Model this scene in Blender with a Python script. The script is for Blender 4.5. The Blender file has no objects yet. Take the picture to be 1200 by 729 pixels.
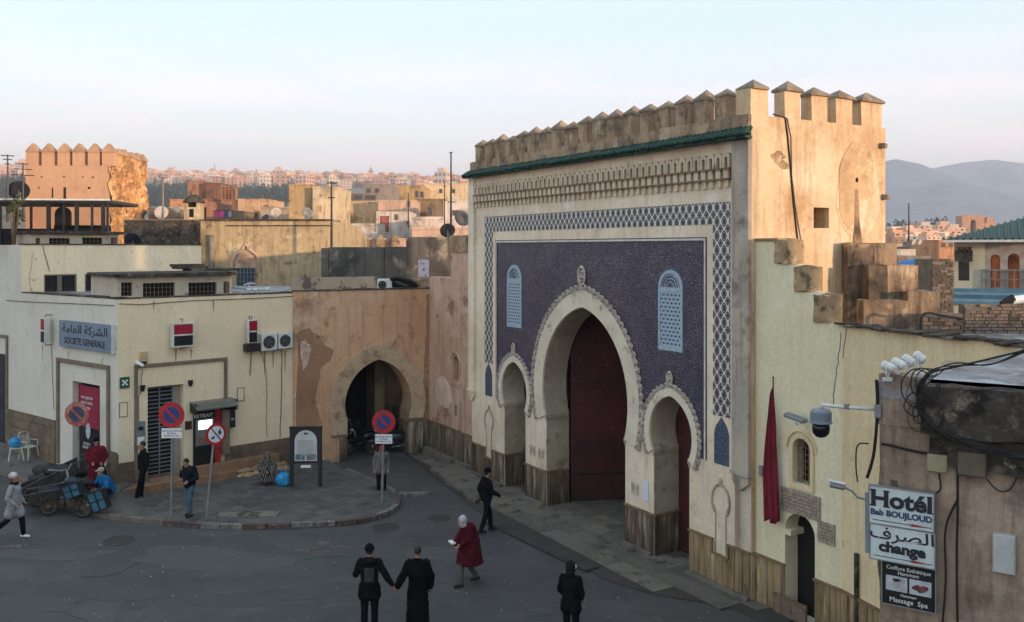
import bpy, bmesh, math, random
from mathutils import Vector, Matrix
from mathutils.geometry import tessellate_polygon
random.seed(7)
SC = bpy.context.scene
COL = SC.collection
R = math.radians
# ------------------------------------------------------------------ camera
F, HY, H = 1053.0, 291.0, 7.8          # focal length in photo pixels, horizon row, eye height
cam = bpy.data.cameras.new('camera'); camo = bpy.data.objects.new('camera', cam); COL.objects.link(camo)
camo.location = (0, 0, H); camo.rotation_euler = (R(90), 0, 0)
cam.sensor_width = 36; cam.lens = 36 * F / 1200; cam.shift_y = -(364.5 - HY) / 1200
cam.clip_start = 0.1; cam.clip_end = 20000
SC.camera = camo
# ------------------------------------------------------------------ light
SUN_EL, SUN_AZ = 4.2, (0.78, -0.62)    # elevation, horizontal direction towards the sun
SC.view_settings.view_transform = 'Standard'; SC.view_settings.look = 'None'
SC.view_settings.exposure = 1.27; SC.view_settings.gamma = 1
W = bpy.data.worlds.new('World'); SC.world = W; W.use_nodes = True
wt = W.node_tree; bg = wt.nodes['Background']
sky = wt.nodes.new('ShaderNodeTexSky'); sky.sky_type = 'NISHITA'; sky.sun_disc = False
sky.sun_elevation = R(SUN_EL); sky.sun_rotation = math.atan2(SUN_AZ[0], SUN_AZ[1])
sky.air_density = 1.0; sky.dust_density = 0.6; sky.ozone_density = 1.5
tc = wt.nodes.new('ShaderNodeTexCoord'); sp = wt.nodes.new('ShaderNodeSeparateXYZ')
wt.links.new(tc.outputs['Generated'], sp.inputs[0])
rp = wt.nodes.new('ShaderNodeValToRGB')
e = rp.color_ramp.elements
e[0].position = 0.0; e[0].color = (8.6, 6.0, 4.9, 1)
e[1].position = 1.0; e[1].color = (3.7, 4.5, 5.1, 1)
for p_, c_ in ((0.05, (7.8, 5.9, 5.1)), (0.12, (5.7, 5.3, 5.2)), (0.24, (3.75, 4.5, 5.0)), (0.5, (3.6, 4.4, 5.0))):
    q = e.new(p_); q.color = (*c_, 1)
wt.links.new(sp.outputs['Z'], rp.inputs[0])
mx = wt.nodes.new('ShaderNodeMixRGB'); mx.inputs[0].default_value = 0.6
wt.links.new(sky.outputs[0], mx.inputs[1]); wt.links.new(rp.outputs[0], mx.inputs[2])
nz_ = wt.nodes.new('ShaderNodeTexNoise'); mp_ = wt.nodes.new('ShaderNodeMapping'); mp_.inputs['Scale'].default_value = (1.6, 1.6, 14.0)
wt.links.new(tc.outputs['Generated'], mp_.inputs[0]); wt.links.new(mp_.outputs[0], nz_.inputs['Vector']); nz_.inputs['Scale'].default_value = 2.2; nz_.inputs['Detail'].default_value = 5
r1 = wt.nodes.new('ShaderNodeMapRange'); r1.inputs[1].default_value = .46; r1.inputs[2].default_value = .66; wt.links.new(nz_.outputs['Fac'], r1.inputs[0])
r2 = wt.nodes.new('ShaderNodeMapRange'); r2.inputs[1].default_value = .22; r2.inputs[2].default_value = .05; wt.links.new(sp.outputs['Z'], r2.inputs[0])
ml = wt.nodes.new('ShaderNodeMath'); ml.operation = 'MULTIPLY'; wt.links.new(r1.outputs[0], ml.inputs[0]); wt.links.new(r2.outputs[0], ml.inputs[1])
m2_ = wt.nodes.new('ShaderNodeMath'); m2_.operation = 'MULTIPLY'; m2_.inputs[1].default_value = .8; wt.links.new(ml.outputs[0], m2_.inputs[0])
cm = wt.nodes.new('ShaderNodeMixRGB'); cm.inputs[2].default_value = (6.0, 4.3, 4.3, 1); wt.links.new(m2_.outputs[0], cm.inputs[0]); wt.links.new(mx.outputs[0], cm.inputs[1])
wt.links.new(cm.outputs[0], bg.inputs[0]); bg.inputs[1].default_value = 0.15
sl = bpy.data.lights.new('sun', 'SUN'); slo = bpy.data.objects.new('sun', sl); COL.objects.link(slo)
sl.energy = 2.0; sl.angle = R(1.5); sl.color = (1.0, 0.68, 0.44)
_e = R(SUN_EL); _d = Vector((SUN_AZ[0], SUN_AZ[1], 0)).normalized() * math.cos(_e); _d.z = math.sin(_e)
slo.rotation_euler = _d.to_track_quat('Z', 'Y').to_euler(); slo.location = (0, 0, 60)

# ------------------------------------------------------------------ helpers
WM = {}
def tag(o, label=None, cat=None, group=None, kind=None):
    if label: o['label'] = label
    if cat: o['category'] = cat
    if group: o['group'] = group
    if kind: o['kind'] = kind
    return o
class Fr:
    """vertical plane: origin on the ground, local x to the right along the wall, local y into the wall"""
    def __init__(s, x, y, dx, dy, z=0.0):
        l = math.hypot(dx, dy); s.x, s.y, s.dx, s.dy, s.z0 = x, y, dx/l, dy/l, z
        s.m = Matrix.Translation((x, y, z)) @ Matrix.Rotation(math.atan2(dy, dx), 4, 'Z')
    def u(s, px, v=0.0):
        k = (px - 600) / F; ox = s.x - s.dy*v; oy = s.y + s.dx*v
        return (k*oy - ox) / (s.dx - k*s.dy)
    def q(s, px, py, v=0.0):
        u = s.u(px, v); Y = s.y + s.dx*v + u*s.dy
        return (u, H - (py - HY)/F*Y - s.z0)
    def z(s, px, py, v=0.0): return s.q(px, py, v)[1]
    def w(s, u, v=0.0, z=0.0): return s.m @ Vector((u, v, z))
    def sub(s, u, v=0.0, z=0.0, ang=0.0):
        p = s.w(u, v, z); a = math.atan2(s.dy, s.dx) + ang
        return Fr(p.x, p.y, math.cos(a), math.sin(a), p.z)
def gp(px, py, z=0.0):
    Y = F*(H - z)/(py - HY); return Vector(((px - 600)/F*Y, Y, z))
def at(px, py, Y):
    return Vector(((px - 600)/F*Y, Y, H - (py - HY)/F*Y))
def flat(x0, y0=None, ang=0):      # frame at a world point, x to the right
    return Fr(x0, y0, math.cos(R(ang)), math.sin(R(ang)))
IDM = Matrix.Identity(4)
def thing(name, label, cat, frame=None, group=None, kind=None, loc=None, rz=0.0):
    o = bpy.data.objects.new(name, None); COL.objects.link(o); o.empty_display_size = 0.2
    m = frame.m.copy() if frame else (Matrix.Translation(loc or (0, 0, 0)) @ Matrix.Rotation(rz, 4, 'Z'))
    o.matrix_world = m; WM[o] = m
    return tag(o, label, cat, group, kind)
class MB:
    def __init__(s): s.v = []; s.f = []; s.mi = []; s.cm = 0; s.smooth = False
    def add(s, vs, fs):
        b = len(s.v); s.v += [tuple(x) for x in vs]
        for f in fs: s.f.append(tuple(b+i for i in f)); s.mi.append(s.cm)
        return s
    def box(s, x0, x1, y0, y1, z0, z1):
        if x0 > x1: x0, x1 = x1, x0
        if y0 > y1: y0, y1 = y1, y0
        if z0 > z1: z0, z1 = z1, z0
        return s.add([(x0,y0,z0),(x1,y0,z0),(x1,y1,z0),(x0,y1,z0),(x0,y0,z1),(x1,y0,z1),(x1,y1,z1),(x0,y1,z1)],
                     [(0,3,2,1),(4,5,6,7),(0,1,5,4),(1,2,6,5),(2,3,7,6),(3,0,4,7)])
    def obox(s, c, rx, ry, rz, sx, sy, sz):
        m = Matrix.Translation(c) @ Matrix.Rotation(rz,4,'Z') @ Matrix.Rotation(ry,4,'Y') @ Matrix.Rotation(rx,4,'X')
        b = MB().box(-sx/2, sx/2, -sy/2, sy/2, -sz/2, sz/2)
        return s.add([m @ Vector(p) for p in b.v], b.f)
    def merge(s, o, m=IDM): return s.add([m @ Vector(p) for p in o.v], o.f)
    def plate(s, loops, y0, y1, back=True):
        """loops in x,z (first outer, rest holes) extruded from y0 to y1"""
        pts = [p for l in loops for p in l]; n = len(pts)
        tri = tessellate_polygon([[Vector((p[0], p[1], 0)) for p in l] for l in loops])
        fs = []
        for t in tri:
            a, b, c = [pts[i] for i in t]
            cr = (b[0]-a[0])*(c[1]-a[1]) - (b[1]-a[1])*(c[0]-a[0])
            if abs(cr) < 1e-10: continue
            t = tuple(t) if cr > 0 else tuple(reversed(t))
            fs.append(t)
            if back: fs.append(tuple(i+n for i in reversed(t)))
        o = 0
        for li, l in enumerate(loops):
            ar = sum(l[i][0]*l[(i+1)%len(l)][1] - l[(i+1)%len(l)][0]*l[i][1] for i in range(len(l)))
            ccw = ar > 0
            if li: ccw = not ccw
            for i in range(len(l)):
                a, b = o+i, o+(i+1)%len(l)
                fs.append((a, a+n, b+n, b) if ccw else (a, b, b+n, a+n))
            o += len(l)
        return s.add([(p[0], y0, p[1]) for p in pts] + [(p[0], y1, p[1]) for p in pts], fs)
    def slab(s, poly, z0, z1):
        """polygon in x,y extruded in z"""
        t = MB().plate([poly], 0, 1)
        ar = sum(poly[i][0]*poly[(i+1)%len(poly)][1] - poly[(i+1)%len(poly)][0]*poly[i][1] for i in range(len(poly)))
        n = len(poly)
        return s.add([(v[0], v[2], z0 if i >= n else z1) for i, v in enumerate(t.v)], t.f)
    def tube(s, pts, r, seg=8, cap=True):
        pts = [Vector(p) for p in pts]; n = len(pts)
        rr = r if isinstance(r, (list, tuple)) else [r]*n
        vs = []; up = None
        for i, p in enumerate(pts):
            d = (pts[min(i+1, n-1)] - pts[max(i-1, 0)])
            if d.length < 1e-9: d = Vector((0,0,1))
            d.normalize()
            if up is None: up = d.orthogonal().normalized()
            else:
                up = (up - d*up.dot(d))
                up = up.normalized() if up.length > 1e-6 else d.orthogonal().normalized()
            b = d.cross(up)
            for k in range(seg):
                a = 2*math.pi*k/seg
                vs.append(p + (up*math.cos(a) + b*math.sin(a))*rr[i])
        fs = [(i*seg+k, i*seg+(k+1)%seg, (i+1)*seg+(k+1)%seg, (i+1)*seg+k) for i in range(n-1) for k in range(seg)]
        if cap: fs += [tuple(reversed(range(seg))), tuple((n-1)*seg+k for k in range(seg))]
        return s.add(vs, fs)
    def cyl(s, c, r, h, seg=16, r2=None):
        c = Vector(c); return s.tube([c, c+Vector((0,0,h))], [r, r if r2 is None else r2], seg)
    def lathe(s, prof, c=(0,0,0), seg=16, sx=1, sy=1):
        c = Vector(c); vs = []
        for r, z in prof:
            for k in range(seg):
                a = 2*math.pi*k/seg; vs.append(c + Vector((r*sx*math.cos(a), r*sy*math.sin(a), z)))
        n = len(prof)
        fs = [(i*seg+k, i*seg+(k+1)%seg, (i+1)*seg+(k+1)%seg, (i+1)*seg+k) for i in range(n-1) for k in range(seg)]
        fs += [tuple(reversed(range(seg))), tuple((n-1)*seg+k for k in range(seg))]
        return s.add(vs, fs)
    def ell(s, c, rx, ry=None, rz=None, seg=12, ring=8, m=None):
        ry = rx if ry is None else ry; rz = rx if rz is None else rz
        prof = [(math.sin(math.pi*i/ring), -math.cos(math.pi*i/ring)) for i in range(ring+1)]
        prof[0] = (0.02, -1); prof[-1] = (0.02, 1)
        t = MB().lathe(prof, seg=seg)
        mm = Matrix.Translation(c) @ (m or IDM) @ Matrix.Diagonal((rx, ry, rz, 1))
        return s.add([mm @ Vector(p) for p in t.v], t.f)
    def torus(s, c, R_, r, seg=24, rs=8, a0=0, a1=2*math.pi, m=None):
        full = abs(a1-a0-2*math.pi) < 1e-6; n = seg + (0 if full else 1)
        vs = []; mm = Matrix.Translation(c) @ (m or IDM)
        for i in range(n):
            a = a0 + (a1-a0)*i/seg
            for k in range(rs):
                b = 2*math.pi*k/rs
                vs.append(mm @ Vector(((R_+r*math.cos(b))*math.cos(a), r*math.sin(b), (R_+r*math.cos(b))*math.sin(a))))
        fs = []
        for i in range(seg):
            j = (i+1) % n
            for k in range(rs): fs.append((i*rs+k, i*rs+(k+1)%rs, j*rs+(k+1)%rs, j*rs+k))
        if not full: fs += [tuple(range(rs)), tuple(reversed([(n-1)*rs+k for k in range(rs)]))]
        return s.add(vs, fs)
    def mesh(s, name, mats, smooth=False):
        me = bpy.data.meshes.new(name); me.from_pydata(s.v, [], s.f)
        for m in (mats if isinstance(mats, (list, tuple)) else [mats]): me.materials.append(m)
        if max(s.mi, default=0) > 0: me.polygons.foreach_set('material_index', s.mi)
        if smooth: me.polygons.foreach_set('use_smooth', [True]*len(me.polygons))
        me.update(); return me
def obj(name, me, parent=None, m=None, local=None):
    """link mesh; m = wanted world matrix (default the parent's), local = extra local matrix"""
    o = bpy.data.objects.new(name, me); COL.objects.link(o)
    if parent is not None:
        pw = WM[parent]; w = (m if m is not None else pw)
        if local is not None: w = w @ local
        o.parent = parent; o.matrix_local = pw.inverted() @ w; WM[o] = w
    else:
        w = m if m is not None else IDM
        if local is not None: w = w @ local
        o.matrix_world = w; WM[o] = w
    return o
def part(name, mb, mat, parent=None, m=None, local=None, bev=0.0, smooth=False, label=None, kind=None):
    me = mb.mesh(name, mat, smooth)
    o = obj(name, me, parent, m, local)
    if bev:
        b = o.modifiers.new('bevel', 'BEVEL'); b.width = bev; b.segments = 2; b.limit_method = 'ANGLE'
    if label: o['label'] = label
    if kind: o['kind'] = kind
    return o
def T(x=0, y=0, z=0): return Matrix.Translation((x, y, z))
def S(x, y, z): return Matrix.Diagonal((x, y, z, 1))
def RX(a): return Matrix.Rotation(a, 4, 'X')
def RY(a): return Matrix.Rotation(a, 4, 'Y')
def RZ(a): return Matrix.Rotation(a, 4, 'Z')
def copy_tree(o, parent=None, m=None):
    c = o.copy(); COL.objects.link(c)
    if parent is not None: c.parent = parent
    if m is not None: c.matrix_world = m; WM[c] = m
    else: WM[c] = (WM[parent] @ o.matrix_local) if parent is not None else WM[o]
    if parent is not None: c.matrix_local = o.matrix_local
    for ch in list(o.children): copy_tree(ch, c)
    return c
# ------------------------------------------------------------------ materials
MATS = {}
class NT:
    def __init__(s, name):
        s.m = bpy.data.materials.new(name); s.m.use_nodes = True; s.t = s.m.node_tree
        s.p = s.t.nodes['Principled BSDF']; s.out = s.t.nodes['Material Output']
    def n(s, ty, ins=None, **kw):
        nd = s.t.nodes.new(ty)
        for k, v in kw.items(): setattr(nd, k, v)
        for k, v in (ins or {}).items(): s.set(nd.inputs[k], v)
        return nd
    def set(s, sock, v):
        if isinstance(v, bpy.types.NodeSocket): s.t.links.new(v, sock)
        else:
            if sock.type == 'RGBA' and len(v) == 3: v = (*v, 1)
            sock.default_value = v
    def mix(s, f, a, b, mode='MIX'):
        nd = s.n('ShaderNodeMixRGB', {0: f, 1: a, 2: b}, blend_type=mode); return nd.outputs[0]
    def math(s, op, a, b=0.0, c=None):
        nd = s.n('ShaderNodeMath', {0: a, 1: b}, operation=op)
        if c is not None: s.set(nd.inputs[2], c)
        return nd.outputs[0]
    def pos(s, scale=(1,1,1), off=(0,0,0), src='world', rot=(0,0,0)):
        if src == 'world': o = s.n('ShaderNodeNewGeometry').outputs['Position']
        else: o = s.n('ShaderNodeTexCoord').outputs['Object']
        mp = s.n('ShaderNodeMapping', {0: o}); mp.inputs['Scale'].default_value = scale
        mp.inputs['Location'].default_value = off; mp.inputs['Rotation'].default_value = rot
        return mp.outputs[0]
    def noise(s, vec, scale, detail=5, rough=.6, dist=0.0):
        return s.n('ShaderNodeTexNoise', {'Vector': vec, 'Scale': scale, 'Detail': detail, 'Roughness': rough, 'Distortion': dist}).outputs['Fac']
    def ramp(s, f, lo, hi, a=0.0, b=1.0):
        nd = s.n('ShaderNodeMapRange', {0: f, 1: lo, 2: hi, 3: a, 4: b}); nd.clamp = True; return nd.outputs[0]
def M(name, col, col2=None, s=1.2, rough=.85, bump=.25, bs=25, grain=.12, blotch=(), streak=None, zd=None, metal=0.0, spec=.35,
      emit=None, src='world', lump=0.0, coat=0.0, vst=1.0):
    if name in MATS: return MATS[name]
    t = NT(name); h = sum(ord(c)*(i+3) for i, c in enumerate(name)) % 97
    P = t.pos(scale=(1, 1, vst), off=(h*1.7, h*0.9, h*.37), src=src)
    c = t.mix(t.ramp(t.noise(P, s, 6), .41, .60), col, col2 or tuple(x*.8 for x in col))
    for bc, sc, lo, hi in blotch:
        c = t.mix(t.ramp(t.noise(P, sc, 8, .68), .5+(lo-.5)*.55, .5+(hi-.5)*.62), c, bc)
    if streak:
        sc_, amt = streak
        P2 = t.pos(scale=(1, 1, .09), off=(h, 0, h), src=src)
        c = t.mix(t.math('MULTIPLY', t.ramp(t.noise(P2, 4.5, 7, .72), .49, .64), amt), c, sc_)
    if zd:
        dc, z0, z1, amt = zd
        z = t.n('ShaderNodeSeparateXYZ', {0: t.pos()}).outputs[2]
        g = t.math('MULTIPLY', t.ramp(z, z0, z1, 1, 0), t.ramp(t.noise(P, 2.2, 6, .7), .3, .62))
        c = t.mix(t.math('MULTIPLY', g, amt), c, dc)
    if grain:
        c = t.mix(1.0, c, t.n('ShaderNodeCombineColor', {0: (g := t.ramp(t.noise(P, bs*1.3, 4, .7), .25, .75, 1-grain, 1+grain)), 1: g, 2: g}).outputs[0], 'MULTIPLY')
    t.set(t.p.inputs['Base Color'], c)
    t.p.inputs['Roughness'].default_value = rough; t.p.inputs['Metallic'].default_value = metal
    t.p.inputs['Specular IOR Level'].default_value = spec
    t.p.inputs['Coat Weight'].default_value = coat
    if emit:
        t.p.inputs['Emission Color'].default_value = (*emit[0], 1); t.p.inputs['Emission Strength'].default_value = emit[1]
    if bump:
        hgt = t.noise(P, bs, 5, .65)
        if lump: hgt = t.math('ADD', t.math('MULTIPLY', t.noise(P, bs*.12, 4), lump), hgt)
        b = t.n('ShaderNodeBump', {'Height': hgt, 'Strength': bump, 'Distance': .03})
        t.set(t.p.inputs['Normal'], b.outputs[0])
    MATS[name] = t.m; return t.m
_txt = {}
def text(s, size, mat, parent, m, bold=0.0, ext=.002, align='CENTER', name='lettering', sx=1.0, cell=1.0, shear=0.0):
    """flat lettering; m: world matrix whose x runs along the line and z up, facing -y"""
    cu = bpy.data.curves.new('t', 'FONT'); cu.body = s; cu.size = size; cu.extrude = ext; cu.offset = bold
    cu.align_x = align; cu.align_y = 'CENTER'; cu.shear = shear; cu.space_line = cell; cu.resolution_u = 3
    o = bpy.data.objects.new('t', cu); COL.objects.link(o)
    bpy.context.view_layer.update()
    me = bpy.data.meshes.new_from_object(o.evaluated_get(bpy.context.evaluated_depsgraph_get()))
    bpy.data.objects.remove(o); me.materials.clear(); me.materials.append(mat); me.name = name
    me.transform(RX(math.pi/2) @ S(sx, 1, 1))
    return obj(name, me, parent, m)
AR = {'ا': (0xFE8D, 0xFE8E, 0, 0), 'ل': (0xFEDD, 0xFEDE, 0xFEDF, 0xFEE0), 'ش': (0xFEB5, 0xFEB6, 0xFEB7, 0xFEB8), 'ر': (0xFEAD, 0xFEAE, 0, 0),
      'ك': (0xFED9, 0xFEDA, 0xFEDB, 0xFEDC), 'ة': (0xFE93, 0xFE94, 0, 0), 'ع': (0xFEC9, 0xFECA, 0xFECB, 0xFECC),
      'م': (0xFEE1, 0xFEE2, 0xFEE3, 0xFEE4), 'ص': (0xFEB9, 0xFEBA, 0xFEBB, 0xFEBC), 'ف': (0xFED1, 0xFED2, 0xFED3, 0xFED4)}
def arabic(s):
    out = []
    for wd in s.split(' '):
        r = ''
        for i, ch in enumerate(wd):
            prev = i > 0 and AR[wd[i-1]][2] != 0; nxt = i < len(wd)-1 and AR[ch][2] != 0
            k = (3 if nxt else 1) if prev else (2 if nxt else 0)
            r += chr(AR[ch][k] or AR[ch][1 if prev else 0])
        out.append(r[::-1])
    return ' '.join(out[::-1])
from mathutils import noise as mnoise
def rough_block(u0, u1, y0, y1, z0, z1, amp=.03, nx=40, nz=12, ny=6, seed=1):
    vs = []; fs = []
    ring_ = [(y0, z0+(z1-z0)*k/nz) for k in range(nz+1)] + [(y0+(y1-y0)*k/ny, z1) for k in range(1, ny+1)] + [(y1, z1+(z0-z1)*k/nz) for k in range(1, nz+1)] + [(y1+(y0-y1)*k/ny, z0) for k in range(1, ny)]
    n = len(ring_)
    for i in range(nx+1):
        u = u0+(u1-u0)*i/nx
        for y, z in ring_:
            d = mnoise.noise_vector(Vector((u*3.1+seed, y*3.1, z*3.1)))*amp + mnoise.noise_vector(Vector((u*9+seed, y*9, z*9)))*amp*.4
            vs.append((u+d.x*(0<i<nx), y+d.y, z+d.z))
    for i in range(nx):
        for k in range(n): fs.append((i*n+k, (i+1)*n+k, (i+1)*n+(k+1)%n, i*n+(k+1)%n))
    fs += [tuple(range(n)), tuple(reversed(range(nx*n, nx*n+n)))]
    return MB().add(vs, fs)
# ------------------------------------------------------------------ named materials
cream_gate = M('gate_plaster', (.76,.645,.495), (.66,.545,.405), s=.5, blotch=[((.54,.44,.34), 1.3, .60, .80), ((.44,.36,.28), 4.0, .72, .84), ((.76,.70,.61), .8, .58, .8)], streak=((.44,.35,.27), .45), zd=((.30,.23,.17), 0, 3.0, .5), bs=14)
gate_weather = M('weathered_parapet_plaster', (.38,.275,.18), (.235,.165,.105), s=.9, blotch=[((.12,.09,.07), 1.8, .52, .70), ((.50,.40,.29), 1.1, .60, .75)], streak=((.10,.075,.06), .7), bump=.6, bs=9, lump=1.0)
gate_side = M('ochre_lime_plaster', (.60,.45,.29), (.49,.345,.205), s=.35, blotch=[((.66,.53,.38), .45, .50, .72), ((.42,.26,.145), .7, .58, .80), ((.27,.175,.10), 2.6, .70, .84)], streak=((.26,.17,.10), .55), bump=.4, bs=8, lump=1.2)
cap_mat = M('merlon_cap_stone', (.25,.19,.135), (.15,.115,.08), s=2, blotch=[((.33,.26,.18), 3, .6, .75)], bump=.5, bs=14, lump=1)
pilaster_mat = M('grey_pilaster_plaster', (.44,.38,.31), (.33,.29,.24), s=.8, blotch=[((.20,.17,.14), 1.5, .55, .75)], streak=((.18,.15,.12), .6), bump=.3, bs=12)
brown_mold = M('brown_moulding', (.16,.10,.055), (.22,.15,.09), s=3, bump=.2)
frieze_cream = M('frieze_stucco', (.60,.50,.37), (.50,.41,.30), s=2, bump=.25, blotch=[((.24,.16,.1), 4, .62, .8)])
frieze_shade = M('frieze_shadow_brown_paint', (.085,.055,.032), (.12,.08,.05), s=3, bump=.2)  # recess shade of the niches put into a dark brown backing colour
voussoir = M('pale_voussoir_brick', (.70,.62,.49), (.60,.52,.40), s=1.2, blotch=[((.33,.26,.19), 2, .62, .8)], bump=.3)
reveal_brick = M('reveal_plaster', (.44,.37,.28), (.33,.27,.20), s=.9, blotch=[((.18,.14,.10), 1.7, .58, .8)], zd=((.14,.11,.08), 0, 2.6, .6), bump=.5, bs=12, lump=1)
green_tile = M('green_glazed_tile', (.009,.052,.036), (.006,.030,.022), s=3, rough=.55, spec=.35, blotch=[((.06,.13,.1), 6, .62, .75)], bump=.1)
wood_dado = M('weathered_dado_board', (.22,.155,.10), (.12,.085,.055), s=3.5, vst=.16, blotch=[((.05,.036,.025), 2.6, .50, .68), ((.40,.33,.25), 4.2, .56, .70)], streak=((.04,.03,.02), .85), zd=((.035,.028,.02), 0, 1.0, .95), bump=.5, bs=22)
wood_dado2 = M('ochre_dado_board', (.38,.27,.145), (.26,.18,.095), s=3.5, vst=.16, blotch=[((.11,.075,.04), 2.6, .52, .70), ((.48,.38,.24), 4, .58, .74)], streak=((.10,.07,.04), .7), zd=((.09,.07,.045), 0, .7, .8), bump=.5, bs=22)
maroon_door = M('maroon_gate_paint', (.075,.017,.016), (.05,.013,.013), s=.8, rough=.6, blotch=[((.035,.012,.012), 1.6, .56, .78), ((.15,.05,.045), 5, .68, .8)], zd=((.018,.012,.011), 0, 1.3, 1.0), bump=.25, bs=10)
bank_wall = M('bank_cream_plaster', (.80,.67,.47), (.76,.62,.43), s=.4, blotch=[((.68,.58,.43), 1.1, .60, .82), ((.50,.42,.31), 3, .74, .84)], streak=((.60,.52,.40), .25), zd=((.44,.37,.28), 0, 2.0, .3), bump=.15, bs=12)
bank_shaded = M('bank_grey_cream_plaster', (.62,.59,.51), (.57,.54,.47), s=.4, blotch=[((.50,.47,.40), 1.1, .60, .82)], streak=((.46,.43,.37), .3), bump=.15, bs=12)  # same plaster as the right face, greyed because the warm glow misses it
stone_dado = M('brown_stone_dado', (.17,.125,.082), (.11,.08,.055), s=1.5, blotch=[((.08,.06,.045), 2.5, .58, .75), ((.30,.24,.17), 3, .64, .78)], zd=((.06,.05,.04), 0, .9, .6), bump=.5, bs=16, lump=.8)
trim_stone = M('brown_trim_stone', (.20,.155,.115), (.15,.115,.085), s=3, bump=.4)
plinth_tile = M('orange_plinth_tile', (.27,.155,.09), (.21,.12,.07), s=2, blotch=[((.2,.12,.07), 2, .6, .8)], bump=.15)
terra = M('terracotta_plaster', (.60,.36,.215), (.52,.29,.165), s=.35, blotch=[((.33,.185,.11), .28, .54, .62), ((.60,.42,.30), .5, .56, .78), ((.26,.16,.10), 1.6, .62, .8), ((.66,.54,.47), 1.4, .72, .80)], streak=((.28,.15,.09), .4), zd=((.17,.12,.09), 0, 1.8, .6), bump=.45, bs=10, lump=1)
terra_side = M('pink_plaster', (.54,.36,.26), (.46,.29,.20), s=.5, blotch=[((.52,.37,.29), .8, .52, .64), ((.25,.13,.08), .7, .56, .68), ((.18,.12,.09), 2, .66, .82)], streak=((.20,.12,.08), .5), bump=.45, bs=10, lump=1)
arch_brick = M('arch_brick', (.60,.46,.31), (.50,.37,.245), s=2, blotch=[((.24,.155,.10), 2, .58, .76)], bump=.5)
yellow_wall = M('pale_yellow_plaster', (.70,.64,.44), (.65,.59,.40), s=.35, blotch=[((.73,.69,.52), .6, .55, .75), ((.56,.49,.32), 1.6, .68, .84)], streak=((.54,.46,.30), .35), bump=.12, bs=10)
yellow_wall2 = M('yellow_cream_plaster', (.70,.57,.35), (.64,.51,.31), s=.35, blotch=[((.74,.64,.44), .6, .55, .75), ((.48,.38,.23), 1.6, .68, .84)], streak=((.44,.35,.22), .4), bump=.15, bs=10)
rubble = M('ochre_rubble', (.36,.25,.14), (.24,.16,.09), s=1.6, blotch=[((.11,.075,.045), 2.2, .55, .7), ((.48,.38,.25), 3, .62, .75)], bump=.9, bs=7, lump=1.5)
dark_rubble = M('dark_stained_wall', (.17,.12,.085), (.10,.072,.052), s=1.1, blotch=[((.36,.25,.15), .8, .56, .66), ((.05,.038,.03), 1.5, .56, .7)], streak=((.045,.032,.025), .8), bump=.7, bs=8, lump=1.3)
hotel_wall = M('brown_grey_render', (.36,.275,.205), (.27,.20,.145), s=.8, blotch=[((.115,.085,.065), 1.2, .55, .72), ((.36,.29,.23), 2.4, .60, .76)], streak=((.09,.065,.05), .6), bump=.8, bs=9, lump=1.4)
slab_dark = M('blackened_concrete', (.050,.043,.037), (.080,.068,.057), s=2, rough=1.0, spec=.08, blotch=[((.17,.145,.12), 2.6, .58, .74), ((.26,.20,.13), 5, .68, .78), ((.025,.022,.02), 3, .56, .7)], bump=.9, bs=12, lump=1)
slab_top = M('pale_concrete_top', (.27,.25,.25), (.17,.155,.15), s=1.6, blotch=[((.38,.38,.40), 1.5, .56, .66), ((.06,.05,.045), 2, .60, .74)], bump=.5, bs=10)
asphalt = M('asphalt', (.066,.064,.065), (.058,.057,.058), s=.28, rough=.8, spec=.25, grain=.30, bs=60, blotch=[((.080,.077,.076), .55, .50, .72), ((.048,.047,.047), .9, .55, .80), ((.068,.066,.065), 2.6, .62, .80), ((.16,.15,.14), 4.4, .80, .90)], bump=.4)
pave = M('sidewalk_paving', (.10,.094,.088), (.072,.068,.065), s=.6, rough=.8, blotch=[((.035,.032,.03), 1.2, .58, .74), ((.14,.125,.11), 2.6, .64, .78)], bump=.5, bs=20, grain=.18)
pave_gate = M('forecourt_paving', (.145,.128,.108), (.10,.09,.077), s=.8, rough=.8, blotch=[((.17,.135,.10), 1.1, .55, .7), ((.04,.036,.032), 1.6, .58, .72)], bump=.6, bs=14, grain=.18)
kerb_white = M('kerb_worn_white', (.17,.155,.14), (.11,.10,.093), s=6, blotch=[((.28,.26,.235), 9, .60, .68), ((.07,.06,.055), 5, .55, .68)], bump=.5)
kerb_red = M('kerb_worn_red', (.085,.048,.044), (.07,.05,.046), s=6, blotch=[((.13,.115,.105), 7, .52, .66), ((.05,.045,.042), 5, .56, .68)], bump=.5)
black_metal = M('black_metal', (.016,.016,.018), (.022,.022,.024), rough=.45, bump=.05, grain=0)
black_matte = M('black_matte', (.012,.012,.013), (.018,.017,.017), rough=.9, bump=.1)
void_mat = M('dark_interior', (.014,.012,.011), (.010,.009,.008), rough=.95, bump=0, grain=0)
grey_metal = M('grey_steel', (.24,.25,.26), (.19,.20,.21), rough=.5, metal=.3, s=4, bump=.08, blotch=[((.12,.10,.09), 6, .62, .8)])
white_metal = M('white_painted_metal', (.62,.62,.60), (.52,.52,.50), rough=.45, s=4, bump=.05, blotch=[((.35,.32,.28), 5, .66, .8)])
white_plastic = M('white_plastic', (.70,.72,.72), (.62,.64,.64), rough=.4, bump=.03)
glass_dark = M('dark_window_glass', (.02,.024,.03), (.03,.034,.04), rough=.12, bump=0, spec=.6, grain=0)
red_paint = M('sign_red', (.42,.025,.03), (.34,.02,.025), rough=.45, bump=.02, s=3, grain=.05)
blue_paint = M('sign_blue', (.025,.05,.19), (.02,.04,.15), rough=.45, bump=.02, s=3, grain=.05)
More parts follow.
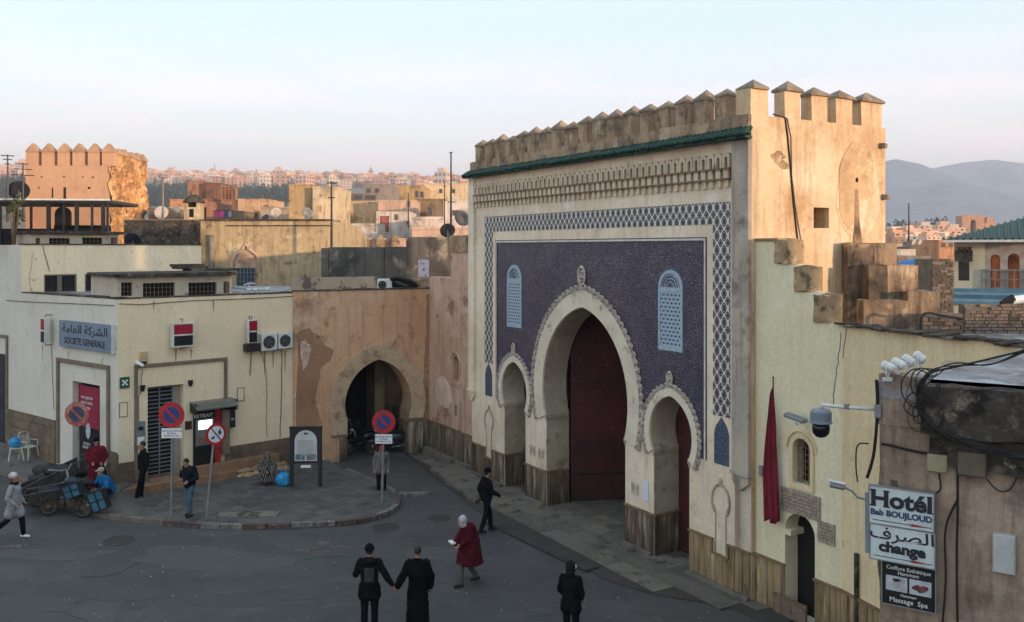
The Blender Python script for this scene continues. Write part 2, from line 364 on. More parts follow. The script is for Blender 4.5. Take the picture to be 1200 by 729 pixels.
white_paint = M('sign_white', (.72,.73,.72), (.64,.65,.64), rough=.45, bump=.02, s=3, grain=.04)
ink = M('sign_ink', (.018,.02,.03), (.02,.022,.03), rough=.6, bump=0, grain=0)
brick_mat = [M('brick_tone_%s' % n, c, tuple(x*.7 for x in c), s=6, bump=.5, grain=.2, blotch=[((.08,.065,.055), 3, .55, .68)]) for n, c in (('tan', (.24,.185,.14)), ('grey', (.20,.165,.14)), ('pink', (.26,.18,.135)), ('soot', (.11,.09,.075)))]
mortar = M('mortar', (.20,.165,.13), (.14,.115,.09), s=3, bump=.6)
cable_mat = M('cable_rubber', (.012,.012,.012), (.018,.017,.016), rough=.7, bump=0, grain=0)

def tile_border():
    t = NT('ogee_tile_border'); P = t.pos(src='object'); s = t.n('ShaderNodeSeparateXYZ', {0: P})
    x, z = s.outputs[0], s.outputs[2]
    a = t.math('COSINE', t.math('MULTIPLY', x, 2*math.pi/.235)); zz = t.math('MULTIPLY', z, 2*math.pi/.33)
    b = t.math('COSINE', t.math('ADD', zz, t.math('MULTIPLY', t.math('SINE', zz), .35)))
    v = t.math('ABSOLUTE', t.math('ADD', a, b))
    line = t.ramp(v, .30, .52, 1, 0)
    dot = t.math('MULTIPLY', t.ramp(v, 1.05, 1.2), t.ramp(v, 1.4, 1.55, 1, 0))
    m = t.math('MAXIMUM', line, t.math('MULTIPLY', dot, .45))
    n = t.noise(t.pos(src='object'), 5, 4)
    c = t.mix(m, t.mix(n, (.010,.010,.026), (.022,.018,.035)), t.mix(n, (.52,.50,.46), (.72,.68,.60)))
    t.set(t.p.inputs['Base Color'], c); t.p.inputs['Roughness'].default_value = .4
    return t.m
def tile_panel():
    t = NT('arabesque_tile_panel'); P = t.pos(src='object')
    w = t.n('ShaderNodeTexNoise', {'Vector': P, 'Scale': 5.0, 'Detail': 1.0}).outputs['Color']
    Pd = t.n('ShaderNodeVectorMath', {0: P, 1: t.n('ShaderNodeVectorMath', {0: w, 'Scale': .22}, operation='SCALE').outputs[0]}, operation='ADD').outputs[0]
    def scroll(sc, arms, k, wd, off):
        src = t.n('ShaderNodeVectorMath', {0: P, 1: t.n('ShaderNodeVectorMath', {0: w, 'Scale': .07}, operation='SCALE').outputs[0]}, operation='ADD').outputs[0]
        src = t.n('ShaderNodeVectorMath', {0: src, 1: (off, 0, off)}, operation='ADD').outputs[0]
        src = t.n('ShaderNodeVectorMath', {0: src, 1: (1, 0, 1)}, operation='MULTIPLY').outputs[0]
        vn = t.n('ShaderNodeTexVoronoi', {'Vector': src, 'Scale': sc, 'Randomness': .45})
        sc_ = t.n('ShaderNodeVectorMath', {0: src, 'Scale': 1.0}, operation='SCALE').outputs[0]
        df = t.n('ShaderNodeVectorMath', {0: sc_, 1: vn.outputs['Position']}, operation='SUBTRACT').outputs[0]
        q = t.n('ShaderNodeSeparateXYZ', {0: df}); an = t.math('ARCTAN2', q.outputs[2], q.outputs[0])
        sgn = t.math('SUBTRACT', t.math('MULTIPLY', t.math('GREATER_THAN', t.n('ShaderNodeSeparateColor', {0: vn.outputs['Color']}).outputs[0], .5), 2.0), 1.0)
        ph = t.math('ADD', t.math('MULTIPLY', an, float(arms)), t.math('MULTIPLY', t.math('MULTIPLY', vn.outputs['Distance'], k), sgn))
        return t.ramp(t.math('ABSOLUTE', t.math('SINE', t.math('MULTIPLY', ph, .5))), 0.0, wd, 1, 0)
    l1 = scroll(4.4, 2, 24.0, .44, 0.0); l2 = scroll(8.0, 3, 14.0, .36, 3.7)
    ln = t.math('MAXIMUM', t.math('MULTIPLY', l1, .75), t.math('MULTIPLY', l2, .45))
    jx_ = t.n('ShaderNodeTexVoronoi', {'Vector': P, 'Scale': 9.0}).outputs['Color']
    ln = t.math('MULTIPLY', ln, t.ramp(t.n('ShaderNodeSeparateColor', {0: jx_}).outputs[1], 0, 1, .45, 1.0))
    big = t.ramp(t.noise(P, .9, 4), .35, .65)
    base = t.mix(big, (.032,.022,.046), (.016,.014,.038))
    lc = t.mix(big, (.50,.44,.43), (.34,.31,.36))
    t.set(t.p.inputs['Base Color'], t.mix(ln, base, lc)); t.p.inputs['Roughness'].default_value = .38
    t.p.inputs['Specular IOR Level'].default_value = .4
    return t.m
def screen_mat():
    t = NT('pale_blue_screen'); P = t.pos(src='object'); s = t.n('ShaderNodeSeparateXYZ', {0: P}); x, z = s.outputs[0], s.outputs[2]
    zi = t.math('FLOOR', t.math('MULTIPLY', z, 1/.10)); 
    fx = t.math('FRACT', t.math('ADD', t.math('MULTIPLY', x, 1/.15), t.math('MULTIPLY', zi, .5)))
    fz = t.math('FRACT', t.math('MULTIPLY', z, 1/.10))
    d = t.math('ADD', t.math('ABSOLUTE', t.math('SUBTRACT', fx, .5)), t.math('MULTIPLY', t.math('ABSOLUTE', t.math('SUBTRACT', fz, .5)), 1.3))
    m = t.ramp(d, .36, .46, 1, 0)
    t.set(t.p.inputs['Base Color'], t.mix(m, (.31,.39,.47), (.035,.055,.10))); t.p.inputs['Roughness'].default_value = .5
    return t.m
border_mat, panel_mat, screen_m = tile_border(), tile_panel(), screen_mat()
screen_frame = M('screen_frame_blue', (.36,.43,.51), (.28,.35,.44), s=8, rough=.5, bump=.1)
deep_blue = M('deep_blue_tile', (.03,.045,.08), (.045,.065,.11), s=9, rough=.4, blotch=[((.13,.16,.20), 26, .52, .60)], bump=.05)
# ================================================================== THE GATE
RX0, RY0 = 280/F*19.8, 19.8
GF = Fr(RX0, RY0, 612/F, -1)                 # facade frame, origin at its right-hand ground corner; u runs to the right
SF = Fr(RX0, RY0, GF.dx*0 - GF.dy, GF.dx)    # side wall frame, u runs away from the street
gate = thing('city_gate', 'tall monumental gate with blue tiled front, three horseshoe arches and a crenellated top', 'gate', GF)
def horseshoe(c, a, b, zs, za, n=20, off=0.0):
    """pointed horseshoe from left springing over the apex to the right springing"""
    e = b - a; lo, hi = b*.6, b*8
    for _ in range(60):
        r = (lo+hi)/2; g = math.sqrt(max(2*r*e-e*e, 0)) + math.sqrt(max(2*r*b-b*b, 0)) - (za-zs)
        if g < 0: lo = r
        else: hi = r
    zc = zs + math.sqrt(max(2*r*e-e*e, 0)); cx = r - b; ro = r + off
    a0 = math.atan2(zs-zc, -a-cx); a0 = a0 if a0 > 0 else a0+2*math.pi
    a1 = math.pi - math.acos(min(1, max(-1, cx/ro)))
    L = []
    for i in range(n+1):
        t = a0 + (a1-a0)*i/n; L.append((cx + ro*math.cos(t), zc + ro*math.sin(t)))
    L[-1] = (0.0, L[-1][1])
    return [(c+x, z) for x, z in L] + [(c-x, z) for x, z in reversed(L[:-1])]
ARCH = [(-10.3, .67, .80, 2.74, 4.17), (-6.47, 1.95, 2.10, 2.77, 6.14), (-2.68, .67, .80, 2.72, 4.17)]
RING = [.20, .48, .20]
UL, UR = -13.25, 0.0
prof = [(UL, 0)]
for c, a, b, zs, za in ARCH: prof += [(c-a, 0)] + horseshoe(c, a, b, zs, za) + [(c+a, 0)]
prof += [(UR, 0), (UR, 10.75), (UL, 10.75)]
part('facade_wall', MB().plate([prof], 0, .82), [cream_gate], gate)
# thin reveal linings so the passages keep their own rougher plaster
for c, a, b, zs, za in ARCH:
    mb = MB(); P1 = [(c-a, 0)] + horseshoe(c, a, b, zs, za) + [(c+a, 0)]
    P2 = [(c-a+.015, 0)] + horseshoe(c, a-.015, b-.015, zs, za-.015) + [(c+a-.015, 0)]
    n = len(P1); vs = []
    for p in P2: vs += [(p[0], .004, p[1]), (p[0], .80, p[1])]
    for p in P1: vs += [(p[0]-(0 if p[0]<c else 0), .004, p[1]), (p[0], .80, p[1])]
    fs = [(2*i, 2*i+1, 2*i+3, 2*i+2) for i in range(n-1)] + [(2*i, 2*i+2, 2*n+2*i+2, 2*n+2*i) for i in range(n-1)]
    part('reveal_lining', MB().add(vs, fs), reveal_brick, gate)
    for sgn in (-1, 1):      # imposts
        x = c + sgn*a
        m_ = MB().box(x - sgn*.05, x + sgn*.03, -.03, .79, zs-.10, zs+.03).box(x - sgn*.03, x + sgn*.02, -.02, .78, zs-.17, zs-.101)
        part('impost', m_, reveal_brick, gate, bev=.012)
# body behind the front wall
body = MB().box(UL, UL+.7, .825, 4.5, 0, 10.75).box(UL+.7, -.7, 3.8, 4.5, 0, 10.75).box(UL+.7, -.7, .83, 3.8, 8.0, 10.3)
part('rear_wall', body, gate_side, gate)
sq = [SF.q(953, 243), SF.q(971, 244), SF.q(971, 267.5), SF.q(953, 266.5)]
side = MB().plate([[(0.0, 0), (4.5, 0), (4.5, 10.75), (0.0, 10.75)], [(sq[0][0], sq[2][1]), (sq[1][0], sq[2][1]), (sq[1][0], sq[0][1]), (sq[0][0], sq[0][1])]], -.012, .5)
part('side_wall', side, gate_side, gate, m=SF.m)
part('niche_back', MB().box(sq[0][0]-.1, sq[1][0]+.1, .40, .48, sq[2][1]-.1, sq[0][1]+.1), dark_rubble, gate, m=SF.m)
# merlons
mer = rough_block(-.18, .18, -.21, .21, 0, .60, .018, 4, 6, 4, 3).mesh('merlon', gate_weather)
capm = MB().add([(-.20,-.235,0),(.20,-.235,0),(.20,.235,0),(-.20,.235,0),(-.195,-.225,.06),(.195,-.225,.06),(.195,.225,.06),(-.195,.225,.06),(.01,.01,.27)],
    [(0,3,2,1),(0,1,5,4),(1,2,6,5),(2,3,7,6),(3,0,4,7),(4,5,8),(5,6,8),(6,7,8),(7,4,8)]).mesh('merlon_cap', cap_mat)
def merlon(F0, u, y, z, sx=1.0, sz=1.0, mm=None):
    l = T(u, y, z) @ RZ(random.uniform(-.03, .03)) @ S(sx*random.uniform(.96, 1.04), 1, sz*random.uniform(.97, 1.03))
    o = obj('merlon', mm or mer, gate, F0.m, l); obj('merlon_cap', capm, o, None, T(random.uniform(-.01,.01), 0, .595) @ RZ(random.uniform(-.06,.06)) @ RY(random.uniform(-.04,.04)) @ S(1, 1, random.uniform(.8, 1.1)))
    return o
merl_side = rough_block(-.175, .175, -.16, .16, 0, .60, .012, 4, 6, 4, 5).mesh('merlon', gate_side)
mer2 = rough_block(-.155, .155, -.26, .26, 0, .60, .012, 4, 6, 4, 9).mesh('merlon', gate_side)
for i in range(18): merlon(GF, -.99 - i*.70 + random.uniform(-.02, .02), .24, 10.72, 1.0, random.uniform(.94, 1.05))
merlon(GF, -.24, .27, 10.72, 1.5, 1.05, mer2)
for a, b in ((921.7, 939), (953, 971), (981.5, 1000), (1011, 1035)):
    ua, ub = SF.u(a), SF.u(b); merlon(SF, (ua+ub)/2, .2, 10.76, (ub-ua)/.35, 1.0, merl_side)
# rough parapet band over the green roof, and the roof itself
part('parapet_band', rough_block(UL-.02, UR-.02, -.06, .10, 10.36, 10.77, .022, 160, 6, 3, 6), gate_weather, gate)
rf = MB()
n = 92; w = (UR-UL+.3)/n
for i in range(n):
    u = UL-.18 + i*w
    j = random.uniform(-.012, .012)
    rf.tube([(u+w/2, -.05, 10.46+j), (u+w/2, -.20, 10.37+j), (u+w/2, -.32+j*1.5, 10.28+j*.7)], [.055, .060, .064], 7)
part('roof_tile_rows', rf, green_tile, gate, smooth=True, kind='stuff', label='row of small green glazed roof tiles')
part('roof_bed', MB().plate([[(UL-.15, 10.22), (UR+.1, 10.22), (UR+.1, 10.27), (UL-.15, 10.27)]], -.29, -.06)
     .add([(UL-.15,-.31,10.225),(UR+.12,-.31,10.225),(UR+.12,-.05,10.46),(UL-.15,-.05,10.46)], [(0,1,2,3)]), green_tile, gate)
# frieze of little niches on two rows of corbels
z0f, z1f = 9.62, 10.02
N = 50; p = (12.95-.57)/N; zt = 9.98
arcL = [(-p*.46, z0f)] + [(-p*.46*math.cos(a), zt-.11+.11*math.sin(a)) for a in [i*math.pi/8 for i in range(9)]] + [(p*.46, z0f)]
hole = [(-p*.2, z0f+.015), (p*.2, z0f+.015)] + [(p*.2*math.cos(a), zt-.15+p*.2*math.sin(a)) for a in [i*math.pi/6 for i in range(7)]]
nm = MB().plate([arcL, hole], -.09, -.002).mesh('niche_arch', frieze_cream)
cb1 = MB().box(-p*.30, p*.30, -.10, -.002, 9.39, 9.58).box(-p*.33, p*.33, -.115, -.002, 9.58, 9.605)
cb1 = cb1.mesh('corbel', frieze_cream)
cb2 = MB().plate([[(-p*.22, 9.19), (p*.22, 9.19), (p*.22, 9.36), (-p*.22, 9.36)]], -.07, -.002).mesh('corbel', frieze_cream)
for i in range(N):
    u = -.57 - p*(i+.5)
    obj('niche_arch', nm, gate, None, T(u, 0, 0)); obj('corbel', cb1, gate, None, T(u, 0, 0)); obj('corbel', cb2, gate, None, T(u, 0, 0))
part('frieze_moulding', MB().box(-12.95, -.57, -.13, -.003, 9.585, 9.63), brown_mold, gate)
part('frieze_moulding', MB().box(-12.95, -.57, -.105, -.003, 9.355, 9.395), brown_mold, gate)
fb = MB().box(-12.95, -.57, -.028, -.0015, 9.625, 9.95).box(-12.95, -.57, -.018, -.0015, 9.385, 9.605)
part('frieze_back', fb, frieze_shade, gate)
# pilasters at both ends
for (a, b, zb, mt) in ((-.50, 0.0, 2.85, pilaster_mat), (-13.35, -12.98, 2.95, cream_gate)):
    m_ = MB().box(a, b+.012, -.10, -.002, zb, 10.2).box(a-.03, b+.03, -.14, -.003, zb-.10, zb-.001)
    m_.plate([[(a, zb-.101), (a, zb-.25), ((a+b)/2, zb-.45), (b, zb-.25), (b, zb-.101)]], -.09, -.002)
    part('pilaster', m_, mt, gate, bev=.01)
# tile border and blue panel
part('tile_border', MB().plate([[(-12.30, 3.95), (-11.75, 3.95), (-11.75, 8.36), (-1.19, 8.36), (-1.19, 3.95), (-.634, 3.95), (-.634, 8.86), (-12.30, 8.86)]], -.012, -.001), border_mat, gate)
for uc, s_ in ((-.912, 1), (-12.025, 1)):
    w2 = .235
    nl = [(uc-w2, 2.84), (uc+w2, 2.84), (uc+w2, 3.55), (uc+w2*.75, 3.72), (uc, 3.93), (uc-w2*.75, 3.72), (uc-w2, 3.55)]
    part('blue_niche_tile', MB().plate([nl], -.015, -.001), deep_blue, gate)
pp = [(-11.42, 2.85)]
for (c, a, b, zs, za), rg in zip(ARCH, RING):
    o = [q for q in horseshoe(c, a, b, zs, za, 24, rg+.1) if q[1] > 2.86]
    pp += [(o[0][0], 2.85)] + o + [(o[-1][0], 2.85)]
pp += [(-1.52, 2.85), (-1.52, 7.95), (-11.42, 7.95)]
part('blue_tile_panel', MB().plate([pp], -.014, -.001), panel_mat, gate)
fr = MB()
for d, w_, y in ((0.0, .035, -.03), (.09, .022, -.022)):
    L, R_, T_ = -11.42-d, -1.52+d, 7.95+d
    fr.box(L-w_, L, y, -.002, 2.85, T_+w_).box(R_, R_+w_, y, -.002, 2.85, T_+w_).box(L, R_, y, -.002, T_, T_+w_)
part('panel_frame', fr, M('dark_line_tile', (.045,.035,.05), (.07,.06,.07), s=4, rough=.5), gate)
fr = MB(); L, R_, T_ = -11.457, -1.483, 7.987
fr.box(L-.048, L, -.026, -.002, 2.85, T_+.048).box(R_, R_+.048, -.026, -.002, 2.85, T_+.048).box(L, R_, -.026, -.002, T_, T_+.048)
part('panel_frame', fr, M('white_line_stucco', (.66,.62,.56), s=4), gate)
# voussoir rings: thin radial bricks
def ring(F0, parent, arch, w, y0, y1, mat, n, gap=.25, sub='voussoir_brick', bulk=True, jit=.006):
    c, a, b, zs, za = arch
    I = horseshoe(c, a, b, zs, za, n); O = horseshoe(c, a, b, zs, za, n, w)
    N_ = min(len(I), len(O)); big = MB()
    for i in range(N_-1):
        p0, p1, q0, q1 = I[i], I[i+1], O[i], O[i+1]
        g = gap/2; lp = lambda s_, e_, t_: (s_[0]+(e_[0]-s_[0])*t_, s_[1]+(e_[1]-s_[1])*t_)
        jt = random.uniform(-jit, jit)
        quad = [lp(p0, p1, g), lp(q0, q1, g), lp(q0, q1, 1-g), lp(p0, p1, 1-g)]
        quad = [quad[0], quad[3], quad[2], quad[1]]
        m_ = MB().plate([quad], y0+jt, y1)
        if bulk: big.merge(m_)
        else: part(sub, m_, mat, parent, m=F0.m)
    if bulk: part(sub+'s', big, mat, parent, m=F0.m, kind='stuff')
def knob_mesh(r, mat):
    m_ = MB().torus((0,0,0), r*.86, r*.10, 12, 5, -.1, math.pi+.1).torus((0,0,0), r*.48, r*.09, 10, 5, 0, math.pi)
    m_.ell((0,-.005,-.03), r*.26, .02, r*.22, 8, 5)
    m_.plate([[(r*.9*math.cos(x), r*.9*math.sin(x)) for x in [math.pi*2*i/14 for i in range(14)]]], .022, .036)
    return m_.mesh('scallop', mat, True)
scal_m = M('scallop_stucco', (.56,.50,.43), (.40,.35,.30), s=7, blotch=[((.15,.12,.11), 14, .58, .66)], bump=.3)
for (c, a, b, zs, za), rg, sr in zip(ARCH, RING, (.092, .125, .092)):
    ring(GF, gate, (c, a, b, zs, za), rg, -.050, -.001, voussoir, 80 if a > 1 else 36, gap=.07, jit=.0025)
    O = horseshoe(c, a, b, zs, za, 200, rg+sr*.55)
    km = knob_mesh(sr, scal_m); d = 0; last = O[0]; acc = sr
    for i in range(1, len(O)):
        sgm = math.hypot(O[i][0]-O[i-1][0], O[i][1]-O[i-1][1]); acc += sgm
        if acc >= sr*1.72:
            acc = 0; tx, tz = O[i][0]-O[i-1][0], O[i][1]-O[i-1][1]
            ang = math.atan2(tz, tx)
            obj('scallop', km, gate, None, T(O[i][0], -.06, O[i][1]) @ RY(-ang))
    zt = za + rg + sr*1.2 + (.25 if a > 1 else .12)
    s_ = 1.0 if a > 1 else .62
    fm = MB().torus((0,0,0), .17*s_, .03*s_, 18, 6, m=S(1,1,1.5)).torus((0,0,0), .10*s_, .02*s_, 14, 6, m=S(1,1,1.5)).ell((0,0,0), .05*s_, .03, .09*s_)
    part('finial', fm, scal_m, gate, local=T(c, -.06, zt), smooth=True)
# carved window screens in the blue panel
for uc in (-2.67, -10.27):
    w2, zb, zt = .45, 5.28, 7.27; r = w2
    outl = [(uc-w2, zb), (uc+w2, zb)] + [(uc+r*math.cos(x), zt-r+r*math.sin(x)) for x in [i*math.pi/14 for i in range(15)]]
    o2 = [(uc+(px_-uc)*1.13, zb-.06 if z_ == zb else z_+(.06 if z_ > zt-r else 0)) for px_, z_ in outl]
    part('window_surround', MB().plate([o2], -.022, -.0145), deep_blue, gate)
    i2 = [(uc-w2+.07, zb+.1), (uc+w2-.07, zb+.1), (uc+w2-.07, zt-.55), (uc-w2+.07, zt-.55)]
    lun = [(uc-w2+.09, zt-.43), (uc+w2-.09, zt-.43)] + [(uc+(r-.09)*math.cos(x), zt-r+(r-.09)*math.sin(x)) for x in [i*math.pi/12 for i in range(13)]]
    wf = part('window_screen', MB().plate([outl, i2, lun], -.05, -.0225), screen_frame, gate)
    part('lattice', MB().plate([[(i2[0][0]-.01, i2[0][1]-.01), (i2[1][0]+.01, i2[1][1]-.01), (i2[2][0]+.01, i2[2][1]+.01), (i2[3][0]-.01, i2[3][1]+.01)]], -.034, -.0226), screen_m, wf)
    lm = MB(); part('lunette', lm.plate([lun], -.034, -.0226), deep_blue, wf)
    rr = MB()
    for q in (.13, .22, .30): rr.torus((uc, -.036, zt-.43), q, .014, 16, 5, 0, math.pi)
    part('lunette_ring', rr, screen_frame, wf)
# blind keyhole niches low on the outer piers, with dado lip
for uc in (-.935, -12.0):
    inner = [(uc-.155, .82), (uc+.155, .82), (uc+.155, 1.72)] + [(uc+.215*math.cos(x), 2.0+.30*math.sin(x)) for x in [-.5+i*(math.pi+1)/14 for i in range(15)]] + [(uc-.155, 1.72)]
    part('blind_niche', MB().plate([inner], -.006, -.0012), cream_gate, gate)
    nf = MB(); pts = [(uc+.29*math.cos(x), -.02, 2.0+.38*math.sin(x)) for x in [-.75+i*(math.pi+1.5)/22 for i in range(23)]]
    for q in pts[::1]: nf.ell(q, .032, .03, .035, 7, 5)
    nf.ell((uc, -.02, 2.47), .06, .03, .07, 8, 6); nf.tube(pts, .018, 6)
    part('niche_moulding', nf, pilaster_mat, gate)
    edge = MB()
    for sgn in (-1, 1): edge.tube([(uc+sgn*.165, -.012, .82), (uc+sgn*.165, -.012, 1.72), (uc+sgn*.225, -.012, 1.88)], .016, 6)
    part('niche_moulding', edge, pilaster_mat, gate)
# dado: individual boards with a brown cap moulding
plk = MB().box(-.5, .5, -1, 0, 0, 1).mesh('dado_board', wood_dado)
plk2 = MB().box(-.5, .5, -1, 0, 0, 1).mesh('dado_board', wood_dado2)
def dado(F0, parent, u0, u1, z0, z1, y=0.0, me=None, wmin=.12, wmax=.24, cap=True, zf=None):
    u = u0; me = me or plk
    while u < u1-.02:
        w_ = min(random.uniform(wmin, wmax), u1-u)
        if u1-u-w_ < .06: w_ = u1-u
        zt_ = z1 if zf is None else zf(u+w_/2)
        if zt_ > z0+.05:
            obj('dado_board', me, parent, F0.m, T(u+w_/2, y, z0) @ S(w_-random.uniform(.008, .02), random.uniform(.018, .040), zt_-z0-random.uniform(0, .02)))
        u += w_
    if cap and zf is None: part('dado_rail', MB().box(u0-.015, u1+.015, y-.06, y-.001, z1, z1+.045), brown_mold, parent, m=F0.m)
edges = [UL] + [e_ for c, a, *_ in ARCH for e_ in (c-a, c+a)] + [UR]
for i in range(0, len(edges), 2):
    a, b = edges[i], edges[i+1]
    if i in (0, 6):
        uc = -12.0 if i == 0 else -.935
        dado(GF, gate, a, b, 0, 1.05, cap=False, zf=lambda u, uc=uc: .74 if abs(u-uc) < .24 else 1.05, me=plk if i == 0 else plk2)
        rl = MB().box(a-.01, uc-.24, -.06, -.001, 1.05, 1.095).box(uc+.24, b+.01, -.06, -.001, 1.05, 1.095).box(uc-.28, uc+.28, -.06, -.001, .74, .785)
        rl.box(uc-.28, uc-.24, -.06, -.001, .785, 1.05).box(uc+.24, uc+.28, -.06, -.001, .785, 1.05)
        part('dado_rail', rl, brown_mold, gate)
    else: dado(GF, gate, a, b, 0, 1.05)
for c, a, *_ in ARCH:        # jamb faces of the openings seen from the street
    J = GF.sub(c-a+.015, 0, 0, math.pi/2)   # runs inward along the left jamb, facing the opening
    dado(J, gate, 0.0, .80, 0, 1.05, y=0.0)
for a_, b_ in ((UL-.05, -10.97), (-9.63, -8.42), (-4.52, -3.35), (-2.01, 0.02)): part('base_stone', MB().box(a_, b_, -.16, -.045, 0, .12), pave_gate, gate, bev=.02)
# maroon leaves inside
A = GF.w(-8.43, .90); B = A + (gp(760, 601.5)-gp(664, 605.2))*1.0
DF = Fr(A.x, A.y, B.x-A.x, B.y-A.y); L_ = (B-A).length
lf = part('gate_leaf', MB().box(0, L_, 0, .12, .03, 6.6), maroon_door, gate, m=DF.m, label='large maroon painted leaf inside the middle arch')
part('leaf_rail', MB().box(.02, L_, -.02, -.001, .84, .90), black_matte, lf)
lb = MB()
for r_ in range(9):
    for q_ in range(9): lb.ell((.25+q_*.26, -.005, 1.3+r_*.55), .018, .012, .018, 6, 4)
part('leaf_studs', lb, maroon_door, lf, kind='stuff')
part('gate_leaf', MB().box(-3.7, -1.75, .83, .93, .02, 4.6), maroon_door, gate, label='dark red leaf inside the right-hand arch')
part('gate_leaf', MB().box(-11.2, -9.4, .83, .93, .02, 4.6), M('black_brown_door', (.03,.018,.014), rough=.7), gate, label='blackish leaf inside the left-hand arch')  # no leaf here: dark sheet coloured as the shade of the passage
# small notices and carved squares on the piers
nt = MB().box(-3.78, -3.56, -.02, -.001, 1.35, 1.85)
part('notice', nt, M('pale_blue_notice', (.50,.56,.64), (.66,.70,.74), s=14), gate)
for u in (-9.2, -8.7, -4.1):
    ft = MB(); 
    for k in range(5): ft.torus((u, -.004, 1.55), .05+.04*k, .008, 4, 4, m=RY(.785))
    part('carved_square', ft, pilaster_mat, gate)
# stubs, patched plaster and cable on the side wall
st = MB()
for px_, py_ in ((1031, 171), (1034, 231)):
    u, z = SF.q(px_, py_); part('beam_stub', MB().obox((u+.02, -.06, z), .1, .05, .2, .14, .20, .12), cap_mat, gate, m=SF.m, bev=.02)

us, zs_ = SF.q(1003, 222)
def wob(c, rx, rz, n=40, k=.08, seed=1):
    rr = random.Random(seed); ph = [rr.uniform(0, 6.28) for _ in range(5)]
    return [(c[0]+rx*math.cos(a)*(1+k*sum(math.sin((j+2)*a+ph[j])/(j+1) for j in range(5))), c[1]+rz*math.sin(a)*(1+k*sum(math.sin((j+2)*a+ph[j])/(j+1) for j in range(5)))) for a in [2*math.pi*i/n for i in range(n)]]
part('plaster_patch', MB().plate([wob((us+.10, zs_-.15), .70, 1.10, n=90, k=.12, seed=21)], -.020, -.013), M('pale_patch_plaster', (.63,.48,.325), (.52,.375,.23), s=1, blotch=[((.40,.27,.16), 1.6, .54, .7)], bump=.5, bs=9), gate, m=SF.m)
part('plaster_patch', MB().plate([wob((us-.04, zs_+.10), .62, 1.05, n=90, k=.11, seed=23)], -.027, -.0205), M('ochre_patch_plaster', (.50,.345,.20), (.41,.275,.155), s=1, blotch=[((.32,.21,.12), 1.4, .56, .74), ((.64,.50,.36), 1.1, .56, .7)], bump=.6, bs=9), gate, m=SF.m)
sp_ = [(1001, 222), (1004, 222), (1006, 260), (1011, 300), (1016, 345), (1022, 392), (992, 392), (995, 340), (998, 300), (1000, 262)]
part('water_stain', MB().plate([[SF.q(*p_) for p_ in sp_[::-1]]], -.034, -.0285), M('damp_stain', (.17,.11,.07), (.30,.20,.12), s=2.2, blotch=[((.08,.055,.04), 1.5, .5, .7)], bump=.5, bs=9), gate, m=SF.m)
part('spout_hole', MB().ell((SF.q(1003, 211)[0], -.03, SF.q(1003, 211)[1]), .05, .02, .06), void_mat, gate, m=SF.m)
up, zp = SF.q(913, 187)
part('plaster_patch', MB().plate([wob((up, zp), .26, .15, k=.40, seed=5)], -.020, -.013), rubble, gate, m=SF.m)
ct = [SF.q(a, b) for a, b in ((905, 134), (919, 138), (922, 160), (926, 205), (929, 240), (934, 284))]
cb = MB().tube([(u, -.03, z) for u, z in ct], .018, 6).tube([(u+.06+.05*math.sin(i*2), -.028, z) for i, (u, z) in enumerate(ct[1:])], .009, 5)
part('hanging_cable', cb, cable_mat, gate, m=SF.m)
# ================================================================== RIGHT OF THE GATE
def rq(F0, x0, y0, x1, y1, v=0.0):      # pixel rectangle -> u0,u1,z0,z1 on a wall
    a, b, c, d = F0.q(x0, y0, v), F0.q(x0, y1, v), F0.q(x1, y0, v), F0.q(x1, y1, v)
    return (a[0], c[0], (b[1]+d[1])/2, (a[1]+c[1])/2)
def rbox(mb, F0, x0, y0, x1, y1, v0, v1):
    u0, u1, z0, z1 = rq(F0, x0, y0, x1, y1, v0); return mb.box(u0, u1, v0, v1, z0, z1)
def arcpts(c, r, z, a0=0, a1=math.pi, n=14, rz=None):
    return [(c+r*math.cos(a0+(a1-a0)*i/n), z+(rz or r)*math.sin(a0+(a1-a0)*i/n)) for i in range(n+1)]
o_ = GF.w(0.02, .12); YF = Fr(o_.x, o_.y, GF.dx, GF.dy)
yb = thing('yellow_house', 'pale yellow house with stepped wall top and low black doorway beside the gate', 'house', YF)
uE = YF.u(986)
steps = [YF.q(*p) for p in ((886, 283), (912, 283), (912, 310), (934, 310), (934, 343), (958, 343), (958, 379), (986, 380))]
top = []
for i in range(len(steps)): top.append(steps[i])
top = [(0.0, top[0][1]), (top[1][0], top[0][1]), (top[1][0], top[3][1]), (top[3][0], top[3][1]), (top[3][0], top[5][1]), (top[5][0], top[5][1]), (top[5][0], top[7][1]), (uE, top[7][1])]
du0, du1, dz0, dz1 = rq(YF, 920, 640, 955, 714)
dzt = YF.z(938, 603)
door = [(du0, .02), (du1, .02), (du1, dzt-.40)] + arcpts((du0+du1)/2, (du1-du0)/2, dzt-.40, n=12) + [(du0, dzt-.40)]
wu0, wu1, wz0, wz1 = rq(YF, 930, 514, 950, 568); wc = (wu0+wu1)/2; wr = (wu1-wu0)/2
win = [(wu0, wz0), (wu1, wz0)] + arcpts(wc, wr, wz1-wr, n=12)
part('front_wall', MB().plate([[(0, 0), (uE, 0)] + top[::-1], door, win], 0, .38), yellow_wall, yb)
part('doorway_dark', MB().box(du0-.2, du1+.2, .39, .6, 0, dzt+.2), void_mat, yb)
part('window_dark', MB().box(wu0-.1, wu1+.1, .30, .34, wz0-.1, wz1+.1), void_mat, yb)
gr = MB()
for i in range(5): gr.tube([(wu0+(wu1-wu0)*(i+.5)/5, .10, wz0), (wu0+(wu1-wu0)*(i+.5)/5, .10, wz1-.02)], .010, 5)
for i in range(7): gr.tube([(wu0, .10, wz0+(wz1-wz0)*(i+.5)/7), (wu1, .10, wz0+(wz1-wz0)*(i+.5)/7)], .008, 5)
part('window_grille', gr, brown_mold, yb)
